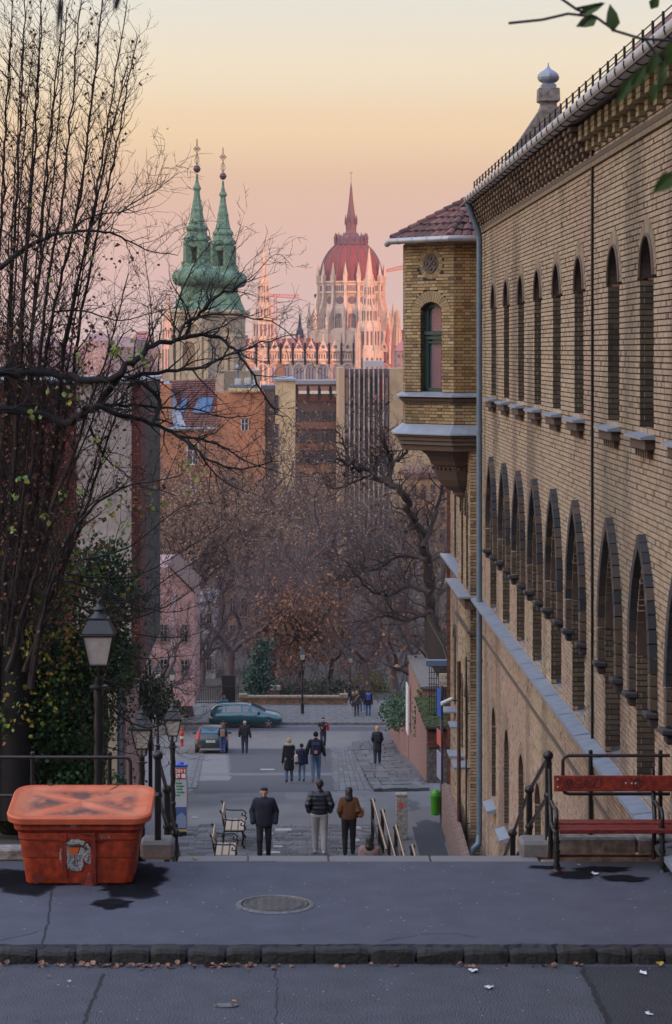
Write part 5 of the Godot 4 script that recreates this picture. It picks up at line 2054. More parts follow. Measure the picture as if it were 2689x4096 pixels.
# ---------------------------------------------------------------- church
func church() -> void:
	var root := thing("church", "baroque church with two green copper spires, balls and crosses", "church")
	var copper := stain(mat(0.30, 0.56, 0.37, 0.7, 0.0, "streak", 0.12), "streak", 0.35)
	var rust := mat(0.09, 0.04, 0.05, 0.5, 0.3)
	var stone := stain(mat(0.52, 0.42, 0.30, 0.9, 0.0, "soft", 0.3), "soft2", 0.1)
	var louvre := mat(0.16, 0.10, 0.06, 0.85)
	for k in 2:
		var d := 395.0 if k == 0 else 414.0
		var s := d / FL
		var f := 1.0 if k == 0 else 0.955
		var cx := 458.0 if k == 0 else 518.5
		var o := at(cx, 0, d)
		var top := 0.0 if k == 0 else 23.5
		var Y := func(y: float) -> float: return EYE - ((722.0 - (722.0 - y) * f + (2.0 if k else 0.0)) - 815.0) * s
		var base := Vector3(o.x, 0, -d)
		var P := func(l: Array) -> PackedVector2Array:
			var r := PackedVector2Array()
			for q in l:
				r.append(Vector2(q[0] * s * f, Y.call(q[1])))
			return r
		var b := MB.new()
		b.lathe(P.call([[57, 722], [58, 718], [55, 712], [49, 700], [45, 688], [42, 680], [41, 678]]), base, 8, true, Basis(UP, PI / 8))
		b.lathe(P.call([[39, 680], [39, 664]]), base, 8, true, Basis(UP, PI / 8))
		b.lathe(P.call([[40, 665], [52, 661], [57, 652], [58, 642], [56, 634], [50, 629], [40, 625], [36, 621], [36, 612]]), base, 16)
		var roof := obj("copper_roof", b, copper, root)
		b = MB.new()
		for i in 4:
			var a := PI / 2 * i + PI / 4 + 0.35
			b.box(base + Vector3(cos(a) * 24 * s * f, (Y.call(614) + Y.call(562)) * 0.5, sin(a) * 24 * s * f), Vector3(15 * s * f, Y.call(562) - Y.call(614), 15 * s * f), Basis(UP, -a))
			var ft := Basis(UP, -a)
			b.prism(PackedVector2Array([Vector2(5, 0), Vector2(16, 0), Vector2(14, 4), Vector2(8, 8), Vector2(5, 16)].map(func(v): return v * s * f)), base + Vector3(cos(a) * 24 * s * f, Y.call(614), sin(a) * 24 * s * f) - ft.z * 2 * s, ft.x, UP, ft.z * 4 * s)
		b.lathe(P.call([[28, 574], [29, 566], [26, 563], [30.5, 558], [30.5, 554.5], [26, 546], [24, 537.5]]), base, 8, true, Basis(UP, PI / 8))
		b.lathe(P.call([[5, 575], [28, 574]]), base, 8, true, Basis(UP, PI / 8))
		obj("lantern", b, copper, roof)
		b = MB.new()
		for i in 4:
			var a := PI / 2 * i + 0.35
			var ctr := base + Vector3(cos(a) * 27.5 * s * f, Y.call(557), sin(a) * 27.5 * s * f)
			var pts := PackedVector3Array()
			var rr := PackedFloat32Array()
			var tx := Vector3(-sin(a), 0, cos(a))
			for j in 9:
				var q := PI * j / 8.0
				pts.append(ctr + tx * cos(q) * 12 * s * f + UP * sin(q) * 7 * s * f); rr.append(0.14)
			b.tube(pts, rr, 5)
			b.ball(ctr, Vector3(4, 4, 4) * s * f, 8, 5)
		obj("oval_dormer", b, mat(0.05, 0.11, 0.09, 0.8), roof)
		b = MB.new()
		b.lathe(P.call([[24, 537.5], [26.5, 534.5], [27, 530], [22, 524], [20, 522], [20.5, 519], [19, 517.5], [16.2, 503], [14, 490], [14.6, 488], [14.4, 485], [13, 483], [9, 462], [6.8, 444], [8, 442], [10.6, 438.5], [10, 436], [5.5, 428], [3.4, 418], [2.4, 404]]), base, 8, true, Basis(UP, PI / 8))
		obj("spire", b, copper, roof)
		b = MB.new()
		b.ball(base + UP * Y.call(392.5), Vector3(8.2, 9.2, 8.2) * s * f, 12, 8)
		b.lathe(P.call([[8, 394], [9.5, 392.5], [8, 391]]), base, 12)
		obj("ball", b, rust, roof)
		b = MB.new()
		b.rod(base + UP * Y.call(384), base + UP * Y.call(323), 0.09, 5)
		b.rod(base + Vector3(-7 * s * f, Y.call(346), 0), base + Vector3(7 * s * f, Y.call(346), 0), 0.10, 5)
		for q in [[-7, 346], [7, 346], [0, 337], [0, 355], [-4, 350], [4, 342], [-4, 342], [4, 350]]:
			b.ball(base + Vector3(q[0] * s * f, Y.call(q[1]), 0), Vector3.ONE * 1.7 * s, 6, 4)
		for sd in [-1.0, 1.0]:
			b.tube(PackedVector3Array([base + Vector3(0, Y.call(383), 0), base + Vector3(5 * s * sd, Y.call(374), 0), base + Vector3(3.5 * s * sd, Y.call(364), 0), base + Vector3(0, Y.call(360), 0)]), PackedFloat32Array([0.05, 0.05, 0.05, 0.05]), 4)
		obj("cross", b, rust, roof)
		b = MB.new()
		var hb := 52.0 * s * f
		var tw := Basis(UP, -0.35)
		var yt: float = Y.call(722)
		b.bbox(base + UP * (yt - 20.0), Vector3(hb * 1.75, 40.0, hb * 1.75), 0.9, tw)
		var body := obj("tower", b, stone, root)
		b = MB.new()
		b.bbox(base + UP * (yt - 0.1), Vector3(hb * 2.0, 0.7, hb * 2.0), 0.2, tw)
		b.bbox(base + UP * (yt - 0.8), Vector3(hb * 1.88, 0.6, hb * 1.88), 0.15, tw)
		b.bbox(base + UP * (yt - 4.4), Vector3(hb * 1.86, 0.5, hb * 1.86), 0.15, tw)
		for sd in [-1.0, 1.0]:
			for ax in 2:
				for w in [0.52, 0.82]:
					var nn: Vector3 = tw.z if ax == 0 else tw.x
					var tt: Vector3 = tw.x if ax == 0 else -tw.z
					b.box(base + UP * (yt - 9.0) + nn * hb * 0.89 * (1.0 if ax == 0 else -1.0) + tt * hb * w * sd, Vector3(0.7, 9.0, 0.5), tw if ax == 0 else Basis(UP, -0.35 + PI / 2))
		obj("cornice", b, stone, body)
		for ax in 2:
			var nn: Vector3 = tw.z if ax == 0 else -tw.x
			var tt: Vector3 = tw.x if ax == 0 else tw.z
			b = MB.new()
			var wf := face(base + nn * hb * 0.88, tt, nn, 0, 0, 0, 0)
			var ho := hole(0, 1.15, yt - 10.0, yt - 6.2, 1.0, 0.0)
			voussoirs(b, wf, ho, 0.0, 0.35, -0.1, 0.25, 12, 0.0)
			for sd in [-1.0, 1.0]:
				fbox(b, wf, 1.33 * sd, yt - 8.1, 0.08, 0.35, 3.8, 0.36)
			var w := obj("window", b, stone, body)
			b = MB.new()
			for i in 14:
				fbox(b, wf, 0, yt - 9.9 + i * 0.34, 0.06, 2.3, 0.16, 0.14)
			obj("louvres", b, louvre, w)
			b = MB.new()
			var arc := PackedVector3Array()
			var rr := PackedFloat32Array()
			for i in 11:
				var q := lerpf(0.35, PI - 0.35, i / 10.0)
				arc.append(wf.p(cos(q) * 2.3, yt - 4.4 + sin(q) * 2.6, 0.25)); rr.append(0.3)
			b.tube(arc, rr, 6)
			b.ball(wf.p(0, yt - 2.7, 0.1), Vector3(0.9, 0.9, 0.4), 10, 6)
			obj("pediment", b, stone, body)
	var b := MB.new()
	sbox(b, 380, 862, 600, 1000, 402.0, 30.0)
	obj("nave_wall", b, stone, root)

# ---------------------------------------------------------------- parliament
func gothic_tower(root: Node, called: String, cx: float, d: float, prof: Array, stone: Material, dark: Material, sides := 8) -> void:
	var s := d / FL
	var b := MB.new()
	var o := at(cx, 0, d)
	var base := Vector3(o.x, 0, -d)
	var pr := PackedVector2Array()
	for q in prof:
		pr.append(Vector2(q[0] * s, EYE - (q[1] - 815.0) * s))
	b.lathe(pr, base, sides, true, Basis(UP, PI / 8))
	var t := obj(called, b, stone, root)
	b = MB.new()
	for i in range(prof.size() - 1):
		var r: float = prof[i][0] * s
		var y0: float = EYE - (prof[i][1] - 815.0) * s
		var y1: float = EYE - (prof[i + 1][1] - 815.0) * s
		var r1: float = prof[i + 1][0] * s
		if y1 - y0 > 2.0 and r1 > 0.6:
			for j in 8:
				var a := TAU * j / 8 + PI / 8
				b.box(base + Vector3(cos(a) * (r + r1) * 0.51, (y0 + y1) * 0.5, sin(a) * (r + r1) * 0.51), Vector3(0.45, y1 - y0, 0.45), Basis(UP, -a))
				b.lathe(PackedVector2Array([Vector2(0.34, 0), Vector2(0.38, 0.5), Vector2(0, 2.6)]), base + Vector3(cos(a) * r1 * 1.02, y1, sin(a) * r1 * 1.02), 4, true)
		elif r1 <= 0.6:
			for j in 14:
				var tt := j / 14.0
				var rr := lerpf(r, r1, tt)
				for q in 4:
					var a := TAU * q / 4 + 0.5
					b.box(base + Vector3(cos(a) * rr, lerpf(y0, y1, tt), sin(a) * rr), Vector3(0.3, 0.3, 0.3))
	obj("pinnacles", b, stone, t)
	b = MB.new()
	for i in range(prof.size() - 1):
		var r: float = prof[i][0] * s
		var y0: float = EYE - (prof[i][1] - 815.0) * s
		var y1: float = EYE - (prof[i + 1][1] - 815.0) * s
		var r1: float = prof[i + 1][0] * s
		if y1 - y0 > 3.5 and r1 > 0.9 and absf(r - r1) < 1.5:
			for j in 8:
				var a := TAU * j / 8
				for sd in [-1.0, 1.0]:
					var tt := Vector3(-sin(a), 0, cos(a))
					var h := (y1 - y0) * 0.62
					b.box(base + Vector3(cos(a), 0, sin(a)) * (r + r1) * 0.465 + tt * sd * r * 0.17 + UP * (y0 + y1) * 0.5, Vector3(0.22, h, r * 0.16), Basis(UP, -a))
	obj("lancets", b, dark, t)

func parliament() -> void:
	var root := thing("parliament", "sunlit gothic parliament with a ribbed red dome and white spires", "building")
	var d := 900.0
	var s := d / FL
	var stone := stain(mat(0.62, 0.49, 0.40, 0.9, 0.0, "soft", 0.1), "soft", 0.03)
	var red := stain(mat(0.21, 0.035, 0.03, 0.75, 0.0, "soft", 0.1), "soft", 0.05)
	var rib := mat(0.10, 0.045, 0.05, 0.7)
	var dark := mat(0.10, 0.075, 0.085, 0.6)
	var Y := func(y: float) -> float: return EYE - (y - 815.0) * s
	var c := Vector3(at(816, 0, d).x, 0, -d)
	var P := func(l: Array) -> PackedVector2Array:
		var r := PackedVector2Array()
		for q in l:
			r.append(Vector2(q[0] * s, Y.call(q[1])))
		return r
	var dp := [[72, 657], [72, 648], [71, 636], [68.5, 622], [64.5, 609], [59, 597], [52, 586], [43, 576], [35, 569]]
	var b := MB.new()
	b.lathe(P.call(dp), c, 32)
	var dome := obj("dome", b, red, root)
	for i in 16:
		var a := TAU * i / 16 + 0.12
		b = MB.new()
		var pts := PackedVector3Array()
		var rr := PackedFloat32Array()
		for q in dp:
			pts.append(c + Vector3(cos(a) * (q[0] + 0.5) * s, Y.call(q[1]), sin(a) * (q[0] + 0.5) * s)); rr.append(0.42)
		b.tube(pts, rr, 5)
		obj("rib", b, rib, dome)
	b = MB.new()
	b.lathe(P.call([[35, 569], [38, 568], [38, 565], [33, 563], [27, 556], [20, 548], [17, 544.5], [17.5, 543], [13, 540], [12, 535]]), c, 16)
	for i in 16:
		var a := TAU * i / 16 + 0.12
		b.lathe(PackedVector2Array([Vector2(0.5, 0), Vector2(0.5, 2.2), Vector2(0.7, 2.3), Vector2(0, 4.6)]), c + Vector3(cos(a) * 37 * s, Y.call(568), sin(a) * 37 * s), 4, true)
	obj("crown_ring", b, rib, dome)
	b = MB.new()
	b.lathe(P.call([[12, 535], [12.5, 528], [13, 522], [11, 519], [9, 506], [8.5, 494], [7.4, 486], [4.6, 462], [2.4, 436], [1.2, 428], [1.6, 427], [0.5, 424], [0.5, 408], [0.2, 396]]), c, 8, true)
	for i in 8:
		var a := TAU * i / 8
		b.lathe(PackedVector2Array([Vector2(0.32, 0), Vector2(0.32, 2.0), Vector2(0, 4.2)]), c + Vector3(cos(a) * 13 * s, Y.call(522), sin(a) * 13 * s), 4, true)
	b.rod(c + Vector3(-0.6, Y.call(402), 0), c + Vector3(0.6, Y.call(402), 0), 0.12, 4)
	obj("dome_spire", b, rib, dome)
	b = MB.new()
	b.lathe(P.call([[98, 900], [98, 770], [80, 762], [76, 716], [74, 714], [70, 690], [73, 684], [76, 682], [76, 679], [74, 678], [74, 660], [77, 658], [77, 655], [72, 654]]), c, 16, true, Basis(UP, PI / 16))
	var drum := obj("drum", b, stone, root)
	b = MB.new()
	for i in 16:
		var a := TAU * i / 16
		var nn := Vector3(cos(a), 0, sin(a))
		var tt := Vector3(-sin(a), 0, cos(a))
		for j in 5:
			b.box(c + nn * 73.2 * s * 0.985 + tt * (j - 2) * 0.78 + UP * Y.call(671), Vector3(0.5, 2.1, 0.42), Basis(UP, -a))
		b.lathe(PackedVector2Array([Vector2(1.55, 0), Vector2(0, 0.05)]), c + nn * 71.5 * s + UP * Y.call(699), 12, false, Basis(tt, nn, tt.cross(nn)))
	obj("gallery_windows", b, dark, drum)
	b = MB.new()
	for i in 16:
		var a := TAU * i / 16
		var nn := Vector3(cos(a), 0, sin(a))
		var tt := Vector3(-sin(a), 0, cos(a))
		var h := hole(0, 1.45, Y.call(792), Y.call(738), 1.6, 0.0)
		var f := face(c + nn * 78.0 * s, tt if tt.cross(UP).dot(nn) > 0 else -tt, nn, 0, 0, 0, 0)
		b.quado(f.p(-1.45, h.y0, 0.3), f.p(1.45, h.y0, 0.3), f.p(1.45, h.ys, 0.1), f.p(-1.45, h.ys, 0.1), nn)
		var q := h.arc(0, 10)
		for j in q.size() - 1:
			b.trio(f.p(0, h.ys, 0.15), f.p(q[j].x, q[j].y, 0.12), f.p(q[j + 1].x, q[j + 1].y, 0.12), nn)
	obj("tall_windows", b, dark, drum)
	b = MB.new()
	for i in 16:
		var a := TAU * i / 16
		var nn := Vector3(cos(a), 0, sin(a))
		var tt := Vector3(-sin(a), 0, cos(a))
		for w in [-0.7, 0.0, 0.7]:
			b.box(c + nn * 79.5 * s + tt * w + UP * Y.call(766), Vector3(0.25, 8.6, 0.2), Basis(UP, -a))
		for w in [-1.65, 1.65]:
			b.box(c + nn * 79.5 * s + tt * w + UP * Y.call(758), Vector3(0.5, 12.0, 0.4), Basis(UP, -a))
	obj("tracery", b, stone, drum)
	for i in 16:
		var a := TAU * (i + 0.5) / 16
		var nn := Vector3(cos(a), 0, sin(a))
		var tt := Vector3(-sin(a), 0, cos(a))
		if nn.z < -0.35:
			continue
		b = MB.new()
		var poly := PackedVector2Array()
		for q in [[72, 655], [80, 655], [80, 690], [84, 712], [96, 735], [104, 752], [104, 800], [94, 800], [92, 765], [80, 742], [72, 735]]:
			poly.append(Vector2(q[0] * s, Y.call(q[1])))
		b.prism(poly, c - tt * 0.5, nn, UP, tt * 1.0)
		for q in [[78, 655, 1.0, 5.2], [100, 752, 0.95, 6.0]]:
			b.box(c + nn * q[0] * s + UP * (Y.call(q[1]) + 0.8), Vector3(q[2] * 1.5, 3.0, q[2] * 1.5), Basis(UP, -a))
			b.lathe(PackedVector2Array([Vector2(q[2] * 0.9, 2.0), Vector2(q[2] * 0.95, 2.2), Vector2(0, 2.2 + q[3])]), c + nn * q[0] * s + UP * Y.call(q[1]), 4, true, Basis(UP, -a))
		b.box(c + nn * 88 * s + UP * Y.call(775), Vector3(5.0, 9.0, 1.3), Basis(UP, -a))
		obj("buttress", b, stone, drum)
	part("front_wall", root, stone, 560, 815, 892, 900, d - 24.0, 14.0)
	b = MB.new()
	var zf := -(d - 24.0)
	var sf := (d - 24.0) / FL
	for i in 12:
		var cx := 582.0 + i * 28.2
		var p := at(cx, 815, d - 24.0)
		var gb := MB.new()
		var w := 13.0 * sf
		gb.prism(PackedVector2Array([Vector2(-w, 0), Vector2(w, 0), Vector2(0, 30.0 * sf)]), Vector3(p.x, p.y - 0.4, zf + 0.5), Vector3(1, 0, 0), UP, Vector3(0, 0, -2.0))
		gb.box(Vector3(p.x, p.y + 30.0 * sf, zf), Vector3(0.35, 2.2, 0.35))
		for sd in [-1.0, 1.0]:
			gb.box(Vector3(p.x + sd * 14.1 * sf, p.y - 1.0, zf + 0.6), Vector3(0.8, 8.0, 1.0))
			gb.lathe(PackedVector2Array([Vector2(0.6, 0), Vector2(0, 4.0)]), Vector3(p.x + sd * 14.1 * sf, p.y + 3.0, zf + 0.6), 4, true)
		var ga := obj("gable", gb, stone, root)
		gb = MB.new()
		gb.lathe(PackedVector2Array([Vector2(0.75, 0), Vector2(0, 0.03)]), Vector3(p.x, p.y + 1.5, zf + 0.53), 10, false, Basis(Vector3(1, 0, 0), Vector3(0, 0, 1), Vector3(0, -1, 0)))
		for j in 4:
			gb.box(Vector3(p.x + (j - 1.5) * 0.95, p.y - 2.2, zf + 0.02), Vector3(0.42, 1.9, 0.12))
		obj("gable_windows", gb, dark, ga)
		var h := hole(0, 11.0 * sf, Y.call(905), Y.call(856), 11.0 * sf, 0.0)
		var f := face(Vector3(p.x, 0, zf + 0.3), Vector3(1, 0, 0), Vector3(0, 0, 1), 0, 0, 0, 0)
		gb = MB.new()
		gb.quado(f.p(-h.w, h.y0, 0), f.p(h.w, h.y0, 0), f.p(h.w, h.ys, 0), f.p(-h.w, h.ys, 0), f.n)
		var q := h.arc(0, 14)
		for j in q.size() - 1:
			gb.trio(f.p(0, h.ys, 0), f.p(q[j].x, q[j].y, 0), f.p(q[j + 1].x, q[j + 1].y, 0), f.n)
		var ar := obj("arcade_bay", gb, mat(0.30, 0.24, 0.26, 0.8), root)
		gb = MB.new()
		voussoirs(gb, f, h, 0.0, 0.45, -0.2, 0.5, 12, 0.0)
		for sd in [-1.0, 1.0]:
			gb.rod(f.p(sd * (h.w + 0.4), h.y0, 0.4), f.p(sd * (h.w + 0.4), h.ys, 0.4), 0.36, 6)
		obj("arch", gb, stone, ar)
		gb = MB.new()
		for sd in [-0.6, 0.6]:
			gb.box(f.p(sd, h.ys - 2.2, 0.03), Vector3(0.6, 5.5, 0.08))
		obj("arcade_window", gb, dark, ar)
	part("cornice", root, stone, 560, 834, 892, 838, d - 25.0, 2.0)
	part("parapet", root, stone, 560, 813, 892, 816, d - 24.8, 1.5)
	b = MB.new()
	b.quado(at(560, 815, d - 20), at(760, 815, d - 20), at(745, 786, d - 6), at(570, 786, d - 6), Vector3(0, 1, 1))
	obj("long_roof", b, red, root)
	gothic_tower(root, "spired_tower", 858, d - 30.0, [[33, 900], [33, 815], [27, 812], [26, 760], [20, 752], [19, 716], [14, 712], [13, 690], [12.5, 662], [13, 658], [11, 655], [0.4, 574]], stone, dark)
	gothic_tower(root, "spired_tower", 612, d - 20.0, [[31, 900], [30, 815], [27, 790], [24, 745], [20, 740], [18, 712], [15, 708], [13, 682], [12, 660], [12.5, 657], [9, 652], [0.4, 556]], stone, dark)
	gothic_tower(root, "spired_tower", 390, d - 10.0, [[16, 900], [14, 790], [12, 760], [9, 740], [0.4, 690]], stone, dark)
	gothic_tower(root, "spired_tower", 832, d - 34.0, [[6, 900], [5.5, 800], [4.5, 780], [0.3, 748]], stone, dark)
	part("wing_wall", root, stone, 892, 812, 945, 900, d + 4.0, 30.0)
	b = MB.new()
	b.quado(at(892, 812, d + 3), at(950, 812, d + 3), at(950, 760, d + 16), at(915, 775, d + 16), Vector3(0, 1, 1))
	obj("wing_roof", b, red, root)
	gothic_tower(root, "red_turret", 902, d - 14.0, [[10, 860], [9.5, 808], [10, 803], [0.3, 752]], mat(0.30, 0.11, 0.09, 0.8), dark, 8)
	gothic_tower(root, "wing_turret", 924, d - 4.0, [[9, 900], [8, 780], [6, 762], [4, 735], [0.3, 712]], stone, dark)
	gothic_tower(root, "slate_spire", 697, d + 40.0, [[12, 830], [11, 798], [7, 776], [3, 752], [0.3, 728]], mat(0.05, 0.06, 0.09, 0.7), dark, 8)

# ---------------------------------------------------------------- street furniture
func lamp(base: Vector3, label: String, h := 3.78, near := true) -> Node3D:
	var root := thing("street_lamp", label, "lamp", base, "old lantern street lamps")
	var iron: Material = M.dark_iron
	var k := h / 3.78
	var b := MB.new()
	b.lathe(PackedVector2Array([Vector2(0.125, 0), Vector2(0.125, 0.1), Vector2(0.112, 0.13), Vector2(0.112, 0.74), Vector2(0.128, 0.78), Vector2(0.12, 0.82), Vector2(0.07, 0.86), Vector2(0.085, 0.95), Vector2(0.083, 1.05), Vector2(0.062, 1.25), Vector2(0.075, 1.28), Vector2(0.075, 1.33), Vector2(0.058, 1.36)]), Vector3.ZERO, 10 if near else 8)
	obj("base", b, iron, root)
	b = MB.new()
	var rings := 40 if near else 8
	var sides := 14 if near else 6
	for i in rings + 1:
		var y := lerpf(1.36, h - 1.08, float(i) / rings)
		for j in sides:
			var a := TAU * j / sides
			var r := 0.056 + (0.010 * cos(3.0 * (a - y * 5.5)) if near else 0.0)
			b.pt(Vector3(cos(a) * r, y, sin(a) * r), Vector3(cos(a), 0, sin(a)))
	for i in rings:
		for j in sides:
			var p := i * sides + j
			var q := i * sides + (j + 1) % sides
			b.idx.append_array(PackedInt32Array([p, q, p + sides, q, q + sides, p + sides]))
	b.lathe(PackedVector2Array([Vector2(0.05, h - 1.16), Vector2(0.118, h - 1.13), Vector2(0.118, h - 1.11), Vector2(0.05, h - 1.09), Vector2(0.055, h - 1.02), Vector2(0.03, h - 1.0)]), Vector3.ZERO, 12)
	obj("column", b, iron, root)
	b = MB.new()
	for sd in [-1.0, 1.0]:
		b.tube(PackedVector3Array([Vector3(0.03 * sd, h - 1.01, 0), Vector3(0.09 * sd, h - 0.98, 0), Vector3(0.10 * sd, h - 0.92, 0), Vector3(0.085 * sd, h - 0.85, 0)]), PackedFloat32Array([0.014, 0.014, 0.014, 0.014]), 6)
	b.rod(Vector3(0, h - 1.0, 0), Vector3(0, h - 0.84, 0), 0.016, 6)
	obj("bracket", b, iron, root)
	b = MB.new()
	var k2 := sqrt(2.0)
	for i in 4:
		var a := PI / 4 + PI / 2 * i
		var d := Vector3(cos(a), 0, sin(a))
		b.tube(PackedVector3Array([d * 0.115 * k2 + UP * (h - 0.84), d * 0.195 * k2 + UP * (h - 0.455)]), PackedFloat32Array([0.014, 0.014]), 4)
		var a2 := a + PI / 2
		var d2 := Vector3(cos(a2), 0, sin(a2))
		b.rod(d * 0.115 * k2 + UP * (h - 0.84), d2 * 0.115 * k2 + UP * (h - 0.84), 0.015, 4)
		b.rod(d * 0.195 * k2 + UP * (h - 0.455), d2 * 0.195 * k2 + UP * (h - 0.455), 0.018, 4)
	b.lathe(PackedVector2Array([Vector2(0.205 * k2, h - 0.45), Vector2(0.205 * k2, h - 0.43), Vector2(0.125 * k2, h - 0.27), Vector2(0.13 * k2, h - 0.25), Vector2(0.11 * k2, h - 0.24)]), Vector3.ZERO, 4, true, Basis(UP, PI / 4))
	b.lathe(PackedVector2Array([Vector2(0.12, h - 0.25), Vector2(0.09, h - 0.21), Vector2(0.06, h - 0.19), Vector2(0.055, h - 0.16), Vector2(0.085, h - 0.14), Vector2(0.08, h - 0.12), Vector2(0.04, h - 0.10), Vector2(0.025, h - 0.06), Vector2(0.03, h - 0.04), Vector2(0.02, h - 0.01), Vector2(0, h)]), Vector3.ZERO, 10)
	var lan := obj("lantern", b, iron, root)
	b = MB.new()
	b.lathe(PackedVector2Array([Vector2(0.108 * k2, h - 0.835), Vector2(0.188 * k2, h - 0.46)]), Vector3.ZERO, 4, true, Basis(UP, PI / 4))
	obj("frosted_glass", b, M.frost, lan)
	b = MB.new()
	b.lathe(PackedVector2Array([Vector2(0, h - 0.832), Vector2(0.105 * k2, h - 0.832)]), Vector3.ZERO, 4, true, Basis(UP, PI / 4))
	obj("lantern_floor", b, iron, lan)
	root.scale = Vector3.ONE * 1.0
	return root

func rail(b: MB, pts: Array, r: float, sides := 7) -> void:
	var p := PackedVector3Array()
	var rr := PackedFloat32Array()
	for q in pts:
		p.append(q); rr.append(r)
	b.tube(p, rr, sides)

func stair_rail(label: String, x: float) -> void:
	var root := thing("stair_handrail", label, "handrail")
	var posts := [Vector3(x, 0.12, -27.62), Vector3(x, -0.75, -29.77), Vector3(x, -1.85, -31.95), Vector3(x, -2.7, -34.2)]
	var tops := [1.17, 0.36, -0.65, -1.7]
	for i in 4:
		var b := MB.new()
		var t := Vector3(x, tops[i], posts[i].z)
		b.bbox((posts[i] + t) * 0.5, Vector3(0.075, t.y - posts[i].y, 0.075), 0.012)
		b.ball(t + UP * 0.02, Vector3(0.062, 0.062, 0.062), 12, 8)
		b.ball(t - UP * 0.45, Vector3(0.055, 0.06, 0.055), 10, 6)
		b.ball(t - UP * 0.45 + Vector3(0, 0, 0.05), Vector3(0.03, 0.03, 0.03), 8, 5)
		obj("post", b, M.dark_iron, root)
	for off in [0.0, -0.45]:
		for i in 3:
			var b := MB.new()
			b.rod(Vector3(x, tops[i] + off, posts[i].z), Vector3(x, tops[i + 1] + off, posts[i + 1].z), 0.024, 8)
			obj("rail", b, M.dark_iron, root)

func fence_rail(label: String, x1: float, x2: float, z: float, base: float, posts: Array) -> void:
	var root := thing("tube_railing", label, "railing")
	var b := MB.new()
	var s := signf(x2 - x1)
	var yt := 1.19
	var yb := 0.735
	rail(b, [Vector3(x2, yt, z), Vector3(x1 + s * 0.07, yt, z), Vector3(x1 + s * 0.02, yt - 0.015, z), Vector3(x1, yt - 0.06, z), Vector3(x1, yb + 0.06, z), Vector3(x1 + s * 0.02, yb + 0.015, z), Vector3(x1 + s * 0.07, yb, z), Vector3(x2, yb, z)], 0.021, 8)
	obj("rail", b, M.rust_iron, root)
	for x in posts:
		b = MB.new()
		b.rod(Vector3(x, base, z - 0.01), Vector3(x, yt + 0.05, z - 0.01), 0.026, 8)
		b.ball(Vector3(x, yt + 0.05, z - 0.01), Vector3(0.027, 0.02, 0.027), 8, 5)
		obj("post", b, M.dark_iron, root)

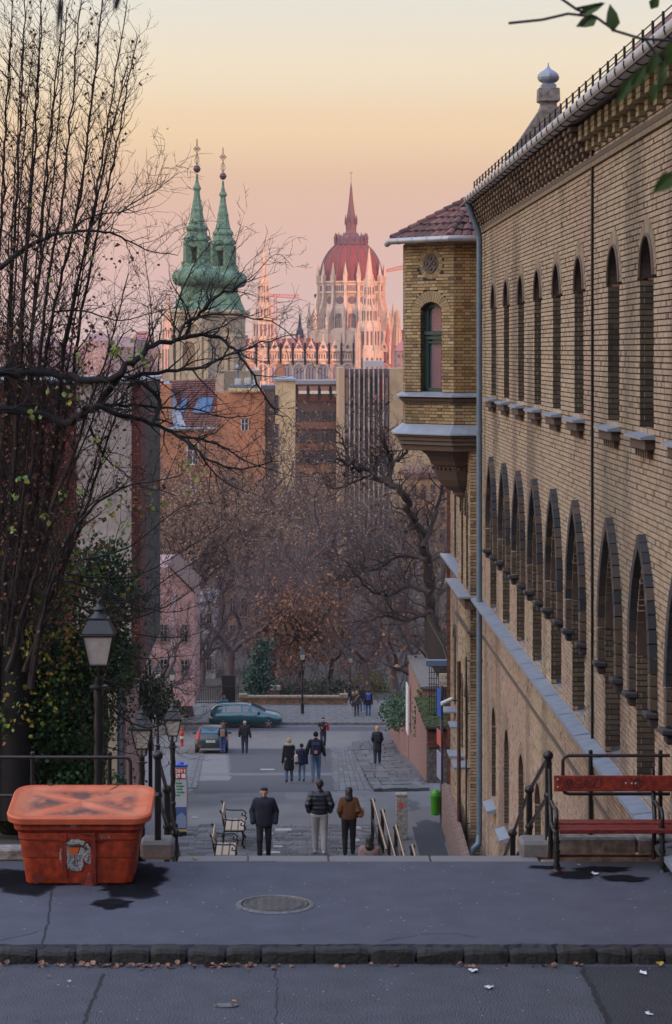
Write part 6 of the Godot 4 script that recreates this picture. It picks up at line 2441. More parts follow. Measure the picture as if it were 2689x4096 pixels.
func street_furniture() -> void:
	M.frost = mat(0.52, 0.47, 0.42, 0.35, 0.0, "soft", 1.5)
	lamp(Vector3((230.0 - 665.0) * 29.5 / FL, -0.86, -29.5), "largest lantern lamp with twisted black column beside the ivy", 3.72)
	lamp(Vector3((330.0 - 665.0) * 46.0 / FL, -5.02, -46.0), "middle lantern lamp tangled in bare twigs behind the orange grit bin", 4.0)
	lamp(Vector3((402.0 - 665.0) * 55.4 / FL, -6.1, -55.4), "lantern lamp standing beside the red and blue info pillar", 3.78)
	lamp(Vector3(at(703, 0, 151.0).x, G(150.0) + 0.2, -151.0), "slim lantern lamp in front of the brick garden wall", 4.45)
	lamp(Vector3(at(814, 0, 168.0).x, G(168.0) - 1.0, -168.0), "small lantern lamp behind the walkers at the park steps", 4.2, false)
	var fl := [[367, 1538, 118.0, "first of the distant lanterns beside the pink house"], [400, 1546, 126.0, "distant lantern nearest the poster cabinet"], [337, 1502, 108.0, "distant lantern half hidden behind the brick strip"]]
	for q in fl:
		var p := at(q[0], q[1], q[2])
		lamp(Vector3(p.x, p.y - 5.0, p.z), q[3], 5.0, false)
	fence_rail("tubular railing on the stone coping behind the red bench", 3.29, 4.56, -27.62, 0.2, [3.62, 4.45])
	fence_rail("tubular railing behind the orange grit bin", -1.84, -9.0, -27.5, 0.1, [-2.09, -3.0, -4.9, -6.8])
	stair_rail("black stair handrail with ball knobs left of the red bench", 3.115)
	stair_rail("black stair handrail with ball knobs right of the grit bin", -1.523)
	for q in [[-1.53, 0.40, "granite block under the left handrail post"], [3.0, 0.44, "chipped granite block under the right handrail post"]]:
		var root := thing("granite_block", q[2], "stone block", Vector3(q[0], 0.02, -27.72))
		var b := MB.new()
		b.bbox(Vector3(0, 0.06, 0), Vector3(q[1], 0.22, 0.42), 0.04)
		obj("block", b, stain(mat(0.36, 0.33, 0.31, 0.85, 0.0, "speck", 3.0, "nsoft", 3.0, 0.7), "soft2", 1.5), root)
	var root := thing("ramp_handrail", "stepped handrails with shining top rails at the stair foot", "handrail")
	var gold_lit_steel := mat(0.50, 0.36, 0.24, 0.22, 0.8)  # polished steel, the golden light it catches is put into the colour
	for q in [[866, 1860, 57.4], [889, 1885, 56.0], [920, 1922, 53.8], [958, 1967, 51.8]]:
		var p := at(q[0], q[1], q[2])
		var e := at(q[0] + 32, q[1] + 118, q[2] - 3.2)
		var b := MB.new()
		b.rod(Vector3(p.x, -6.1, p.z), p, 0.042, 8)
		b.ball(p, Vector3(0.07, 0.06, 0.07), 10, 6)
		var m := p.lerp(e, 0.5)
		b.rod(Vector3(m.x, -6.1, m.z), m, 0.035, 8)
		b.ball(m, Vector3(0.055, 0.05, 0.055), 8, 5)
		obj("post", b, M.dark_iron, root)
		b = MB.new()
		b.rod(p + UP * 0.03, e + UP * 0.03, 0.034, 8)
		obj("rail", b, gold_lit_steel, root)
		b = MB.new()
		b.rod(p - UP * 0.45, e - UP * 0.45, 0.028, 8)
		obj("lower_rail", b, M.dark_iron, root)
	grit_bin()
	red_bench()
	root = thing("slat_bench", "cast iron bench with pale slats, farther of two on the landing", "bench", Vector3(-1.28, -6.07, -57.0), "benches on the landing")
	var wood := mat(0.46, 0.34, 0.24, 0.6, 0.0, "soft", 3.0)
	for i in 2:
		var z := -0.62 + i * 1.24
		var b := MB.new()
		rail(b, [Vector3(-0.33, 0.92, z), Vector3(-0.27, 0.84, z), Vector3(-0.24, 0.62, z), Vector3(-0.20, 0.42, z), Vector3(0.24, 0.42, z)], 0.022)
		rail(b, [Vector3(-0.22, 0.42, z), Vector3(-0.24, 0.2, z), Vector3(-0.31, 0.0, z)], 0.022)
		rail(b, [Vector3(0.22, 0.42, z), Vector3(0.25, 0.25, z), Vector3(0.21, 0.12, z), Vector3(0.28, 0.0, z)], 0.024)
		rail(b, [Vector3(-0.25, 0.70, z), Vector3(0.0, 0.68, z), Vector3(0.2, 0.69, z), Vector3(0.29, 0.62, z), Vector3(0.25, 0.54, z), Vector3(0.18, 0.56, z), Vector3(0.2, 0.62, z)], 0.018)
		rail(b, [Vector3(0.24, 0.42, z), Vector3(0.3, 0.48, z), Vector3(0.27, 0.55, z)], 0.018)
		obj("iron_end", b, M.dark_iron, root)
	for i in 3:
		var b := MB.new()
		b.bbox(Vector3(-0.13 + i * 0.16, 0.45, 0), Vector3(0.13, 0.035, 1.32), 0.008)
		obj("slat", b, wood, root)
	var bk := MB.new()
	bk.bbox(Vector3(-0.245, 0.80, 0), Vector3(0.035, 0.17, 1.32), 0.008, Basis(Vector3(0, 0, 1), 0.18))
	obj("slat", bk, wood, root)
	var b2 := dup(root, "cast iron bench with pale slats, nearer of two on the landing")
	b2.position = Vector3(-1.43, -6.07, -54.2)
	var ip := onground(420, 1945)
	root = thing("info_pillar", "red and blue info pillar with number 3011 beside the lamp", "pillar", Vector3(-2.62, -6.1, -58.0))
	var b := MB.new()
	b.bbox(Vector3(0, 0.92, 0), Vector3(0.30, 1.62, 0.22), 0.01)
	obj("panel", b, mat(0.40, 0.42, 0.45, 0.5), root)
	b = MB.new()
	b.bbox(Vector3(0, 0.05, 0), Vector3(0.27, 0.12, 0.2), 0.01)
	obj("foot", b, M.dark_iron, root)
	b = MB.new()
	b.bbox(Vector3(0, 1.76, 0), Vector3(0.33, 0.07, 0.26), 0.015)
	b.ball(Vector3(0, 1.80, 0), Vector3(0.07, 0.06, 0.07), 10, 6)
	obj("cap", b, mat(0.02, 0.07, 0.36, 0.4), root)
	b = MB.new()
	b.box(Vector3(-0.01, 1.57, 0.115), Vector3(0.27, 0.27, 0.012))
	obj("number_plate", b, mat(0.42, 0.03, 0.04, 0.5), root)
	letters(root, "3011", Vector3(-0.01, 1.635, 0.123), 0.125, "Droid Sans", mat(0.75, 0.72, 0.7, 0.6), true)
	for sx in [-0.075, 0.065]:
		b = MB.new()
		b.box(Vector3(sx, 1.515, 0.125), Vector3(0.10, 0.10, 0.006))
		obj("white_label", b, mat(0.65, 0.63, 0.6, 0.6), root)
	for i in 5:
		b = MB.new()
		b.box(Vector3(-0.045 + [0.0, 0.03, 0.01, 0.04, -0.02][i], 1.33 - i * 0.075, 0.114), Vector3([0.16, 0.20, 0.14, 0.20, 0.1][i], 0.035, 0.006))
		obj("green_line", b, mat(0.03, 0.22, 0.09, 0.6), root)
	b = MB.new()
	b.box(Vector3(0, 0.46, 0.114), Vector3(0.28, 0.56, 0.006))
	obj("poster", b, mat(0.06, 0.10, 0.24, 0.5), root)
	b = MB.new()
	b.prism(PackedVector2Array([Vector2(-0.13, 0.22), Vector2(0.13, 0.22), Vector2(0.13, 0.5), Vector2(0.02, 0.6), Vector2(-0.13, 0.5)]), Vector3(0, 0, 0.118), Vector3(1, 0, 0), UP, Vector3(0, 0, 0.003))
	obj("poster_shape", b, mat(0.22, 0.27, 0.38, 0.5), root)
	for q in [[0.95, 0.5, mat(0.5, 0.05, 0.03, 0.5)], [0.45, 0.3, mat(0.6, 0.33, 0.03, 0.5)], [1.35, 0.25, mat(0.02, 0.06, 0.3, 0.5)]]:
		b = MB.new()
		b.box(Vector3(0.153, q[0], 0), Vector3(0.008, q[1], 0.2))
		obj("side_print", b, q[2], root)
	b = MB.new()
	b.box(Vector3(0, 0.16, 0.117), Vector3(0.3, 0.04, 0.008))
	obj("foot_strip", b, mat(0.6, 0.33, 0.03, 0.5), root)
	var mp := onground(423, 1734)
	root = thing("marker_post", "red and white marker post at the left kerb", "bollard", mp)
	b = MB.new()
	b.lathe(PackedVector2Array([Vector2(0.09, 0), Vector2(0.09, 0.62), Vector2(0.11, 0.64), Vector2(0.11, 0.86), Vector2(0.07, 0.9), Vector2(0.09, 0.95), Vector2(0.05, 1.04), Vector2(0, 1.06)]), Vector3.ZERO, 10)
	obj("post", b, mat(0.45, 0.05, 0.035, 0.6), root)
	b = MB.new()
	b.lathe(PackedVector2Array([Vector2(0.093, 0.45), Vector2(0.093, 0.58)]), Vector3.ZERO, 10)
	obj("band", b, mat(0.6, 0.55, 0.5, 0.6), root)
	root = thing("poster_cabinet", "pale cabinet pasted with a pink and yellow poster beside the park fence", "cabinet", at(410, 1664, 152.0))
	b = MB.new()
	b.bbox(Vector3(0, 0.95, 0), Vector3(1.18, 1.9, 0.4), 0.03)
	obj("body", b, mat(0.42, 0.38, 0.36, 0.8, 0.0, "soft2", 1.0), root)
	b = MB.new()
	for i in 12:
		for j in 13:
			var n := nz.get_noise_2d(i * 1.1 + 9.0, j * 1.1)
			var k := Color(0.62, 0.50, 0.46)
			if n > 0.08:
				k = Color(0.52, 0.13, 0.17)
			elif n < -0.22:
				k = Color(0.60, 0.42, 0.08)
			elif n > -0.02:
				k = Color(0.60, 0.30, 0.30)
			b.tint(k)
			b.box(Vector3(-0.5 + i * 0.087, 0.72 + j * 0.082, 0.203), Vector3(0.089, 0.084, 0.006))
	obj("poster", b, M.tint, root)
	root = thing("utility_cabinet", "tall beige utility cabinet with a red sticker by the handrail", "cabinet", Vector3(2.86, -6.1, -57.6))
	b = MB.new()
	b.bbox(Vector3(0, 0.54, 0), Vector3(0.28, 1.08, 0.24), 0.012)
	b.bbox(Vector3(0, 1.11, 0), Vector3(0.31, 0.06, 0.27), 0.015)
	obj("body", b, mat(0.42, 0.38, 0.35, 0.7, 0.0, "soft2", 1.5), root)
	b = MB.new()
	b.box(Vector3(-0.02, 0.85, 0.122), Vector3(0.12, 0.15, 0.004))
	obj("sticker", b, mat(0.42, 0.07, 0.08, 0.6), root)
	b = MB.new()
	b.ball(Vector3(0.04, 0.16, 0.12), Vector3(0.02, 0.02, 0.01), 8, 4)
	obj("lock", b, M.dark_iron, root)
	root = thing("sign_post", "thin steel post with road signs seen edge on", "sign post", Vector3(3.99, G(59.7), -59.7))
	b = MB.new()
	b.rod(Vector3.ZERO, Vector3(0, 3.53, 0), 0.045, 10)
	obj("pole", b, mat(0.10, 0.12, 0.16, 0.5, 0.3), root)
	for q in [[2.75, 3.45, mat(0.02, 0.08, 0.34, 0.5)], [2.0, 2.4, mat(0.42, 0.10, 0.07, 0.5)], [1.15, 1.85, mat(0.25, 0.24, 0.36, 0.5)]]:
		b = MB.new()
		b.bbox(Vector3(-0.065, (q[0] + q[1]) * 0.5, 0.05), Vector3(0.02, q[1] - q[0], 0.55), 0.008, Basis(UP, 0.12))
		obj("sign_plate", b, q[2], root)
	root = thing("litter_bin", "bright green litter bin with rounded hood hung on the sign post", "litter bin", Vector3(3.83, G(59.0), -59.6))
	var green := mat(0.045, 0.24, 0.012, 0.5)
	b = MB.new()
	b.lathe(PackedVector2Array([Vector2(0.0, 0.2), Vector2(0.09, 0.2), Vector2(0.115, 0.26), Vector2(0.125, 0.66), Vector2(0.14, 0.68), Vector2(0.14, 0.71), Vector2(0.125, 0.72)]), Vector3.ZERO, 16)
	obj("tub", b, green, root)
	b = MB.new()
	b.ball(Vector3(0, 0.73, 0), Vector3(0.122, 0.13, 0.122), 16, 8)
	obj("hood", b, green, root)
	root = thing("security_camera", "small white camera on the corner of the school", "camera", at(1036, 1632, 58.0))
	b = MB.new()
	b.rod(Vector3(-0.12, -0.02, 0.1), Vector3(0.16, 0.09, 0), 0.05, 10)
	obj("housing", b, mat(0.6, 0.6, 0.6, 0.5), root)
	b = MB.new()
	b.rod(Vector3(0.1, 0.05, 0), Vector3(0.37, 0.05, 0), 0.02, 6)
	obj("arm", b, M.dark_iron, root)
	root = thing("manhole_cover", "round cast iron manhole cover with studded pattern in the pavement", "manhole cover", Vector3(-0.117, 0.004, -25.17))
	var cast := mat(0.22, 0.21, 0.21, 0.5, 0.5, "soft2", 2.0)
	b = MB.new()
	b.lathe(PackedVector2Array([Vector2(0.43, 0.0), Vector2(0.40, 0.012), Vector2(0.375, 0.012), Vector2(0.37, 0.0)]), Vector3.ZERO, 40)
	obj("frame", b, cast, root)
	b = MB.new()
	b.lathe(PackedVector2Array([Vector2(0.40, 0.001), Vector2(0.0, 0.002)]), Vector3.ZERO, 40)
	obj("seat", b, M.tar, root)
	b = MB.new()
	b.lathe(PackedVector2Array([Vector2(0.355, 0.002), Vector2(0.35, 0.010), Vector2(0.325, 0.012), Vector2(0.32, 0.004), Vector2(0.0, 0.005)]), Vector3.ZERO, 40)
	var lid := obj("lid", b, mat(0.12, 0.11, 0.11, 0.55, 0.4, "soft2", 2.0), root)
	b = MB.new()
	for i in range(-11, 12):
		for j in range(-11, 12):
			var p := Vector3((i + (0.5 if j % 2 else 0.0)) * 0.03, 0.009, j * 0.026)
			if Vector2(p.x, p.z).length() < 0.305:
				b.bbox(p, Vector3(0.019, 0.012, 0.018), 0.004, Basis(UP, 0.6))
	obj("studs", b, cast, lid)
	root = thing("valve_cover", "small oval valve cover in the road beside the orange leaf", "valve cover", Vector3(-0.564, -0.13, -21.76))
	b = MB.new()
	b.bbox(Vector3(0, 0.003, 0), Vector3(0.13, 0.014, 0.13), 0.005)
	for sd in [-1.0, 1.0]:
		b.lathe(PackedVector2Array([Vector2(0.045, 0.0), Vector2(0.042, 0.012), Vector2(0.025, 0.012), Vector2(0.022, 0.006), Vector2(0, 0.006)]), Vector3(0.075 * sd, 0, 0), 14)
	obj("plate", b, cast, root)

func rrect(w: float, d: float, r: float, n := 5) -> PackedVector2Array:
	var p := PackedVector2Array()
	for q in [[1, -1, -PI / 2], [1, 1, 0.0], [-1, 1, PI / 2], [-1, -1, PI]]:
		for i in n + 1:
			var a: float = q[2] + PI / 2 * i / n
			p.append(Vector2(q[0] * (w * 0.5 - r) + cos(a) * r, q[1] * (d * 0.5 - r) + sin(a) * r))
	return p

func loft(b: MB, levels: Array) -> void:
	for i in levels.size() - 1:
		var l1: Array = levels[i]
		var l2: Array = levels[i + 1]
		var p := rrect(l1[1], l1[2], l1[3])
		var q := rrect(l2[1], l2[2], l2[3])
		var n := p.size()
		var k := b.v.size()
		for e in 2:
			for j in n + 1:
				var v: Vector2 = p[j % n] if e == 0 else q[j % n]
				var l: Array = l1 if e == 0 else l2
				var src: PackedVector2Array = p if e == 0 else q
				var t := (src[(j + 1) % n] - src[(j + n - 1) % n]).normalized()
				var slope: float = (l1[1] - l2[1]) * 0.5
				var nn: Vector3 = Vector3(t.y, 0, -t.x) * (l2[0] - l1[0]) + UP * slope
				b.pt(Vector3(v.x, l[0] + l[4] * -v.y, v.y), nn.normalized() if nn.length() > 1e-6 else UP)
		for j in n:
			var a := k + j
			b.idx.append_array(PackedInt32Array([a, a + 1, a + n + 1, a + 1, a + n + 2, a + n + 1]))

func grit_bin() -> void:
	var root := thing("grit_bin", "large dirty orange plastic grit bin with a torn round sticker", "grit bin", Vector3(-2.325, 0.012, -26.52))
	var body := stain(mat(0.62, 0.072, 0.018, 0.5, 0.0, "streak", 0.8, "nsoft", 0.6, 0.15), "soft2", 0.9)
	var lidm := mat(0.66, 0.14, 0.05, 0.55, 0.0, "soft", 1.0)
	var b := MB.new()
	loft(b, [[0.0, 1.18, 0.84, 0.10, 0.0], [0.02, 1.21, 0.87, 0.11, 0.0], [0.30, 1.285, 0.92, 0.12, 0.0], [0.31, 1.30, 0.93, 0.12, 0.0], [0.50, 1.345, 0.96, 0.12, 0.0], [0.515, 1.37, 0.975, 0.12, 0.0], [0.59, 1.385, 0.985, 0.12, 0.0], [0.605, 1.425, 1.01, 0.13, 0.0], [0.63, 1.465, 1.04, 0.13, 0.0], [0.76, 1.49, 1.05, 0.14, 0.0]])
	var bot := PackedVector3Array()
	for p in rrect(1.18, 0.84, 0.10):
		bot.append(Vector3(p.x, 0, p.y))
	b.fan(bot, -UP)
	for sx in [-0.165, 0.165]:
		b.prism(PackedVector2Array([Vector2(-0.03, 0.02), Vector2(0.03, 0.02), Vector2(0.03, 0.59), Vector2(-0.03, 0.59)]), Vector3(sx, 0, 0.405), Vector3(1, 0, 0), Vector3(0, 1, 0.105).normalized(), Vector3(0, 0, 0.045))
	obj("tub", b, body, root)
	b = MB.new()
	loft(b, [[0.765, 1.55, 1.06, 0.19, 0.14], [0.775, 1.62, 1.12, 0.21, 0.14], [0.835, 1.635, 1.13, 0.21, 0.14], [0.855, 1.60, 1.10, 0.20, 0.14], [0.85, 1.50, 1.0, 0.18, 0.14]])
	b.tinted = true
	for i in b.c.size():
		b.c[i] = Color(0.62, 0.125, 0.045)
	var nx := 64
	var ny := 36
	var pts := []
	for j in ny + 1:
		for i in nx + 1:
			var u := -1.0 + 2.0 * i / nx
			var v := -1.0 + 2.0 * j / ny
			var x := u * 0.75
			var z := v * 0.5
			var cx := 0.75 - 0.18
			var cz := 0.5 - 0.18
			if absf(x) > cx and absf(z) > cz:
				var q := Vector2(absf(x) - cx, absf(z) - cz)
				var m := maxf(q.x, q.y)
				q = q.normalized() * m
				x = signf(x) * (cx + q.x)
				z = signf(z) * (cz + q.y)
			var cr := minf(absf(x * 0.5 - z * 0.72), absf(x * 0.5 + z * 0.72))
			var ridge := exp(-cr * cr / 0.0016) * clampf(1.2 - Vector2(x / 0.7, z / 0.46).length(), 0, 1)
			var edge := maxf(absf(u), absf(v))
			var hollow := clampf((1.0 - edge) * 6.0, 0, 1)
			var y := 0.85 - 0.14 * z - 0.025 * hollow + 0.03 * ridge
			var dirt := clampf((1.0 - edge) * 5.0 - 0.55, 0, 1) * clampf(cr * 10.0 - 0.28, 0, 1)
			dirt *= clampf(0.75 + nz.get_noise_2d(x * 9.0, z * 9.0) * 1.3 + nz.get_noise_2d(x * 30.0, z * 30.0) * 0.5, 0, 1)
			var dust := clampf(0.3 + 0.5 * nz.get_noise_2d(x * 5.0 + 40.0, z * 5.0), 0, 1)
			var c := Color(0.64, 0.135, 0.05).lerp(Color(0.62, 0.24, 0.12), dust).lerp(Color(0.075, 0.05, 0.05), dirt * 0.92)
			pts.append([Vector3(x, y, z), c])
	for j in ny:
		for i in nx:
			var q := []
			for k in [[i, j], [i, j + 1], [i + 1, j + 1], [i + 1, j]]:
				q.append(pts[k[1] * (nx + 1) + k[0]])
			var k0 := b.v.size()
			b.col = q[0][1]
			b.quado(q[0][0], q[1][0], q[2][0], q[3][0], UP)
			if b.v.size() == k0 + 4:
				for e in 4:
					for w in q:
						if b.v[k0 + e].is_equal_approx(w[0]):
							b.c[k0 + e] = w[1]
	var lid := obj("lid", b, vc(lidm), root)
	b = MB.new()
	for sx in [-0.42, 0.36]:
		b.bbox(Vector3(sx, 0.93, -0.565), Vector3(0.05, 0.03, 0.06), 0.006)
	obj("hinge", b, M.dark_iron, lid)
	b = MB.new()
	rail(b, [Vector3(0.22, 0.87, -0.40), Vector3(0.30, 0.905, -0.46), Vector3(0.36, 0.93, -0.50)], 0.006, 5)
	obj("straw", b, mat(0.30, 0.20, 0.06, 0.8), lid)
	var fb := Basis(Vector3(1, 0, 0), 0.0)
	fb = Basis(Vector3(1, 0, 0), Vector3(0, 1, 0.105).normalized(), Vector3(0, -0.105, 1).normalized())
	var tg := MeshInstance3D.new()
	b = MB.new()
	b.box(Vector3(-0.055, 0.695, 0.525), Vector3(0.07, 0.065, 0.008), fb)
	obj("label_plate", b, mat(0.25, 0.23, 0.22, 0.5), root)
	var so := Vector3(-0.03, 0.335, 0.473)
	var white := mat(0.62, 0.58, 0.55, 0.6, 0.0, "soft2", 4.0)
	var wedge := func(a0: float, a1: float, r0: float, r1: float) -> PackedVector2Array:
		var p := PackedVector2Array()
		for i in 13:
			var a := lerpf(a0, a1, i / 12.0)
			p.append(Vector2(cos(a), sin(a)) * (r1 + 0.006 * sin(i * 2.3)))
		for i in 13:
			var a := lerpf(a1, a0, i / 12.0)
			p.append(Vector2(cos(a), sin(a)) * (r0 + 0.012 * sin(i * 1.7 + 1.0)))
		return p
	b = MB.new()
	for w in [[deg_to_rad(55), deg_to_rad(150), 0.125, 0.185], [deg_to_rad(-35), deg_to_rad(48), 0.105, 0.185], [deg_to_rad(152), deg_to_rad(228), 0.12, 0.185]]:
		b.prism(wedge.call(w[0], w[1], w[2], w[3]), so, fb.x, fb.y, fb.z * 0.004)
	b.prism(PackedVector2Array([Vector2(-0.10, -0.15), Vector2(0.0, -0.185), Vector2(0.06, -0.175), Vector2(0.085, -0.11), Vector2(0.075, -0.05), Vector2(0.10, 0.0), Vector2(0.10, 0.06), Vector2(0.06, 0.10), Vector2(0.03, 0.02), Vector2(-0.01, -0.01), Vector2(-0.05, 0.02), Vector2(-0.09, 0.10), Vector2(-0.12, 0.06), Vector2(-0.10, -0.02)]), so, fb.x, fb.y, fb.z * 0.0045)
	var st := obj("sticker", b, white, root)
	b = MB.new()
	b.prism(PackedVector2Array([Vector2(-0.13, 0.13), Vector2(-0.05, 0.10), Vector2(0.05, 0.115), Vector2(0.12, 0.05), Vector2(0.13, 0.08), Vector2(0.04, 0.135), Vector2(-0.06, 0.125)]), so, fb.x, fb.y, fb.z * 0.012)
	obj("peeling_edge", b, mat(0.06, 0.055, 0.05, 0.7), st)
	b = MB.new()
	b.prism(PackedVector2Array([Vector2(-0.085, 0.095), Vector2(0.04, 0.09), Vector2(0.01, 0.0), Vector2(-0.07, 0.01)]), so, fb.x, fb.y, fb.z * 0.0055)
	obj("emblem_shield", b, mat(0.55, 0.12, 0.02, 0.6), st)
	var ink := mat(0.05, 0.055, 0.08, 0.7)
	letters(st, "FKF", so + fb * Vector3(0.0, -0.035, 0.006), 0.085, "Droid Serif", ink, false, fb)
	letters(st, "ZRT.", so + fb * Vector3(-0.005, -0.085, 0.006), 0.042, "Droid Serif", ink, true, fb)
	letters(st, "1895", so + fb * Vector3(-0.005, -0.12, 0.006), 0.026, "Droid Serif", ink, true, fb)
	for w in [["TERÜLET-F", 218.0, 320.0, 0.165], ["ÁRTÓ ZÁ", -28.0, 42.0, 0.15]]:
		var txt: String = w[0]
		for i in txt.length():
			if txt[i] == " ":
				continue
			var a := deg_to_rad(lerpf(w[1], w[2], float(i) / (txt.length() - 1)))
			letters(st, txt[i], so + fb * Vector3(cos(a) * w[3], sin(a) * w[3], 0.006), 0.036, "Droid Serif", ink, true, fb * Basis(Vector3(0, 0, 1), a + PI / 2))
	letters(root, "V/A", Vector3(0.30, 0.545, 0.492), 0.07, "Droid Sans", mat(0.36, 0.16, 0.07, 0.8), true, fb)
	b = MB.new()
	for q in [[-0.165, 0.56, 0.018, 0.42], [0.17, 0.57, 0.03, 0.50], [-0.45, 0.12, 0.12, 0.10], [0.05, 0.59, 0.2, 0.012], [-0.3, 0.51, 0.3, 0.01], [0.3, 0.51, 0.28, 0.01], [0.1, 0.1, 0.1, 0.14], [0.2, 0.2, 0.012, 0.24]]:
		var poly := blob(Vector2(q[0], q[1] - q[3] * 0.5), q[2] * 0.6, q[3] * 0.6, int(q[0] * 50 + 60), 24, 0.6)
		var tr := Geometry2D.triangulate_polygon(poly)
		for i in range(0, tr.size(), 3):
			var P := []
			for e in 3:
				var v := poly[tr[i + e]]
				var zz := 0.4405 + v.y * 0.098 + (0.045 if absf(v.x) < 0.2 and absf(v.x) > 0.13 else 0.0)
				P.append(Vector3(v.x, v.y, zz))
			b.trio(P[0], P[1], P[2], Vector3(0, 0, 1))
	obj("grime", b, mat(0.16, 0.022, 0.012, 0.8), root)

func red_bench() -> void:
	var root := thing("red_bench", "park bench of red boards with black scribbled graffiti on its back", "bench", Vector3(3.1, 0, -27.1))
	var paint := stain(mat(0.33, 0.035, 0.025, 0.42, 0.0, "streak", 1.0, "nfine", 2.0, 0.2), "soft2", 2.0)
	var L := 1.42
	for q in [[0.465, 0.21, 0.26, 0.04, 0.0], [0.475, -0.08, 0.26, 0.04, 0.06]]:
		var b := MB.new()
		b.bbox(Vector3(0.05 + L * 0.5, q[0], q[1]), Vector3(L, q[3] + 0.015, q[2]), 0.008, Basis(Vector3(1, 0, 0), -q[4]))
		obj("seat_board", b, paint, root)
	var bb := Basis(Vector3(1, 0, 0), -0.12)
	var bo := Vector3(0.06 + L * 0.5, 0.895, -0.33)
	var b := MB.new()
	b.bbox(bo, Vector3(L, 0.185, 0.04), 0.008, bb)
	var back := obj("back_board", b, stain(mat(0.42, 0.045, 0.02, 0.42, 0.0, "streak", 1.0, "nfine", 2.0, 0.2), "soft2", 2.0), root)
	b = MB.new()
	var ink := mat(0.03, 0.006, 0.006, 0.6)
	var S := func(l: Array, ox: float) -> void:
		var p := PackedVector3Array()
		var cv := Curve2D.new()
		for i in l.size():
			var q := Vector2(l[i][0], l[i][1])
			var tan := Vector2.ZERO
			if i > 0 and i < l.size() - 1:
				tan = (Vector2(l[i + 1][0], l[i + 1][1]) - Vector2(l[i - 1][0], l[i - 1][1])) * 0.22
			cv.add_point(q, -tan, tan)
		var rr := PackedFloat32Array()
		for q in cv.tessellate(3, 6.0):
			p.append(bo + bb * Vector3(ox + q.x * 0.01 - L * 0.5, q.y * 0.01, 0.0205)); rr.append(0.0055)
		b.tube(p, rr, 4)
	for ox in [0.10, 0.91]:
		S.call([[0, 4], [1.2, 6]], ox - 0.02)
		S.call([[1.5, 4.2], [2.6, 6.2]], ox - 0.02)
		S.call([[9, 5], [4, 4], [2, 0], [4, -4.5], [8, -6], [12, -3], [12, 2], [8, 5], [5, 1], [7, -3], [9, -6.5]], ox)
		S.call([[6, -2], [8, 1], [10, 3], [10, -2], [12, -4]], ox)
		if ox > 0.5:
			continue
		S.call([[20, 5], [16, 3], [15, 0], [20, -1.5], [21, -4], [16, -4.5], [13, -3]], ox)
		S.call([[22, 6], [22, 0], [21, -5], [25, -4]], ox)
		S.call([[25, -1], [30, 1], [28, 4], [25, 1], [27, -3], [32, -3]], ox)
		S.call([[36, 4], [32, 2], [35, -1], [34, -4], [31, -4]], ox)
		S.call([[37, 5], [42, 5], [38, 0], [37, -4], [43, -4.5], [46, 0], [44, 3]], ox)
		S.call([[44, 4], [45, 6]], ox)
		S.call([[46, 4.2], [47, 6.2]], ox)
	obj("graffiti", b, ink, back)
	b = MB.new()
	for q in [[0.045, 0.045], [0.045, -0.045], [0.85, 0.0], [0.92, 0.0], [0.965, 0.0]]:
		b.ball(bo + bb * Vector3(q[0] - L * 0.5, q[1], 0.022), Vector3(0.014, 0.014, 0.008), 8, 4)
	obj("bolts", b, mat(0.45, 0.45, 0.48, 0.3, 0.8), back)
	for sx in [0.02, 1.24]:
		b = MB.new()
		rail(b, [Vector3(sx, 1.05, -0.42), Vector3(sx, 0.98, -0.40), Vector3(sx, 0.66, -0.33), Vector3(sx, 0.45, -0.25), Vector3(sx, 0.42, 0.0), Vector3(sx, 0.42, 0.30)], 0.026, 8)
		rail(b, [Vector3(sx, 0.66, -0.34), Vector3(sx, 0.70, -0.22), Vector3(sx, 0.68, 0.05), Vector3(sx, 0.70, 0.22), Vector3(sx, 0.64, 0.31), Vector3(sx, 0.54, 0.30), Vector3(sx, 0.48, 0.26)], 0.022, 8)
		rail(b, [Vector3(sx, 0.45, 0.27), Vector3(sx, 0.30, 0.30), Vector3(sx, 0.2, 0.31), Vector3(sx, 0.0, 0.315)], 0.030, 8)
		rail(b, [Vector3(sx, 0.45, -0.25), Vector3(sx, 0.25, -0.32), Vector3(sx, 0.0, -0.36)], 0.028, 8)
		for y in [0.06, 0.22, 0.33]:
			b.rod(Vector3(sx, y, 0.31), Vector3(sx, y + 0.025, 0.31), 0.042, 8)
		b.lathe(PackedVector2Array([Vector2(0.055, 0.0), Vector2(0.05, 0.02), Vector2(0.03, 0.03)]), Vector3(sx, 0, 0.315), 10)
		b.bbox(Vector3(sx, 0.49, 0.2), Vector3(0.09, 0.02, 0.12), 0.005)
		obj("iron_end", b, M.dark_iron, root)
	b = MB.new()
	b.lathe(PackedVector2Array([Vector2(0.10, 0.004), Vector2(0, 0.005)]), Vector3(0.04, 0, 0.33), 14)
	obj("rust_stain", b, mat(0.22, 0.045, 0.015, 0.9, 0.0, "soft2", 5.0), root)

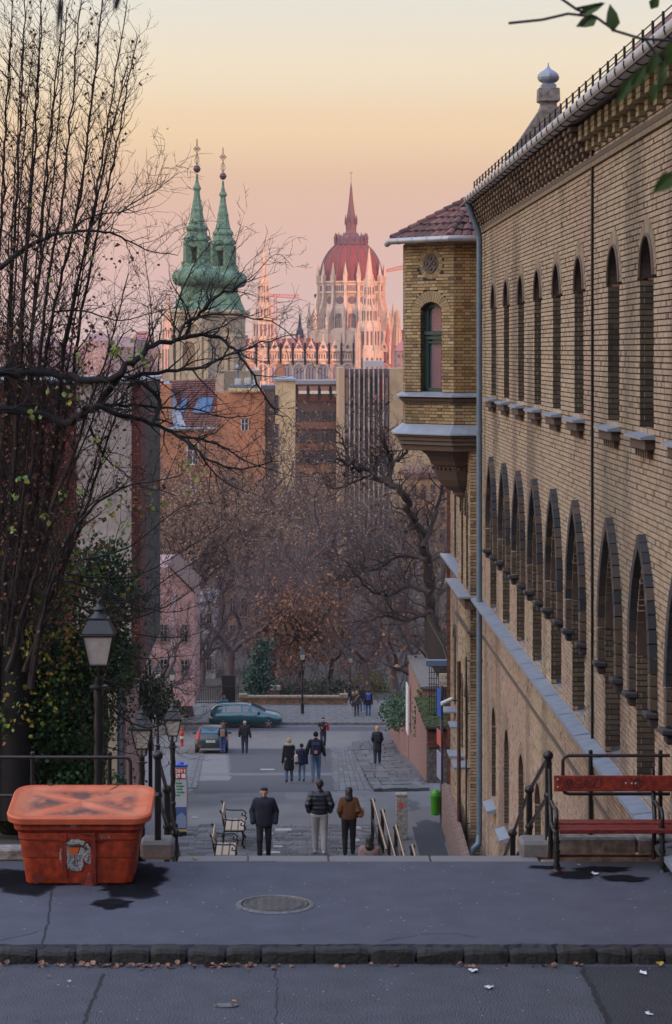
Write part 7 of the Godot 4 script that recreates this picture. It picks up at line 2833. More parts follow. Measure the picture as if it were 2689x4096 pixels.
# ---------------------------------------------------------------- vehicles
func car_body(sec: Array) -> Array:
	var b := MB.new()
	var rows := []
	for s in sec:
		var row := []
		for q in [[s[4] * 0.82, s[1]], [s[4], s[1] + 0.12], [s[4] + 0.03, lerpf(s[1], s[2], 0.55)], [s[5], s[2]], [lerpf(s[5], s[6], 0.12), lerpf(s[2], s[3], 0.06)], [s[6] + 0.015, s[3] - 0.05], [s[6] * 0.86, s[3] - 0.008], [0.0, s[3] + 0.012]]:
			row.append(Vector3(s[0], q[1], q[0]))
		rows.append(row)
	for i in rows.size() - 1:
		for j in 7:
			for sd in [1.0, -1.0]:
				var k := Vector3(1, 1, sd)
				b.quado(rows[i][j] * k, rows[i + 1][j] * k, rows[i + 1][j + 1] * k, rows[i][j + 1] * k, Vector3(0, 1.0 if j > 4 else (0.5 if j == 3 else 0.05), sd * (1.0 if j < 6 else 0.1)))
	for e in [0, rows.size() - 1]:
		for j in 7:
			var r: Array = rows[e]
			b.quado(r[j], r[j] * Vector3(1, 1, -1), r[j + 1] * Vector3(1, 1, -1), r[j + 1], Vector3(-1 if e == 0 else 1, 0, 0))
	var acc := {}
	for i in b.v.size():
		var key := (b.v[i] * 500.0).round()
		acc[key] = acc.get(key, Vector3.ZERO) + b.n[i]
	for i in b.v.size():
		var nn: Vector3 = acc[(b.v[i] * 500.0).round()].normalized()
		if nn.dot(b.n[i]) > 0.72:
			b.n[i] = nn
	return [b, rows]

func wheel(root: Node, c: Vector3, r: float, out: float) -> void:
	var b := MB.new()
	var bs := Basis(Vector3(1, 0, 0), Vector3(0, 0, out), Vector3(0, -out, 0))
	b.lathe(PackedVector2Array([Vector2(0.0, -0.1), Vector2(r - 0.02, -0.1), Vector2(r, -0.08), Vector2(r, 0.07), Vector2(r - 0.03, 0.1), Vector2(r * 0.68, 0.095)]), c, 24, false, bs)
	var t := obj("tyre", b, mat(0.015, 0.015, 0.017, 0.85), root)
	b = MB.new()
	b.lathe(PackedVector2Array([Vector2(r * 0.70, 0.098), Vector2(r * 0.64, 0.105), Vector2(r * 0.62, 0.06), Vector2(0, 0.055)]), c, 20, false, bs)
	obj("rim_bed", b, mat(0.03, 0.03, 0.035, 0.5), t)
	b = MB.new()
	for i in 5:
		var a := TAU * i / 5 + 0.3
		var d := bs * Vector3(cos(a), 0, -sin(a))
		b.box(c + d * r * 0.34 + bs.y * 0.095, Vector3(r * 0.66, 0.03, 0.055), Basis(d, bs.y, d.cross(bs.y)))
	b.lathe(PackedVector2Array([Vector2(0.05, 0.1), Vector2(0.04, 0.115), Vector2(0, 0.116)]), c, 10, false, bs)
	obj("rim", b, mat(0.35, 0.33, 0.33, 0.35, 0.7), t)

func side_glass(rows: Array, pts: Array, sd: float) -> MB:
	var b := MB.new()
	var P := PackedVector3Array()
	for q in pts:
		var lo := Vector3()
		var hi := Vector3()
		for i in rows.size() - 1:
			if q[0] >= rows[i][3].x and q[0] <= rows[i + 1][3].x:
				var t: float = (q[0] - rows[i][3].x) / (rows[i + 1][3].x - rows[i][3].x)
				lo = rows[i][4].lerp(rows[i + 1][4], t)
				hi = rows[i][5].lerp(rows[i + 1][5], t)
		var p := lo.lerp(hi, q[1]) + Vector3(0, 0, 0.006)
		P.append(p * Vector3(1, 1, sd))
	b.fan(P, Vector3(0, 0.2, sd))
	return b

func vehicles() -> void:
	var gl := mat(0.05, 0.055, 0.065, 0.06)
	gl.metallic_specular = 0.9
	var trim := mat(0.012, 0.012, 0.014, 0.5)
	var cp := onground(571, 1690)
	var d := 146.5
	var root := thing("estate_car", "teal estate car parked in front of the brick garden wall", "car", Vector3(at(571, 0, d).x, G(d) + 0.02, -d), "", 0.03)
	var teal := mat(0.006, 0.075, 0.10, 0.28, 0.25)
	teal.clearcoat_enabled = true
	teal.clearcoat = 0.8
	teal.clearcoat_roughness = 0.08
	var cb := car_body([[-2.34, 0.45, 0.72, 0.80, 0.62, 0.66, 0.58], [-2.28, 0.34, 0.86, 0.98, 0.80, 0.80, 0.62], [-2.12, 0.28, 0.92, 1.16, 0.88, 0.86, 0.60], [-1.85, 0.24, 0.95, 1.40, 0.90, 0.88, 0.60], [-1.2, 0.2, 0.97, 1.47, 0.91, 0.89, 0.62], [-0.3, 0.2, 0.97, 1.49, 0.91, 0.89, 0.64], [0.35, 0.2, 0.96, 1.45, 0.91, 0.89, 0.63], [0.75, 0.2, 0.95, 1.28, 0.91, 0.88, 0.64], [1.25, 0.2, 0.94, 1.02, 0.91, 0.87, 0.72], [1.75, 0.22, 0.86, 0.93, 0.90, 0.86, 0.70], [2.12, 0.26, 0.76, 0.82, 0.84, 0.80, 0.62], [2.30, 0.34, 0.66, 0.70, 0.66, 0.64, 0.52]])
	obj("body", cb[0], teal, root)
	for sd in [1.0, -1.0]:
		for q in [[[-1.95, 0.15], [-1.32, 0.10], [-1.28, 0.92], [-1.70, 0.80]], [[-1.22, 0.10], [-0.28, 0.10], [-0.30, 0.96], [-1.18, 0.93]], [[-0.20, 0.10], [0.98, 0.12], [0.42, 0.92], [-0.20, 0.96]]]:
			obj("side_window", side_glass(cb[1], q, sd), gl, root)
		for x in [-1.42, 1.42]:
			wheel(root, Vector3(x, 0.33, sd * 0.83), 0.335, sd)
			var wb := MB.new()
			var bs := Basis(Vector3(1, 0, 0), Vector3(0, 0, sd), Vector3(0, -sd, 0))
			wb.lathe(PackedVector2Array([Vector2(0.40, 0.0), Vector2(0.0, 0.003)]), Vector3(x, 0.35, sd * 0.925), 24, false, bs)
			obj("wheel_arch", wb, trim, root)
		var mb := MB.new()
		mb.ball(Vector3(0.82, 1.02, sd * 1.0), Vector3(0.09, 0.07, 0.10), 10, 6)
		obj("mirror", mb, trim, root)
		mb = MB.new()
		mb.box(Vector3(-0.2, 0.24, sd * 0.915), Vector3(2.1, 0.09, 0.04))
		obj("sill", mb, trim, root)
		mb = MB.new()
		mb.bbox(Vector3(2.08, 0.68, sd * 0.73), Vector3(0.22, 0.06, 0.16), 0.02, Basis(UP, sd * 0.7))
		obj("headlight", mb, mat(0.35, 0.36, 0.38, 0.1), root)
		mb = MB.new()
		mb.bbox(Vector3(-2.2, 0.83, sd * 0.74), Vector3(0.14, 0.07, 0.2), 0.02)
		obj("tail_light", mb, mat(0.22, 0.10, 0.10, 0.15), root)
		for x in [-0.36, 0.62]:
			mb = MB.new()
			mb.bbox(Vector3(x, 0.86, sd * 0.925), Vector3(0.18, 0.03, 0.03), 0.008)
			obj("door_handle", mb, teal, root)
	var b := MB.new()
	var R: Array = cb[1]
	b.quado(R[6][6] + Vector3(0, 0.012, 0), R[6][6] * Vector3(1, 1, -1) + Vector3(0, 0.012, 0), R[8][6] * Vector3(1, 1, -1) + Vector3(-0.05, 0.012, 0), R[8][6] + Vector3(-0.05, 0.012, 0), UP)
	for i in [6, 7]:
		for j in 1:
			var e := Vector3(0.0, 0.022, 0.0)
			b.quado(R[i][6] + e, R[i][6] * Vector3(1, 1, -1) + e, R[i + 1][6] * Vector3(1, 1, -1) + e, R[i + 1][6] + e, UP)
	obj("windscreen", b, gl, root)
	b = MB.new()
	for sd in [1.0, -1.0]:
		rail(b, [Vector3(-1.8, 1.46, sd * 0.58), Vector3(-0.9, 1.52, sd * 0.59), Vector3(0.2, 1.50, sd * 0.60)], 0.018, 5)
	obj("roof_rail", b, trim, root)
	d = 125.5
	root = thing("hatchback", "dark green hatchback seen from behind at the left kerb", "car", Vector3(at(490, 0, d).x, G(d + 1.9), -d - 1.9), "", PI / 2 + 0.02)
	root.rotation.z = -0.10
	var dark := mat(0.006, 0.02, 0.022, 0.25, 0.2)
	dark.clearcoat_enabled = true
	dark.clearcoat = 0.8
	cb = car_body([[-2.0, 0.30, 0.62, 0.70, 0.72, 0.70, 0.6], [-1.95, 0.24, 0.80, 0.90, 0.86, 0.82, 0.66], [-1.80, 0.22, 0.90, 1.10, 0.88, 0.84, 0.64], [-1.5, 0.2, 0.93, 1.40, 0.89, 0.85, 0.60], [-0.8, 0.18, 0.94, 1.46, 0.89, 0.86, 0.62], [0.2, 0.18, 0.93, 1.43, 0.89, 0.86, 0.62], [0.95, 0.2, 0.92, 1.05, 0.88, 0.84, 0.68], [1.7, 0.22, 0.80, 0.88, 0.86, 0.80, 0.64], [2.0, 0.3, 0.62, 0.68, 0.66, 0.62, 0.5]])
	obj("body", cb[0], dark, root)
	for sd in [1.0, -1.0]:
		for x in [-1.28, 1.25]:
			wheel(root, Vector3(x, 0.31, sd * 0.80), 0.315, sd)
		obj("side_window", side_glass(cb[1], [[-1.35, 0.12], [-0.3, 0.1], [-0.35, 0.95], [-1.2, 0.9]], sd), gl, root)
		obj("side_window", side_glass(cb[1], [[-0.25, 0.1], [0.75, 0.12], [0.25, 0.9], [-0.25, 0.95]], sd), gl, root)
		var mb := MB.new()
		mb.tube(PackedVector3Array([Vector3(-1.98, 0.74, sd * 0.73), Vector3(-1.93, 0.86, sd * 0.75), Vector3(-1.77, 1.08, sd * 0.68), Vector3(-1.62, 1.28, sd * 0.645)]), PackedFloat32Array([0.10, 0.12, 0.065, 0.03]), 8)
		obj("tail_light", mb, mat(0.45, 0.012, 0.012, 0.2), root)
		mb = MB.new()
		mb.ball(Vector3(0.6, 0.98, sd * 0.98), Vector3(0.1, 0.08, 0.11), 10, 6)
		obj("mirror", mb, dark, root)
		mb = MB.new()
		mb.bbox(Vector3(-2.0, 0.42, sd * 0.62), Vector3(0.03, 0.06, 0.16), 0.01)
		obj("reflector", mb, mat(0.4, 0.02, 0.015, 0.3), root)
	b = MB.new()
	var Q: Array = cb[1]
	b.quado(Q[2][6] + Vector3(-0.03, 0.0, 0), Q[2][6] * Vector3(1, 1, -1) + Vector3(-0.03, 0.0, 0), Q[3][6] * Vector3(1, 1, -0.98) + Vector3(-0.03, -0.03, 0), Q[3][6] * Vector3(1, 1, 0.98) + Vector3(-0.03, -0.03, 0), Vector3(-1, 0.5, 0))
	obj("rear_window", b, mat(0.05, 0.11, 0.16, 0.1), root)  # blue of the reflected sky is put into the glass colour
	b = MB.new()
	b.bbox(Vector3(-2.03, 0.66, -0.06), Vector3(0.02, 0.12, 0.52), 0.004)
	var pl := obj("number_plate", b, mat(0.6, 0.58, 0.55, 0.5), root)
	letters(pl, "KTJ-937", Vector3(-2.045, 0.66, -0.04), 0.10, "Droid Sans", mat(0.03, 0.03, 0.04, 0.6), true, Basis(UP, -PI / 2))
	b = MB.new()
	b.box(Vector3(-2.043, 0.66, -0.30), Vector3(0.004, 0.11, 0.04))
	obj("plate_band", b, mat(0.02, 0.06, 0.3, 0.5), pl)
	b = MB.new()
	b.box(Vector3(-1.96, 0.86, 0), Vector3(0.04, 0.03, 0.2))
	obj("badge", b, mat(0.5, 0.5, 0.5, 0.3, 0.8), root)
	b = MB.new()
	b.rod(Vector3(-2.0, 0.22, -0.6), Vector3(-2.0, 0.22, 0.6), 0.02, 5)
	obj("bumper_trim", b, mat(0.4, 0.4, 0.42, 0.4, 0.6), root)

# ---------------------------------------------------------------- people
class SF:
	var o: Vector3
	var c: float
	var nx: int
	var ny: int
	var nz: int
	var f := PackedFloat32Array()
	func setup(lo: Vector3, hi: Vector3, cell: float) -> SF:
		o = lo
		c = cell
		nx = int((hi.x - lo.x) / c) + 2
		ny = int((hi.y - lo.y) / c) + 2
		nz = int((hi.z - lo.z) / c) + 2
		f.resize(nx * ny * nz)
		f.fill(0.3)
		return self
	func cap(a: Vector3, b: Vector3, ra: float, rb: float, k := 0.03, fz := 1.0) -> void:
		var m := maxf(ra, rb) + k + c * 1.5
		var ab := b - a
		var l2 := maxf(ab.length_squared(), 1e-9)
		var x0 := maxi(0, int((minf(a.x, b.x) - m - o.x) / c)); var x1 := mini(nx - 1, int((maxf(a.x, b.x) + m - o.x) / c) + 1)
		var y0 := maxi(0, int((minf(a.y, b.y) - m - o.y) / c)); var y1 := mini(ny - 1, int((maxf(a.y, b.y) + m - o.y) / c) + 1)
		var z0 := maxi(0, int((minf(a.z, b.z) - m - o.z) / c)); var z1 := mini(nz - 1, int((maxf(a.z, b.z) + m - o.z) / c) + 1)
		for z in range(z0, z1 + 1):
			for y in range(y0, y1 + 1):
				var i := (z * ny + y) * nx + x0
				for x in range(x0, x1 + 1):
					var p := Vector3(o.x + x * c, o.y + y * c, o.z + z * c) - a
					var t := clampf(p.dot(ab) / l2, 0.0, 1.0)
					p -= ab * t
					p.z /= fz
					var d := p.length() - lerpf(ra, rb, t)
					var g := f[i]
					var h := clampf(0.5 + 0.5 * (g - d) / k, 0.0, 1.0)
					f[i] = lerpf(g, d, h) - k * h * (1.0 - h)
					i += 1
	func at(x: int, y: int, z: int) -> float:
		return f[(z * ny + y) * nx + x]
	func mesh(b: MB) -> void:
		var id := {}
		var sx := 1
		var sy := nx
		var sz := nx * ny
		for z in nz - 1:
			for y in ny - 1:
				var i := (z * ny + y) * nx
				for x in nx - 1:
					var neg := 0
					if f[i] < 0.0: neg += 1
					if f[i + 1] < 0.0: neg += 1
					if f[i + sy] < 0.0: neg += 1
					if f[i + sy + 1] < 0.0: neg += 1
					if f[i + sz] < 0.0: neg += 1
					if f[i + sz + 1] < 0.0: neg += 1
					if f[i + sz + sy] < 0.0: neg += 1
					if f[i + sz + sy + 1] < 0.0: neg += 1
					if neg > 0 and neg < 8:
						var p := Vector3.ZERO
						var n := 0
						for e in 12:
							var ax := e / 4
							var u := e % 4
							var q0 := Vector3i(0, u & 1, u >> 1) if ax == 0 else (Vector3i(u & 1, 0, u >> 1) if ax == 1 else Vector3i(u & 1, u >> 1, 0))
							var q1 := q0 + (Vector3i(1, 0, 0) if ax == 0 else (Vector3i(0, 1, 0) if ax == 1 else Vector3i(0, 0, 1)))
							var a := f[i + q0.x + q0.y * sy + q0.z * sz]
							var d := f[i + q1.x + q1.y * sy + q1.z * sz]
							if (a < 0.0) != (d < 0.0):
								p += Vector3(q0) + Vector3(q1 - q0) * (a / (a - d))
								n += 1
						p = p / n + Vector3(x, y, z)
						var g := Vector3(f[i + 1] + f[i + 1 + sy + sz] - f[i] - f[i + sy + sz], f[i + sy] + f[i + sy + 1 + sz] - f[i] - f[i + 1 + sz], f[i + sz] + f[i + sz + 1 + sy] - f[i] - f[i + 1 + sy])
						id[i] = b.pt(o + p * c, g.normalized())
					i += 1
		for i in id:
			var x: int = i % nx
			var y: int = (i / nx) % ny
			var z: int = i / sz
			if x < 1 or y < 1 or z < 1:
				continue
			for ax in 3:
				var st: int = [1, sy, sz][ax]
				var s1: int = [sy, sz, 1][ax]
				var s2: int = [sz, 1, sy][ax]
				var fa := f[i] < 0.0
				var fb := f[i + st] < 0.0
				if fa == fb:
					continue
				if not (id.has(i - s1) and id.has(i - s2) and id.has(i - s1 - s2)):
					continue
				var q := [id[i], id[i - s1], id[i - s1 - s2], id[i - s2]]
				if fb:
					b.idx.append_array(PackedInt32Array([q[0], q[1], q[2], q[0], q[2], q[3]]))
				else:
					b.idx.append_array(PackedInt32Array([q[0], q[2], q[1], q[0], q[3], q[2]]))

func cloth(r: float, g: float, b: float) -> StandardMaterial3D:
	return mat(r, g, b, 0.9, 0.0, "grain", 6.0, "nfine", 4.0, 0.25)

func person(label: String, pos: Vector3, turn: float, s: Dictionary, group := "") -> Node3D:
	var root := thing("person", label, "person", pos, group, turn)
	var k: float = s.h / 1.75
	var cell: float = s.get("cell", 0.022)
	var fem: bool = s.get("fem", false)
	var skin := mat(s.get("skin", 0.40), s.get("skin", 0.40) * 0.62, s.get("skin", 0.40) * 0.48, 0.6)
	var sh := (0.165 if fem else 0.185) * k
	var legs := []
	for sd in [-1.0, 1.0]:
		var fo: float = s.get("sl", 0.0) if sd < 0 else s.get("sr", 0.0)
		var li: float = s.get("ll", 0.0) if sd < 0 else s.get("lr", 0.0)
		var hip := Vector3(0.095 * sd, 0.92, 0) * k
		var an := Vector3(0.10 * sd, 0.09 + li, fo) * k
		var kn := (hip + an) * 0.5 + Vector3(0.005 * sd, 0.02, 0.035 + absf(fo) * 0.12 + li * 0.5) * k
		legs.append([hip, kn, an, an + Vector3(0.015 * sd, -0.055, 0.14 if li < 0.05 else 0.11) * k])
	var arms := []
	for sd in [-1.0, 1.0]:
		var S := Vector3(sh * sd, 1.42 * k, -0.01)
		var hd: Vector3 = s.get("hl" if sd < 0 else "hr", Vector3(0.26 * sd, 0.78, 0.05))
		hd *= k
		var mid := (S + hd) * 0.5
		var ln := S.distance_to(hd)
		var bend := sqrt(maxf(0.0, 0.29 * k * 0.29 * k - ln * ln * 0.25))
		var el := mid + (Vector3(0.32 * sd, -0.1, -0.8).normalized()) * bend
		arms.append([S, el, hd])
	var lo := Vector3(-0.6, -0.03, -0.5) * k
	var hi := Vector3(0.6, 1.80, 0.5) * k
	var b := MB.new()
	var f := SF.new().setup(lo, hi, cell)
	for l in legs:
		f.cap(l[0], l[1], 0.07 * k, 0.05 * k)
		f.cap(l[1], l[2], 0.048 * k, 0.036 * k)
		f.cap(l[2], l[3], 0.036 * k, 0.03 * k)
	for a in arms:
		f.cap(a[0], a[1], 0.045 * k, 0.038 * k)
		f.cap(a[1], a[2], 0.037 * k, 0.027 * k)
	f.cap(Vector3(0, 0.95, 0) * k, Vector3(0, 1.36, 0) * k, 0.12 * k, 0.13 * k, 0.05, 0.7)
	f.cap(Vector3(-sh * 0.8, 1.40 * k, 0), Vector3(sh * 0.8, 1.40 * k, 0), 0.06 * k, 0.06 * k, 0.04)
	f.cap(Vector3(0, 1.40, -0.01) * k, Vector3(0, 1.54, 0.0) * k, 0.055 * k, 0.052 * k)
	f.mesh(b)
	var tilt: Vector3 = s.get("look", Vector3.ZERO)
	var hc := Vector3(0, 1.635, 0.015) * k
	var hf := SF.new().setup(hc - Vector3(0.13, 0.18, 0.15), hc + Vector3(0.13, 0.15, 0.16), minf(cell * 0.5, 0.011))
	hf.cap(hc + Vector3(0, 0.03, -0.01) * k, hc + Vector3(0, 0.02, 0.01) * k, 0.082 * k, 0.082 * k, 0.02)
	hf.cap(hc + Vector3(0, -0.02, 0.02) * k, hc + Vector3(0, -0.075, 0.045) * k, 0.066 * k, 0.042 * k, 0.03)
	hf.cap(hc + Vector3(0, -0.05, 0) * k, hc + Vector3(0, -0.16, -0.015) * k, 0.05 * k, 0.052 * k, 0.02)
	hf.cap(hc + Vector3(0, 0.015, 0.09) * k, hc + Vector3(0, -0.03, 0.108) * k, 0.010 * k, 0.016 * k, 0.015)
	for sd in [-1.0, 1.0]:
		hf.cap(hc + Vector3(0.083 * sd, 0.015, 0) * k, hc + Vector3(0.086 * sd, -0.025, 0.005) * k, 0.018 * k, 0.012 * k, 0.012)
	hf.cap(hc + Vector3(-0.02, -0.062, 0.085) * k, hc + Vector3(0.02, -0.062, 0.085) * k, 0.011 * k, 0.011 * k, 0.012)
	hf.mesh(b)
	for i in 2:
		var a: Array = arms[i]
		var sd := -1.0 if i == 0 else 1.0
		if (s.get("pocket", 0) >> i) & 1:
			continue
		var d: Vector3 = (a[2] - a[1]).normalized()
		var w: Vector3 = Vector3(0, 0, 1) - d * d.z
		w = w.normalized()
		var inn := d.cross(w)
		var g := SF.new().setup(a[2] - Vector3.ONE * 0.04 + d * 0.06 - Vector3.ONE * 0.09, a[2] + d * 0.08 + Vector3.ONE * 0.11, 0.0085)
		g.cap(a[2], a[2] + d * 0.07 * k, 0.026 * k, 0.030 * k, 0.015)
		for q in 4:
			var base: Vector3 = a[2] + d * 0.085 * k + w * (0.030 - q * 0.020) * k
			var ln: float = [0.070, 0.080, 0.074, 0.058][q] * k
			var m1 := base + d * ln * 0.5 + inn * 0.008 * sd
			g.cap(base, m1, 0.010, 0.0095, 0.006)
			g.cap(m1, m1 + (d + inn * 0.5 * sd).normalized() * ln * 0.5, 0.0095, 0.008, 0.006)
		g.cap(a[2] + d * 0.02 * k + w * 0.02 * k, a[2] + d * 0.075 * k + w * 0.058 * k, 0.012, 0.010, 0.01)
		g.mesh(b)
	obj("body", b, skin, root)
	var hem: float = s.hem
	b = MB.new()
	f = SF.new().setup(lo, Vector3(0.4, 1.15, 0.5) * k, cell)
	var tw: float = s.get("tw", 1.0)
	for l in legs:
		f.cap(l[0], l[1], 0.098 * k * tw, 0.074 * k * tw)
		var bot: Vector3 = l[1].lerp(l[2], s.get("cuff", 0.92))
		f.cap(l[1], bot, 0.072 * k * tw, 0.058 * k * tw)
	f.cap(Vector3(-0.06, 0.95, 0) * k, Vector3(0.06, 0.95, 0) * k, 0.115 * k, 0.115 * k, 0.05)
	f.mesh(b)
	obj("trousers", b, s.legs, root)
	b = MB.new()
	f = SF.new().setup(lo, Vector3(0.4, 0.55, 0.6) * k, cell * 0.7)
	for l in legs:
		f.cap(l[2] + Vector3(0, -0.02, -0.02) * k, l[3] + Vector3(0, -0.005, 0.0), 0.045 * k, 0.036 * k)
		if s.get("boots", false):
			f.cap(l[2], l[1].lerp(l[2], 0.15), 0.050 * k, 0.062 * k)
		else:
			f.cap(l[2] + Vector3(0, 0.03, 0) * k, l[2], 0.046 * k, 0.045 * k)
	f.mesh(b)
	obj("shoe", b, s.shoes, root)
	b = MB.new()
	f = SF.new().setup(Vector3(-0.62, 0.35, -0.5) * k, hi, cell)
	var bulk: float = s.get("bulk", 1.0)
	var fl: float = s.get("flare", 1.0)
	for sd in [-1.0, 1.0]:
		f.cap(Vector3(0.055 * sd, hem + 0.1, 0) * k, Vector3(0.045 * sd, 1.12, 0) * k, 0.125 * k * bulk * fl, 0.12 * k * bulk, 0.05, 0.95)
		f.cap(Vector3(0.045 * sd, 1.12, 0) * k, Vector3(0.07 * sd, 1.34, 0) * k, 0.12 * k * bulk, 0.125 * k * bulk, 0.05, 0.95)
	f.cap(Vector3(-sh * 0.85, 1.40 * k, 0), Vector3(sh * 0.85, 1.40 * k, 0), 0.075 * k * bulk, 0.075 * k * bulk, 0.05)
	for i in 2:
		var a: Array = arms[i]
		f.cap(a[0], a[1], 0.072 * k * bulk, 0.064 * k * bulk, 0.03)
		f.cap(a[1], a[1].lerp(a[2], 0.97), 0.062 * k * bulk, 0.050 * k * bulk, 0.025)
	f.cap(Vector3(0, 1.44, -0.01) * k, Vector3(0, 1.50, -0.005) * k, 0.085 * k, 0.07 * k, 0.03)
	if s.get("hood", false):
		f.cap(Vector3(-0.07, 1.45, -0.10) * k, Vector3(0.07, 1.45, -0.10) * k, 0.07 * k, 0.07 * k, 0.04)
	if s.get("quilt", false):
		for z in f.nz:
			for y in f.ny:
				var w := 0.011 * absf(sin((f.o.y + y * f.c) * PI / (0.105 * k)))
				for x in f.nx:
					f.f[(z * f.ny + y) * f.nx + x] -= w - 0.005
	if s.get("fur", false):
		for i in f.f.size():
			if absf(f.f[i]) < 0.06:
				f.f[i] += 0.016 * nz.get_noise_3d(float(i % f.nx) * 2.2, float((i / f.nx) % f.ny) * 2.2, float(i / (f.nx * f.ny)) * 2.2)
	for z in f.nz:
		for y in f.ny:
			var yy := f.o.y + y * f.c
			if yy < (hem + 0.03) * k:
				for x in f.nx:
					var i := (z * f.ny + y) * f.nx + x
					f.f[i] = maxf(f.f[i], hem * k - yy)
	f.mesh(b)
	obj(s.get("top", "coat"), b, s.coat, root)
	b = MB.new()
	f = SF.new().setup(hc - Vector3(0.2, 0.48, 0.25), hc + Vector3(0.2, 0.17, 0.18), cell * 0.6)
	var ht: String = s.get("head", "short")
	if ht != "bald":
		f.cap(hc + Vector3(0, 0.048, -0.022) * k, hc + Vector3(0, 0.045, -0.005) * k, 0.094 * k, 0.090 * k, 0.02)
		if ht == "short":
			f.cap(hc + Vector3(-0.04, 0.095, 0.055) * k, hc + Vector3(0.04, 0.095, 0.055) * k, 0.034 * k, 0.034 * k, 0.03)
			f.cap(hc + Vector3(0, 0.0, -0.05) * k, hc + Vector3(0, -0.05, -0.05) * k, 0.07 * k, 0.05 * k, 0.02)
		elif ht == "long":
			f.cap(hc + Vector3(0, 0.0, -0.045) * k, hc + Vector3(0, -0.16, -0.07) * k, 0.092 * k, 0.095 * k, 0.03)
			f.cap(hc + Vector3(-0.03, -0.16, -0.075) * k, hc + Vector3(-0.05, -0.27, -0.08) * k, 0.08 * k, 0.05 * k, 0.03)
			f.cap(hc + Vector3(0.03, -0.16, -0.075) * k, hc + Vector3(0.06, -0.28, -0.08) * k, 0.08 * k, 0.05 * k, 0.03)
		elif ht == "bob":
			f.cap(hc + Vector3(0, 0.0, -0.04) * k, hc + Vector3(0, -0.10, -0.04) * k, 0.09 * k, 0.085 * k, 0.03)
		for z in f.nz:
			for y in f.ny:
				for x in f.nx:
					var p := Vector3(f.o.x + x * f.c, f.o.y + y * f.c, f.o.z + z * f.c) - hc
					if p.y < (0.055 if ht != "hat" else 0.035) * k and p.z > 0.0:
						var i := (z * f.ny + y) * f.nx + x
						f.f[i] = maxf(f.f[i], (p.z - 0.005) * 0.7)
		f.mesh(b)
		obj("hat" if ht == "hat" else "hair", b, s.hair, root)
	if s.get("face", false):
		b = MB.new()
		for sd in [-1.0, 1.0]:
			b.ball(hc + Vector3(0.033 * sd, 0.008, 0.079) * k, Vector3(0.013, 0.006, 0.010) * k, 8, 5)
		obj("eyes", b, mat(0.02, 0.015, 0.012, 0.3), root)
		b = MB.new()
		for sd in [-1.0, 1.0]:
			rail(b, [hc + Vector3(0.015 * sd, 0.026, 0.088) * k, hc + Vector3(0.035 * sd, 0.031, 0.083) * k, hc + Vector3(0.052 * sd, 0.025, 0.07) * k], 0.0045 * k, 5)
		obj("eyebrows", b, mat(0.02, 0.015, 0.012, 0.8), root)
		b = MB.new()
		b.ball(hc + Vector3(0, -0.061, 0.096) * k, Vector3(0.024, 0.006, 0.006) * k, 8, 5)
		obj("mouth", b, mat(0.26, 0.09, 0.07, 0.5), root)
	return root

func bag(root: Node, called: String, c: Vector3, sz: Vector3, m: Material, bs := Basis(), strap := []) -> void:
	var b := MB.new()
	b.bbox(c, sz, minf(sz.x, minf(sz.y, sz.z)) * 0.32, bs)
	var o := obj(called, b, m, root)
	if strap:
		b = MB.new()
		rail(b, strap, 0.014, 5)
		obj("strap", b, m, o)

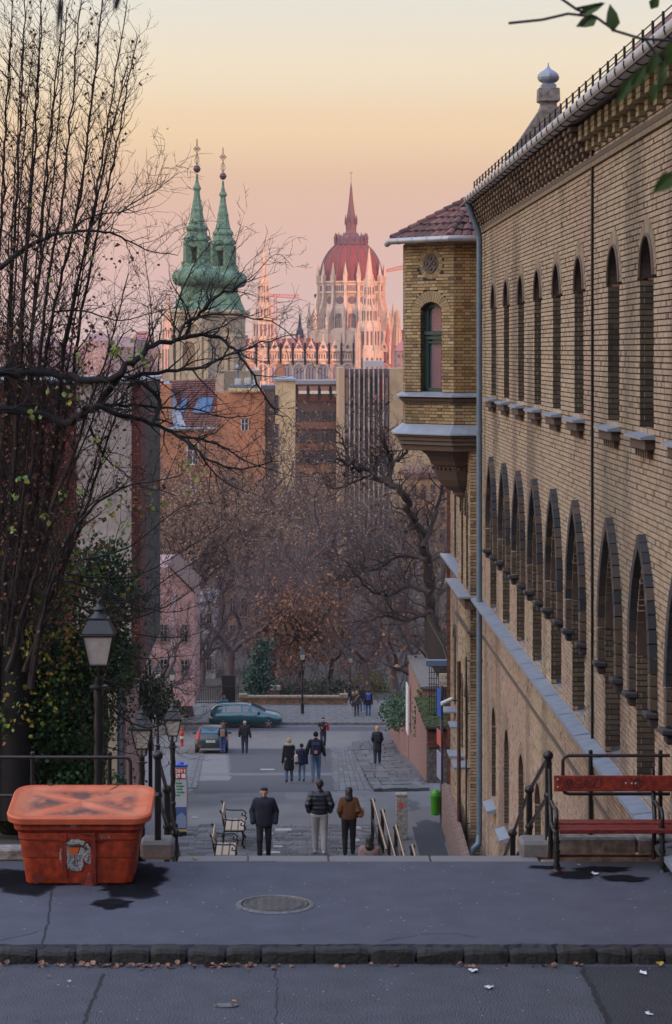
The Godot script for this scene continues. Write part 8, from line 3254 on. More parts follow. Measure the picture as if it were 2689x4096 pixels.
func people() -> void:
	var navy := cloth(0.010, 0.014, 0.032)
	var black := cloth(0.008, 0.008, 0.011)
	var jeans := cloth(0.11, 0.18, 0.32)
	var darkj := cloth(0.016, 0.028, 0.065)
	var hair := mat(0.012, 0.009, 0.009, 0.5)
	var blond := mat(0.36, 0.22, 0.10, 0.6)
	var white := mat(0.42, 0.39, 0.40, 0.7)
	var y0 := -6.07
	var at_d := func(x: float, d: float, y: float) -> Vector3: return Vector3((x - 665.0) * d / FL, y, -d)
	person("man in a dark navy coat walking towards the camera, hands in pockets", at_d.call(614, 55.0, y0), 0.0, {"h": 1.74, "hem": 0.80, "bulk": 1.25, "coat": navy, "legs": cloth(0.008, 0.010, 0.018), "shoes": black, "hair": hair, "skin": 0.36, "sl": 0.14, "sr": -0.10, "hl": Vector3(-0.27, 0.93, 0.08), "hr": Vector3(0.27, 0.93, 0.08), "pocket": 3, "face": true, "cell": 0.019})
	var puffer := mat(0.010, 0.012, 0.022, 0.42, 0.0, "soft", 2.0, "nsoft", 4.0, 0.4)
	person("man in a black quilted jacket and light grey trousers walking away", at_d.call(743, 55.7, y0), PI, {"h": 1.78, "hem": 0.93, "bulk": 1.16, "quilt": true, "top": "jacket", "coat": puffer, "legs": cloth(0.40, 0.37, 0.38), "shoes": white, "hair": hair, "tw": 1.12, "sl": -0.16, "sr": 0.10, "ll": 0.02, "hl": Vector3(-0.25, 0.98, 0.16), "hr": Vector3(0.25, 0.98, 0.16), "pocket": 3, "cell": 0.019})
	var furc := mat(0.23, 0.095, 0.035, 1.0, 0.0, "speck", 4.0, "nfine", 5.0, 1.0)
	var p := person("woman in a short brown fur jacket and black trousers walking away", at_d.call(811, 55.6, y0), PI, {"h": 1.62, "fem": true, "hem": 0.92, "bulk": 1.18, "fur": true, "top": "fur_jacket", "coat": furc, "legs": black, "shoes": black, "hair": hair, "head": "long", "tw": 1.05, "sl": 0.05, "sr": -0.08, "hl": Vector3(-0.20, 0.98, 0.16), "hr": Vector3(0.2, 0.98, 0.16), "pocket": 3, "cell": 0.019})
	bag(p, "shoulder_bag", Vector3(-0.28, 1.02, 0.04), Vector3(0.16, 0.22, 0.26), mat(0.24, 0.09, 0.03, 0.6))
	person("woman with long black hair and pale pink fur collar on the stairs", at_d.call(859, 50.3, -6.1), PI, {"h": 1.62, "fem": true, "hem": 0.6, "bulk": 1.25, "fur": true, "top": "fur_coat", "coat": mat(0.50, 0.33, 0.30, 1.0, 0.0, "speck", 4.0, "nfine", 5.0, 1.0), "legs": black, "shoes": black, "hair": hair, "head": "long", "sl": 0.1, "sr": -0.1, "pocket": 3, "cell": 0.02})
	var gd := func(x: float, y: float) -> Vector3: return onground(x, y) + Vector3(0, 0.02, 0)
	p = person("blond woman in a long black coat with a cream shoulder bag", gd.call(672, 1819), PI, {"h": 1.60, "fem": true, "hem": 0.48, "flare": 1.22, "coat": black, "legs": jeans, "boots": true, "shoes": black, "hair": blond, "head": "bob", "sl": 0.1, "sr": -0.08, "hl": Vector3(-0.28, 0.75, 0.03)})
	bag(p, "shoulder_bag", Vector3(-0.25, 0.88, -0.02), Vector3(0.13, 0.28, 0.33), mat(0.46, 0.38, 0.30, 0.7), Basis(Vector3(0, 0, 1), -0.12), [Vector3(-0.24, 1.0, 0.10), Vector3(-0.16, 1.38, 0.04), Vector3(-0.24, 1.0, -0.12)])
	var bb := MB.new()
	rail(bb, [Vector3(-0.10, 1.36, 0.06), Vector3(-0.12, 1.38, -0.06), Vector3(0, 1.37, -0.11), Vector3(0.12, 1.38, -0.06), Vector3(0.10, 1.36, 0.06)], 0.055, 8)
	obj("scarf", bb, cloth(0.42, 0.38, 0.36), p)
	person("child in a navy padded jacket, dark cap and pale jeans", gd.call(701, 1817), PI, {"h": 1.38, "hem": 0.80, "bulk": 1.2, "quilt": true, "top": "jacket", "hood": true, "coat": cloth(0.014, 0.024, 0.07), "legs": cloth(0.17, 0.25, 0.38), "shoes": darkj, "hair": black, "head": "hat", "sl": -0.05, "sr": 0.10, "pocket": 3})
	p = person("tall man with a dark rucksack, light jeans and red shoes", gd.call(734, 1818), PI, {"h": 1.82, "hem": 0.92, "bulk": 1.12, "top": "jacket", "coat": black, "legs": cloth(0.16, 0.26, 0.42), "shoes": mat(0.33, 0.03, 0.03, 0.7), "hair": black, "head": "hat", "tw": 1.1, "sl": 0.14, "sr": -0.10, "hl": Vector3(-0.34, 0.82, -0.02), "hr": Vector3(0.30, 0.95, 0.1), "pocket": 2})
	bag(p, "rucksack", Vector3(0, 1.24, -0.22), Vector3(0.32, 0.46, 0.20), cloth(0.012, 0.016, 0.05))
	bag(p, "rucksack_badge", Vector3(0.0, 1.14, -0.325), Vector3(0.12, 0.12, 0.012), mat(0.45, 0.18, 0.20, 0.7))
	p = person("man in a dark cap and coat facing the camera with a red bag", gd.call(751, 1739), 0.1, {"h": 1.70, "hem": 0.72, "coat": black, "legs": darkj, "shoes": black, "hair": black, "head": "hat", "sl": 0.1, "sr": -0.1, "hl": Vector3(-0.12, 1.22, 0.24), "hr": Vector3(0.16, 1.40, 0.22), "face": true, "cell": 0.025})
	bag(p, "shoulder_bag", Vector3(0.28, 1.18, -0.08), Vector3(0.16, 0.42, 0.2), mat(0.45, 0.03, 0.03, 0.7), Basis(), [Vector3(0.2, 1.35, 0.1), Vector3(0.0, 1.25, 0.15), Vector3(-0.2, 0.95, 0.14)])
	var w := gd.call(877, 1782) as Vector3
	p = person("fair haired woman in a long dark coat walking down the right footway", Vector3(w.x, w.y + 0.11, w.z), PI, {"h": 1.69, "fem": true, "hem": 0.58, "flare": 1.15, "coat": navy, "hood": true, "legs": darkj, "shoes": black, "hair": blond, "head": "bob", "tw": 1.15, "sl": 0.05, "sr": -0.08, "hl": Vector3(-0.18, 0.98, 0.16), "hr": Vector3(0.18, 0.98, 0.16), "pocket": 3})
	bag(p, "rucksack", Vector3(0, 1.2, -0.2), Vector3(0.28, 0.42, 0.16), cloth(0.012, 0.012, 0.02))
	person("bald man in a dark jacket and jeans standing beside the hatchback", gd.call(569, 1752), PI, {"h": 1.78, "hem": 0.85, "bulk": 1.15, "top": "jacket", "coat": black, "legs": darkj, "shoes": black, "hair": black, "head": "bald", "tw": 1.1, "hl": Vector3(-0.33, 0.78, 0.0), "hr": Vector3(0.28, 0.9, 0.1), "pocket": 2, "cell": 0.025})
	p = person("woman with a pale brown rucksack and blue jeans behind the hatchback", gd.call(518, 1752.5), PI, {"h": 1.64, "fem": true, "hem": 0.85, "top": "jacket", "coat": cloth(0.014, 0.02, 0.05), "legs": cloth(0.03, 0.08, 0.26), "shoes": black, "hair": mat(0.12, 0.06, 0.035, 0.6), "head": "bob", "hl": Vector3(-0.2, 1.0, 0.15), "hr": Vector3(0.2, 1.0, 0.15), "pocket": 3, "cell": 0.025})
	bag(p, "rucksack", Vector3(0, 1.15, -0.18), Vector3(0.26, 0.42, 0.15), cloth(0.26, 0.16, 0.13))
	var P := at(521, 0, 148.7)
	person("person in a bright blue jacket standing behind the teal car", Vector3(P.x, G(148.7) + 0.03, P.z), PI, {"h": 1.72, "hem": 0.85, "bulk": 1.2, "top": "jacket", "coat": cloth(0.02, 0.24, 0.42), "legs": black, "shoes": black, "hair": mat(0.16, 0.08, 0.05, 0.6), "head": "bob", "pocket": 3, "cell": 0.028})
	var g2 := [["woman in a brown coat and red scarf with a pale strap at the park steps", 829, 149.9, {"h": 1.64, "fem": true, "hem": 0.8, "coat": cloth(0.06, 0.035, 0.03), "legs": darkj, "shoes": black, "hair": mat(0.22, 0.16, 0.14, 0.6), "head": "bob", "sl": -0.2, "lr": 0.0, "ll": 0.05, "pocket": 3, "cell": 0.028}], ["man in black with pale jeans between two women at the park steps", 843, 151.2, {"h": 1.76, "hem": 0.85, "coat": black, "legs": jeans, "shoes": white, "hair": hair, "sl": -0.18, "ll": 0.05, "pocket": 3, "cell": 0.028}], ["walker with a bright blue rucksack and fur hood at the park steps", 856, 150.2, {"h": 1.68, "hem": 0.7, "bulk": 1.2, "coat": black, "legs": cloth(0.03, 0.08, 0.24), "shoes": black, "hair": hair, "hood": true, "sl": -0.12, "pocket": 3, "cell": 0.028}], ["small child with pale legs at the left of the group by the park steps", 821, 151.4, {"h": 1.35, "hem": 0.55, "coat": black, "legs": cloth(0.45, 0.32, 0.30), "shoes": white, "hair": blond, "head": "bob", "sl": -0.15, "ll": 0.06, "pocket": 3, "cell": 0.028}]]
	for q in g2:
		P = at(q[1], 0, q[2])
		p = person(q[0], Vector3(P.x, G(148.0) + 0.2, P.z), PI, q[3])
		if q[1] == 856:
			bag(p, "rucksack", Vector3(0, 1.22, -0.22), Vector3(0.30, 0.40, 0.16), cloth(0.015, 0.07, 0.36))
			bb = MB.new()
			rail(bb, [Vector3(-0.16, 1.46, -0.1), Vector3(0, 1.43, -0.17), Vector3(0.16, 1.46, -0.1)], 0.045, 6)
			obj("fur_trim", bb, cloth(0.32, 0.20, 0.13), p)
		if q[1] == 829:
			bb = MB.new()
			rail(bb, [Vector3(-0.16, 1.4, -0.1), Vector3(0.02, 1.2, -0.16), Vector3(0.16, 0.95, -0.12)], 0.02, 5)
			obj("bag_strap", bb, cloth(0.4, 0.36, 0.34), p)
			bb = MB.new()
			rail(bb, [Vector3(-0.09, 1.42, 0.03), Vector3(0, 1.42, -0.09), Vector3(0.09, 1.42, 0.03)], 0.05, 6)
			obj("scarf", bb, cloth(0.22, 0.02, 0.03), p)

# ---------------------------------------------------------------- trees and plants
func leaf_mesh() -> ArrayMesh:
	var b := MB.new()
	var mid := [Vector3(0, 0, 0), Vector3(0, 0.45, 0.05), Vector3(0, 1.0, -0.06)]
	for s in [-1.0, 1.0]:
		var e := Vector3(0.42 * s, 0.32, 0.16)
		var g := Vector3(0.30 * s, 0.66, 0.13)
		b.trio(mid[0], e, mid[1], Vector3(0, 0, 1))
		b.trio(mid[1], e, g, Vector3(0, 0, 1))
		b.trio(mid[1], g, mid[2], Vector3(0, 0, 1))
	return b.mesh()

var LEAF: ArrayMesh
func leaf_xf(p: Vector3, size: float) -> Transform3D:
	var d := Vector3(rng.randfn(), rng.randfn() - 0.7, rng.randfn()).normalized()
	var x := d.cross(Vector3(rng.randfn(), rng.randfn(), rng.randfn())).normalized()
	return Transform3D(Basis(x * size, d * size, x.cross(d) * size), p)

func pick(cols: Array) -> Color:
	var c: Color = cols[rng.randi() % cols.size()]
	return c * rng.randf_range(0.65, 1.3)

func cloud(parent: Node, called: String, lumps: Array, size: float, cols: Array) -> Node:
	var xf: Array[Transform3D] = []
	var cc := PackedColorArray()
	for l in lumps:
		var n: int = l[2]
		var c: Vector3 = l[0]
		var r: Vector3 = l[1]
		while n > 0:
			var q := Vector3(rng.randfn(), rng.randfn(), rng.randfn()).normalized() * pow(rng.randf(), 0.42)
			var cl := pick(cols)
			for i in mini(n, 5):
				xf.append(leaf_xf(c + q * r + Vector3(rng.randfn(), rng.randfn(), rng.randfn()) * size * 1.3, size * rng.randf_range(0.6, 1.25)))
				cc.append(cl * rng.randf_range(0.8, 1.2))
			n -= 5
	return many(called, LEAF, xf, cc, M.leaf, parent)

func twig(b: MB, p: Vector3, d: Vector3, ln: float, r: float, lv: int, o: Dictionary, tips: Array) -> void:
	var n := 3 if lv == 0 else 4
	var pts := PackedVector3Array([p])
	var rr := PackedFloat32Array([r])
	var dir := d
	for i in n:
		dir = (dir + Vector3(rng.randfn(), rng.randfn(), rng.randfn()) * o.wig + UP * o.up).normalized()
		pts.append(pts[i] + dir * ln / n)
		rr.append(lerpf(r, r * o.tap, (i + 1.0) / n))
	b.tube(pts, rr, 3 if r < 0.03 * o.k else (5 if r < 0.1 * o.k else 7), false)
	tips.append(pts[n])
	if lv <= 0:
		return
	var kids: int = o.kids + (rng.randi() % 2)
	for i in kids:
		var t := rng.randf_range(0.25, 1.0)
		if i == 0:
			t = 1.0
		var s := t * n
		var j := mini(int(s), n - 1)
		var q := pts[j].lerp(pts[j + 1], s - j)
		var side := dir.cross(Vector3(rng.randfn(), rng.randfn(), rng.randfn())).normalized()
		var nd: Vector3 = (dir * o.fwd + side * (0.35 if i == 0 else 1.0)).normalized()
		twig(b, q, nd, ln * o.ratio * rng.randf_range(0.75, 1.2), maxf(lerpf(r, r * o.tap, t) * (0.85 if i == 0 else 0.6), o.rmin), lv - 1, o, tips)

func limb(b: MB, pts: Array, r0: float, r1: float, every: float, ln: float, lv: int, o: Dictionary, tips: Array) -> void:
	var cv := Curve3D.new()
	for i in pts.size():
		var t := Vector3.ZERO
		if i > 0 and i < pts.size() - 1:
			t = (pts[i + 1] - pts[i - 1]) * 0.18
		cv.add_point(pts[i], -t, t)
	var L := cv.get_baked_length()
	var m := maxi(4, int(L / (every * 0.7)))
	var p := PackedVector3Array()
	var rr := PackedFloat32Array()
	for i in m + 1:
		var q := cv.sample_baked(L * i / m) + Vector3(rng.randfn(), rng.randfn(), rng.randfn()) * r0 * 0.25
		p.append(q)
		rr.append(lerpf(r0, r1, pow(float(i) / m, 0.8)))
	b.tube(p, rr, 6 if r0 > 0.02 else 4, true)
	for i in range(1, m + 1):
		var dir := (p[i] - p[i - 1]).normalized()
		var f := float(i) / m
		for j in o.get("side", 1):
			var side := dir.cross(Vector3(rng.randfn(), rng.randfn(), rng.randfn())).normalized()
			if side.y < 0.0 and rng.randf() < o.get("lift", 0.5):
				side.y = -side.y
			var nd: Vector3 = (dir * o.fwd + side).normalized()
			twig(b, p[i], nd, ln * rng.randf_range(0.5, 1.25) * (1.0 - 0.4 * f), minf(rr[i] * 0.6, o.get("rs", 0.02)), lv, o, tips)

func park_tree(label: String, base: Vector3, h: float, o: Dictionary, leaves: Array, n: int, size: float, wood: Material, split := 3) -> Node3D:
	var root := thing("park_tree", label, "tree", base, "trees of the park")
	var b := MB.new()
	var tips := []
	var th: float = h * o.get("bole", 0.28)
	var lean := Vector3(rng.randf_range(-0.15, 0.15), 1, rng.randf_range(-0.1, 0.1)).normalized()
	b.tube(PackedVector3Array([Vector3(0, -1.5, 0), Vector3(0, 0.3, 0), lean * th * 0.6, lean * th * 1.05]), PackedFloat32Array([h * 0.034, h * 0.026, h * 0.021, h * 0.02]), 9)
	obj("trunk", b, wood, root)
	b = MB.new()
	for i in split:
		var a := TAU * i / split + rng.randf()
		twig(b, lean * th, (Vector3(cos(a), o.get("rise", 1.1), sin(a))).normalized(), h * 0.27, h * 0.015, o.lv, o, tips)
	obj("branches", b, wood, root)
	if n > 0:
		var xf: Array[Transform3D] = []
		var cc := PackedColorArray()
		for i in n:
			var t: Vector3 = tips[rng.randi() % tips.size()]
			xf.append(leaf_xf(t + Vector3(rng.randfn(), rng.randfn(), rng.randfn()) * size * 1.6, size * rng.randf_range(0.6, 1.3)))
			cc.append(pick(leaves))
		many("dry_leaves", LEAF, xf, cc, M.leaf, root)
	return root

func trees() -> void:
	LEAF = leaf_mesh()
	M.leaf = vc(mat(1, 1, 1, 0.6))
	M.leaf.backlight_enabled = true
	M.leaf.backlight = Color(0.5, 0.5, 0.4)
	var bark := mat(0.028, 0.022, 0.022, 0.9, 0.0, "speck", 3.0)
	var bark2 := mat(0.075, 0.052, 0.045, 0.9, 0.0, "speck", 3.0)
	var shoot := mat(0.055, 0.036, 0.032, 0.9, 0.0, "speck", 3.0)
	var pale := mat(0.17, 0.13, 0.125, 0.9, 0.0, "soft2", 1.0)
	var purple := mat(0.085, 0.058, 0.06, 0.9)
	var root := thing("poplar_tree", "many stemmed poplar with bare upright shoots and last leaves at the left edge", "tree")
	var b := MB.new()
	var tips := []
	var o := {"k": 0.2, "wig": 0.16, "up": 0.10, "tap": 0.45, "kids": 2, "fwd": 0.9, "ratio": 0.55, "rmin": 0.0028, "side": 2, "rs": 0.008, "lift": 0.8}
	var S := [[[-12, 1500], [8, 1100], [22, 760], [40, 420], [62, -30], 30.0], [[0, 1500], [34, 1080], [52, 760], [78, 400], [100, -30], 29.2], [[10, 1480], [55, 1100], [78, 740], [112, 380], [150, -30], 29.6], [[20, 1500], [80, 1050], [98, 760], [150, 420], [188, -20], 29.0], [[10, 1500], [90, 1120], [112, 800], [190, 430], [240, -20], 29.9],
		[[30, 1500], [118, 1100], [150, 800], [230, 420], [290, 20], 29.4], [[30, 1500], [140, 1050], [190, 730], [270, 340], [318, 90], 30.2], [[20, 1560], [125, 1180], [190, 1000], [262, 780], [300, 640], 28.9], [[60, 1560], [180, 1240], [250, 1020], [300, 900], [325, 860], 29.4], [[-20, 1400], [-10, 900], [5, 500], [20, 200], [30, -30], 29.7], [[70, 1600], [120, 1350], [205, 1190], [300, 1130], [420, 1105], 28.6]]
	for j in 24:
		var s: Array = S[j % 11]
		var jx := rng.randf_range(-26, 26) if j >= 11 else 0.0
		var pts := []
		for i in 5:
			pts.append(at(s[i][0] + jx * (0.4 + i * 0.25), s[i][1] + (rng.randf_range(0, 160) if j >= 11 and i == 4 else 0.0), s[5] + 2.8 - i * 0.3))
		limb(b, pts, 0.045 if j < 11 else 0.022, 0.007, 0.3, 0.6, 2, o, tips)
	obj("stems", b, shoot, root)
	b = MB.new()
	for q in [[-30, 8], [30, 12]]:
		b.tube(PackedVector3Array([at(q[0], 1900, 33.4), at(q[0] + 10, 1300, 33.4), at(q[1] + 30, 800, 33.6)]), PackedFloat32Array([0.26, 0.2, 0.06]), 9)
	obj("trunk", b, bark, root)
	var xf: Array[Transform3D] = []
	var cc := PackedColorArray()
	var tl := tips.filter(func(t): return true)
	for i in 3200:
		var t: Vector3 = tl[rng.randi() % tl.size()]
		if t.y > 4.0 + rng.randf() * 4.0:
			t = tl[rng.randi() % tl.size()]
		xf.append(leaf_xf(t, rng.randf_range(0.03, 0.065)))
		cc.append(pick([Color(0.14, 0.045, 0.022), Color(0.10, 0.035, 0.02), Color(0.19, 0.075, 0.03)]))
	for q in [[400, 770, 20], [90, 840, 110], [60, 900, 170], [30, 1000, 220], [20, 780, 120], [110, 960, 110], [160, 1010, 80], [190, 890, 60], [150, 760, 40], [215, 770, 40], [60, 1120, 80], [255, 590, 16], [140, 590, 16], [110, 1050, 70]]:
		for i in q[2]:
			xf.append(leaf_xf(at(q[0] + rng.randfn() * 24.0, q[1] + rng.randfn() * 26.0, 32.2 + rng.randf() * 0.6), rng.randf_range(0.04, 0.075)))
			cc.append(pick([Color(0.17, 0.055, 0.025), Color(0.24, 0.09, 0.03), Color(0.11, 0.04, 0.02)]))
	many("dry_leaves", LEAF, xf, cc, M.leaf, root)
	var lm := []
	for c in [Color(0.10, 0.20, 0.02), Color(0.17, 0.26, 0.025), Color(0.06, 0.14, 0.02), Color(0.30, 0.30, 0.03), Color(0.16, 0.25, 0.07)]:
		var m := mat(c.r, c.g, c.b, 0.55)
		m.backlight_enabled = true
		m.backlight = Color(0.5, 0.5, 0.3)
		lm.append(m)
	var fixed := [[262, 812, 9], [280, 806, 8], [296, 824, 9], [310, 832, 6], [350, 825, 4], [340, 842, 4], [163, 928, 6], [157, 905, 3], [190, 860, 3], [435, 1090, 5], [462, 1105, 5], [410, 1075, 4], [275, 1080, 3], [240, 1055, 3], [190, 1150, 4], [85, 960, 4], [60, 880, 3], [45, 1110, 5], [35, 1155, 5], [140, 1150, 4], [352, 1160, 3], [385, 1165, 3], [430, 1140, 3], [180, 820, 3], [165, 545, 3], [205, 590, 3], [120, 640, 2], [60, 470, 2], [150, 460, 2], [440, 690, 2], [575, 680, 1], [325, 800, 2], [220, 1010, 3], [120, 905, 3], [255, 1175, 4], [300, 1215, 4], [95, 1200, 5], [210, 1220, 5], [30, 1235, 5], [735, 686, 1], [640, 790, 1], [540, 735, 1], [380, 298, 1]]
	for q in fixed:
		for i in q[2]:
			var mi := obj("leaf", LEAF, lm[rng.randi() % 5], root)
			mi.transform = leaf_xf(at(q[0] + rng.randfn() * 7.0, q[1] + rng.randfn() * 7.0, 30.4 + rng.randf() * 0.8), rng.randf_range(0.055, 0.095))
	root = thing("limb_tree", "dark bare tree reaching long drooping limbs in from the left", "tree")
	b = MB.new()
	tips = []
	o = {"k": 0.2, "wig": 0.18, "up": 0.015, "tap": 0.4, "kids": 2, "fwd": 1.0, "ratio": 0.62, "rmin": 0.0034, "side": 1, "rs": 0.014, "lift": 0.5}
	var dl := 31.0
	var A := [[[[-60, 868], [90, 868], [163, 878], [260, 883], [297, 850], [358, 806], [428, 781], [469, 720], [525, 683], [576, 651]], 0.085, 0.012, 0.75], [[[428, 781], [488, 779], [526, 795], [567, 836], [585, 869], [637, 953], [669, 967]], 0.034, 0.006, 0.6], [[[415, 786], [440, 745], [510, 730], [580, 738], [650, 757], [722, 830]], 0.022, 0.004, 0.55], [[[297, 878], [386, 862], [465, 855], [516, 832], [600, 800], [690, 775]], 0.036, 0.005, 0.6],
		[[[-60, 950], [93, 962], [158, 985], [205, 948], [242, 943], [288, 967], [353, 985], [418, 1013], [465, 1055], [534, 1088], [651, 1074]], 0.075, 0.006, 0.6], [[[242, 943], [316, 941], [395, 948], [465, 953], [525, 971], [600, 960]], 0.028, 0.005, 0.55], [[[353, 985], [372, 930], [330, 890], [297, 878]], 0.030, 0.03, 0.4], [[[465, 1055], [500, 1100], [540, 1130], [600, 1150]], 0.02, 0.004, 0.5], [[[418, 1013], [500, 1030], [580, 1075], [690, 1110]], 0.02, 0.004, 0.5], [[[209, 990], [242, 1060], [279, 1092], [330, 1130]], 0.022, 0.005, 0.5],
		[[[-20, 640], [42, 590], [88, 560], [163, 539], [223, 534], [279, 548], [325, 576], [412, 592]], 0.040, 0.005, 0.6], [[[274, 500], [310, 470], [358, 446], [390, 420], [414, 404]], 0.014, 0.004, 0.6], [[[160, 540], [220, 500], [290, 490], [360, 455]], 0.016, 0.004, 0.6], [[[125, 725], [195, 722], [280, 745], [372, 722], [446, 711]], 0.014, 0.005, 0.5], [[[404, 795], [410, 720], [445, 625], [490, 560], [478, 520]], 0.014, 0.004, 0.5], [[[358, 806], [350, 700], [340, 620], [333, 560]], 0.010, 0.003, 0.5], [[[470, 720], [520, 640], [550, 560], [560, 520]], 0.012, 0.003, 0.5], [[[525, 683], [590, 640], [640, 590], [680, 620]], 0.010, 0.003, 0.45], [[[290, 860], [240, 930], [200, 960]], 0.05, 0.045, 0.3]]
	for a in A:
		var pts := []
		for i in a[0].size():
			pts.append(at(a[0][i][0], a[0][i][1], dl + sin(i * 1.3) * 0.35))
		limb(b, pts, a[1], a[2], 0.17, a[3], 2, o, tips)
	obj("limbs", b, bark, root)
	b = MB.new()
	o.up = 0.05
	o.side = 1
	var B := [[[150, 1330], [223, 1342], [327, 1334], [446, 1267], [558, 1193]], [[150, 1350], [208, 1364], [335, 1412], [420, 1420], [513, 1379]], [[170, 1400], [238, 1438], [335, 1476], [427, 1480], [484, 1460]], [[160, 1380], [290, 1400], [410, 1330], [560, 1235]], [[200, 1470], [290, 1512], [335, 1530], [457, 1521]], [[180, 1440], [300, 1440], [420, 1390], [530, 1300]], [[220, 1600], [290, 1670], [360, 1690], [430, 1640], [470, 1590]], [[230, 1540], [280, 1640], [340, 1720], [400, 1740]], [[190, 1300], [300, 1270], [420, 1180], [500, 1170]], [[200, 1700], [260, 1740], [330, 1755]], [[240, 1580], [300, 1590], [380, 1560]]]
	for a in B:
		var pts := []
		for i in a.size():
			pts.append(at(a[i][0], a[i][1], 30.2 + i * 0.3))
		limb(b, pts, 0.015, 0.003, 0.15, 0.5, 2, o, tips)
	obj("drooping_twigs", b, bark, root)
	root = thing("ivy_thicket", "dense green ivy thicket with yellow leaves behind the left railing", "ivy")
	var greens := [Color(0.018, 0.06, 0.016), Color(0.03, 0.085, 0.018), Color(0.012, 0.04, 0.014), Color(0.05, 0.12, 0.02), Color(0.02, 0.07, 0.03), Color(0.015, 0.05, 0.012)]
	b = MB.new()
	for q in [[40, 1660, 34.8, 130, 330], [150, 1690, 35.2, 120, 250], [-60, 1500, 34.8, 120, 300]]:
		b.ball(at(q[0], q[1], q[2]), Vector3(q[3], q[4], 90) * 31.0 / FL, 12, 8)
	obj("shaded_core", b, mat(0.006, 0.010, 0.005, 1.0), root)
	var L := []
	for q in [[20, 1420, 140, 130, 1500], [120, 1480, 130, 150, 1800], [30, 1640, 180, 170, 2600], [170, 1640, 130, 170, 1800], [70, 1780, 190, 90, 1800], [245, 1510, 66, 100, 1900], [275, 1390, 60, 50, 800], [235, 1320, 75, 70, 900], [40, 1280, 110, 90, 700], [285, 1550, 36, 70, 600], [170, 1820, 140, 40, 500], [-30, 1850, 150, 60, 600], [40, 1180, 120, 90, 500], [110, 1330, 120, 90, 700]]:
		L.append([at(q[0], q[1], 34.0), Vector3(q[2] * 34.0 / FL, q[3] * 34.0 / FL, 0.8), int(q[4] * 1.5)])
	cloud(root, "ivy_leaves", L, 0.062, greens)
	L = []
	for q in [[100, 1250, 190, 110, 330], [130, 1420, 170, 130, 520], [60, 1560, 150, 150, 330], [300, 1160, 60, 60, 50]]:
		L.append([at(q[0], q[1], 33.0), Vector3(q[2] * 33.0 / FL, q[3] * 33.0 / FL, 0.7), q[4]])
	cloud(root, "bright_leaves", L, 0.072, [Color(0.13, 0.19, 0.02), Color(0.22, 0.24, 0.02), Color(0.08, 0.16, 0.02), Color(0.30, 0.24, 0.02), Color(0.24, 0.10, 0.03)])
	var evg := [Color(0.02, 0.045, 0.018), Color(0.03, 0.06, 0.02), Color(0.016, 0.035, 0.015), Color(0.055, 0.06, 0.02)]
	root = thing("evergreen_bush", "dark evergreen bush behind the two smaller lamps", "shrub")
	cloud(root, "foliage", [[at(345, 1610, 72.0), Vector3(0.75, 0.55, 0.6), 1500], [at(390, 1650, 71.0), Vector3(0.55, 0.4, 0.5), 900], [at(315, 1640, 72.0), Vector3(0.5, 0.6, 0.5), 700]], 0.10, evg)
	b = MB.new()
	b.rod(at(350, 1640, 72.0), Vector3(at(350, 0, 72.0).x, G(72.0), -72.0), 0.07, 6)
	obj("stem", b, bark, root)
	root = thing("ivy_column", "stump wrapped in dark green ivy behind the brick garden wall", "ivy")
	cloud(root, "foliage", [[at(606, 1530, 160.0), Vector3(0.5, 1.0, 0.5), 700], [at(600, 1575, 160.0), Vector3(0.85, 0.9, 0.7), 900], [at(603, 1600, 160.0), Vector3(0.95, 0.6, 0.7), 600], [at(617, 1500, 160.0), Vector3(0.28, 0.35, 0.3), 160]], 0.2, [Color(0.014, 0.06, 0.04), Color(0.02, 0.08, 0.05), Color(0.012, 0.045, 0.03)])
	b = MB.new()
	b.rod(at(606, 1490, 160.0), at(600, 1680, 160.0), 0.3, 8)
	obj("stump", b, bark, root)
	root = thing("yellow_green_shrub", "yellowish green shrub behind the walkers at the park steps", "shrub")
	cloud(root, "foliage", [[at(872, 1590, 172.0), Vector3(1.3, 1.0, 1.0), 900], [at(845, 1585, 174.0), Vector3(1.0, 0.8, 1.0), 500]], 0.17, [Color(0.10, 0.11, 0.015), Color(0.14, 0.13, 0.02), Color(0.06, 0.08, 0.015)])
	root = thing("dark_hedge", "low dark hedge along the back of the brick garden wall", "hedge")
	cloud(root, "foliage", [[at(700, 1605, 166.0), Vector3(2.2, 0.8, 0.8), 1200], [at(770, 1600, 168.0), Vector3(1.6, 0.9, 0.8), 900], [at(650, 1600, 168.0), Vector3(1.2, 0.7, 0.8), 500]], 0.18, [Color(0.018, 0.035, 0.02), Color(0.03, 0.05, 0.025), Color(0.05, 0.03, 0.02)])
	root = thing("wall_shrub", "glossy dark shrub growing over the low pink wall", "shrub")
	cloud(root, "foliage", [[at(912, 1655, 128.0), Vector3(0.6, 0.75, 3.0), 1100], [at(932, 1650, 120.0), Vector3(0.5, 0.9, 2.0), 900]], 0.14, [Color(0.016, 0.05, 0.025), Color(0.03, 0.08, 0.04), Color(0.05, 0.10, 0.05)])
	root = thing("wall_ivy", "ivy hanging down the rendered wall beside the mossy pier", "ivy")
	cloud(root, "foliage", [[at(978, 1668, 92.0), Vector3(0.22, 0.95, 0.7), 600], [at(990, 1612, 92.0), Vector3(0.35, 0.3, 0.6), 260]], 0.09, [Color(0.02, 0.05, 0.016), Color(0.05, 0.09, 0.02)])
	root = thing("bare_tree", "big bare tree with crooked grey limbs rising beside the school", "tree")
	b = MB.new()
	tips = []
	o = {"k": 1.0, "wig": 0.24, "up": 0.03, "tap": 0.45, "kids": 2, "fwd": 0.9, "ratio": 0.64, "rmin": 0.009, "side": 1, "rs": 0.045, "lift": 0.65}
	var dt := 112.0
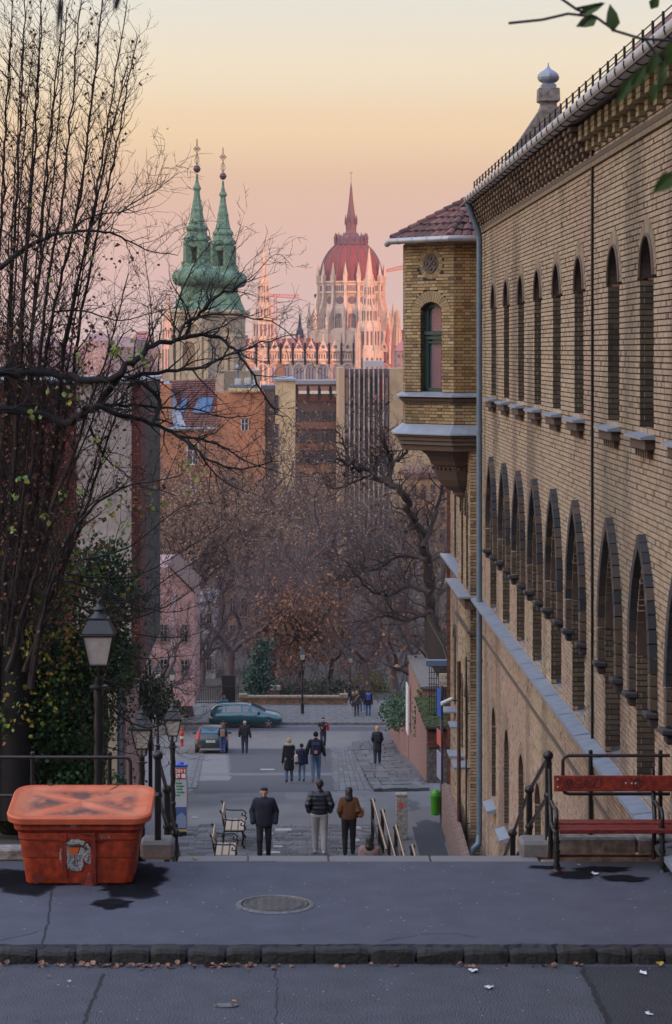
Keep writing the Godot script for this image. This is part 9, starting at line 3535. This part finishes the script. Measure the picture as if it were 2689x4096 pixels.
	for a in [[[[1010, 1560], [1002, 1400], [985, 1270], [951, 1182], [934, 1148], [907, 1124], [882, 1113], [855, 1101], [833, 1088], [806, 1077], [784, 1067], [757, 1068], [742, 1061]], 0.33, 0.05, 1.6], [[[900, 1122], [909, 1093], [909, 1070], [898, 1044], [893, 1015], [882, 981], [868, 950]], 0.15, 0.03, 1.3], [[[909, 1080], [929, 1064], [945, 1048], [945, 1035], [927, 1015]], 0.11, 0.03, 1.2], [[[833, 1088], [811, 1059], [795, 1021], [780, 1000]], 0.10, 0.025, 1.2], [[[868, 1106], [868, 1085], [876, 1068], [874, 1050]], 0.10, 0.03, 1.0], [[[990, 1300], [930, 1290], [880, 1320], [840, 1330], [790, 1360]], 0.13, 0.03, 1.8], [[[1000, 1380], [950, 1360], [905, 1380], [860, 1370], [800, 1300]], 0.14, 0.03, 2.0], [[[985, 1270], [1010, 1200], [1030, 1120], [1040, 1080]], 0.14, 0.03, 1.5], [[[1002, 1420], [940, 1440], [890, 1430], [850, 1450]], 0.12, 0.03, 2.0], [[[860, 1104], [800, 1130], [775, 1135], [752, 1118]], 0.07, 0.02, 1.0]]:
		var pts := []
		for i in a[0].size():
			pts.append(at(a[0][i][0], a[0][i][1], dt + sin(i * 1.1) * 1.5))
		limb(b, pts, a[1], a[2], 0.42, a[3], 3, o, tips)
	obj("limbs", b, bark2, root)
	xf = []
	cc = PackedColorArray()
	for i in 350:
		xf.append(leaf_xf(tips[rng.randi() % tips.size()], rng.randf_range(0.12, 0.25)))
		cc.append(pick([Color(0.17, 0.06, 0.03), Color(0.11, 0.045, 0.03)]))
	many("dry_leaves", LEAF, xf, cc, M.leaf, root)
	var rust := [Color(0.20, 0.085, 0.04), Color(0.14, 0.06, 0.032), Color(0.24, 0.11, 0.05)]
	var tan := [Color(0.22, 0.13, 0.085), Color(0.18, 0.10, 0.07), Color(0.27, 0.16, 0.095)]
	var ot := {"k": 1.0, "wig": 0.22, "up": 0.05, "tap": 0.5, "kids": 3, "fwd": 0.85, "ratio": 0.70, "rmin": 0.016, "lv": 4}
	var spot := func(x: float, d: float) -> Vector3: return Vector3((x - 665.0) * d / FL, G(d), -d)
	park_tree("rust leaved tree with a dark forked trunk right behind the garden wall", spot.call(694, 172.0), 10.5, ot, rust, 2300, 0.22, bark, 3)
	ot.bole = 0.2
	park_tree("rust leaved tree leaning behind the ivy covered stump", spot.call(632, 180.0), 10.8, ot, rust, 2600, 0.22, bark, 3)
	park_tree("dark bare tree in front of the grey house", spot.call(470, 176.0), 10.0, ot, rust, 60, 0.26, purple, 3)
	park_tree("small rust leaved tree above the park steps", spot.call(765, 178.0), 9.0, ot, rust, 1500, 0.26, bark2, 3)
	park_tree("purple twigged tree right of the park steps", spot.call(850, 170.0), 11.5, ot, rust, 120, 0.26, purple, 4)
	park_tree("purple twigged tree close to the right garden fence", spot.call(925, 160.0), 12.0, ot, rust, 150, 0.26, purple, 4)
	park_tree("dense twigged tree beside the school corner", spot.call(985, 150.0), 12.5, ot, rust, 200, 0.26, bark2, 4)
	park_tree("purple twigged tree in front of the pink house", spot.call(345, 128.0), 12.0, ot, rust, 60, 0.2, purple, 4)
	park_tree("purple twigged tree between the pink and grey houses", spot.call(440, 150.0), 13.5, ot, rust, 60, 0.2, purple, 4)
	park_tree("tall purple twigged tree left of the ivy covered stump", spot.call(535, 172.0), 14.5, ot, rust, 200, 0.2, purple, 4)
	park_tree("tall purple twigged tree behind the forked rust leaved tree", spot.call(660, 196.0), 16.0, ot, rust, 300, 0.2, purple, 4)
	park_tree("tall purple twigged tree behind the park steps", spot.call(800, 190.0), 15.5, ot, rust, 200, 0.2, purple, 4)
	ot.rise = 1.7
	var t1 := park_tree("tan leaved street tree below the orange house", spot.call(560, 245.0), 26.0, ot, tan, 4600, 0.26, purple, 4)
	var t2 := park_tree("pale barked plane tree in front of the brown office", spot.call(733, 235.0), 25.0, ot, tan, 900, 0.24, pale, 4)
	var reps := [[t1, 395, 250.0, 1.0, "tan leaved street tree at the left, below the tiled roof"], [t1, 470, 262.0, 1.05, "tan leaved street tree left of the orange house windows"], [t1, 640, 255.0, 0.95, "tan leaved street tree below the cream house"], [t1, 700, 270.0, 0.9, "tan leaved street tree below the brown office"], [t1, 520, 228.0, 0.86, "tan leaved tree in front of the brown plastered park house"], [t1, 425, 220.0, 0.85, "tan leaved tree behind the grey house roof"],
		[t2, 800, 240.0, 0.95, "pale bare tree in front of the striped office"], [t2, 860, 228.0, 0.85, "pale bare tree at the foot of the striped office"], [t2, 940, 236.0, 0.95, "pale bare tree in front of the rust coloured facade"], [t2, 668, 222.0, 0.8, "pale bare tree behind the rust leaved park trees"], [t2, 590, 215.0, 0.72, "pale bare tree in front of the park house windows"], [t2, 1000, 225.0, 0.9, "pale bare tree half behind the school corner"]]
	for i in reps.size():
		var q: Array = reps[i]
		var t := dup(q[0], q[4])
		t.position = spot.call(q[1], q[2])
		t.rotation.y = i * 1.7 + 0.8
		t.scale = Vector3.ONE * q[3]
	root = thing("undergrowth", "tangled brown undergrowth on the park floor", "undergrowth")
	stuff(root)
	b = MB.new()
	tips = []
	for i in 150:
		twig(b, street(rng.randf_range(-10.0, 9.0), rng.randf_range(160.0, 215.0)), Vector3(rng.randf_range(-0.6, 0.6), 1, 0).normalized(), rng.randf_range(1.2, 3.2), 0.035, 2, ot, tips)
	stuff(obj("twigs", b, purple, root))
	var om := mat(0.016, 0.010, 0.016, 0.8)
	root = thing("leaning_branch", "blurred twig with a few green leaves hanging in at the top right", "branch")
	b = MB.new()
	var dn := 6.5
	for a in [[[1182, 54], [1260, 46], [1320, 32], [1370, 38]], [[1300, -6], [1340, 22], [1385, 40], [1430, 72], [1490, 90], [1570, 95]], [[1370, 38], [1350, 60]], [[1340, 20], [1400, 8]], [[1500, 92], [1520, 120], [1540, 150]]]:
		var pts := []
		for q in a:
			pts.append(at(q[0], q[1], dn))
		rail(b, pts, 0.0042, 5)
	obj("twig", b, om, root)
	var sprig := mat(0.05, 0.085, 0.012, 0.6)
	var lf := [[1424, 76, 1418, 8, 0.5, 0], [1342, 36, 1408, 6, 0.3, 0], [1390, 40, 1338, 62, 0.5, 0], [1512, 22, 1530, -14, 0.6, 0], [1528, 118, 1505, 180, 0.4, 1], [1500, 150, 1462, 215, 0.35, 1], [1540, 150, 1530, 215, 0.4, 1], [1470, 175, 1425, 250, 0.3, 1], [1520, 190, 1512, 245, 0.4, 1], [1570, 90, 1545, 160, 0.5, 1], [1570, 400, 1515, 450, 0.5, 1]]
	for q in lf:
		var dd := dn if q[5] == 0 else 3.6
		var p := at(q[0], q[1], dd)
		var e := at(q[2], q[3], dd)
		var dv := e - p
		var x := dv.cross(Vector3(0.35, 0.2, 1)).normalized()
		var mi := obj("leaf", LEAF, sprig, root)
		mi.transform = Transform3D(Basis(x * dv.length() * q[4] * 1.3, dv, x.cross(dv.normalized()) * dv.length() * 0.5), p)
	root = thing("seed_pods", "two blurred dark seed pods dangling at the top left", "seed pod")
	b = MB.new()
	for a in [[[138, -20], [140, 20], [136, 45], [134, 78]], [[270, -25], [274, 0], [268, 22]]]:
		var pts := []
		for q in a:
			pts.append(at(q[0], q[1], 4.0))
		var pod := MB.new()
		pod.tube(PackedVector3Array(pts), PackedFloat32Array([0.001, 0.006, 0.004, 0.001].slice(0, pts.size())), 6)
		obj("pod", pod, om, root)

func litter() -> void:
	var xf: Array[Transform3D] = []
	var cc := PackedColorArray()
	var browns := [Color(0.16, 0.07, 0.045), Color(0.22, 0.10, 0.06), Color(0.10, 0.05, 0.035), Color(0.28, 0.15, 0.09)]
	for i in 150:
		var x := -2.6 + pow(rng.randf(), 0.8) * 2.3
		if i > 100:
			x = rng.randf_range(-3.0, 3.9)
		var t := leaf_xf(Vector3(x, -0.118, -23.18 + absf(rng.randfn()) * 0.05), rng.randf_range(0.03, 0.07))
		t.basis = Basis(Vector3(1, 0, 0), -PI / 2 + rng.randf_range(-0.7, 0.7)) * Basis(Vector3(0, 0, 1), rng.randf() * TAU) * Basis.from_scale(Vector3.ONE * rng.randf_range(0.03, 0.075))
		xf.append(t)
		cc.append(pick(browns))
	var s := many("fallen_leaves", LEAF, xf, cc, M.leaf)
	s.set_meta("label", "drift of brown fallen leaves along the foot of the kerb")
	s.set_meta("category", "leaves")
	var one := [[118, 2272, 0.06, 0, "curled brown leaf on the road at the far left"], [162, 2284, 0.055, 3, "small pale leaf on the road left of the crack"], [536, 2330, 0.065, 4, "orange leaf lying above the oval valve cover"], [572, 2254, 0.045, 0, "small rusty leaf under the kerb near the middle"], [640, 2252, 0.05, 1, "brown leaf tucked under the kerb stone"], [1080, 2242, 0.09, 1, "large tan leaf cluster under the right half of the kerb"], [1535, 2246, 0.10, 5, "yellow leaf at the kerb by the right edge"], [1440, 2030, 0.05, 4, "orange leaf on the pavement below the red bench"], [460, 1998, 0.08, 5, "yellowish leaf on the stone edge above the stairs"], [85, 2368, 0.06, 0, "dark leaf at the bottom left of the road"]]
	var k := [Color(0.20, 0.075, 0.04), Color(0.26, 0.14, 0.08), Color(0.1, 0.05, 0.03), Color(0.40, 0.28, 0.20), Color(0.48, 0.15, 0.04), Color(0.36, 0.24, 0.03)]
	for q in one:
		var h := -0.125 if q[1] > 2210 else 0.008
		var p := plan(q[0], q[1], h)
		var c: Color = k[q[3]]
		var m := mat(c.r, c.g, c.b, 0.7)
		var o := obj("fallen_leaf", LEAF, m)
		o.transform = Transform3D(Basis(UP, q[0] * 0.7) * Basis(Vector3(1, 0, 0), -PI / 2 + 0.25) * Basis.from_scale(Vector3(q[2], q[2], q[2] * 1.3)), Vector3(p.x, h + 0.006, -p.y))
		tag(o, q[4], "leaf", "single fallen leaves")
	var white := mat(0.62, 0.62, 0.68, 0.8)
	for q in [[1382, 2031, 0.10, 0.05, "crumpled white paper on the wet patch under the bench"], [1135, 2295, 0.06, 0.06, "white paper scrap on the road, right of the middle"], [1100, 2256, 0.11, 0.05, "torn blue and white wrapper near the kerb"], [1494, 2262, 0.07, 0.07, "crumpled tissue on the dark road patch"], [1508, 2357, 0.08, 0.03, "small white scrap at the bottom right of the road"], [1548, 2010, 0.05, 0.05, "white scrap by the right edge of the pavement"], [1345, 2011, 0.035, 0.02, "tiny white scrap beside the bench leg"]]:
		var h := -0.125 if q[1] > 2210 else 0.008
		var p := plan(q[0], q[1], h)
		var b := MB.new()
		var g := []
		for i in 5:
			for j in 4:
				g.append(Vector3((i - 2) * q[2] * 0.25, 0.002 + rng.randf() * 0.022, (j - 1.5) * q[3] * 0.5) + Vector3(rng.randf() - 0.5, 0, rng.randf() - 0.5) * 0.012)
		for i in 4:
			for j in 3:
				b.trio(g[i * 4 + j], g[i * 4 + 4 + j], g[i * 4 + 5 + j], UP)
				b.trio(g[i * 4 + j], g[i * 4 + 5 + j], g[i * 4 + 1 + j], UP)
		var o := obj("paper_scrap", b, white)
		o.position = Vector3(p.x, h, -p.y)
		o.rotation.y = q[0] * 0.37
		tag(o, q[4], "litter", "scraps of paper")
	xf = []
	cc = PackedColorArray()
	var disc := MB.new()
	disc.lathe(PackedVector2Array([Vector2(1, 0), Vector2(0.7, 0.12), Vector2(0, 0.16)]), Vector3.ZERO, 7)
	for i in 420:
		var up := i < 260
		var z := -rng.randf_range(23.6, 27.2) if up else -rng.randf_range(21.0, 23.1)
		var r := rng.randf_range(0.004, 0.011)
		xf.append(Transform3D(Basis.from_scale(Vector3(r * 1.3, 0.004, r)), Vector3(rng.randf_range(-3.4, 4.4), 0.002 if up else -0.133, z)))
		cc.append(Color(0.30, 0.30, 0.36) * rng.randf_range(0.3, 1.4))
	s = many("grit", disc.mesh(), xf, cc, M.leaf)
	s.set_meta("label", "pale specks of grit scattered over pavement and road")
	s.set_meta("category", "grit")
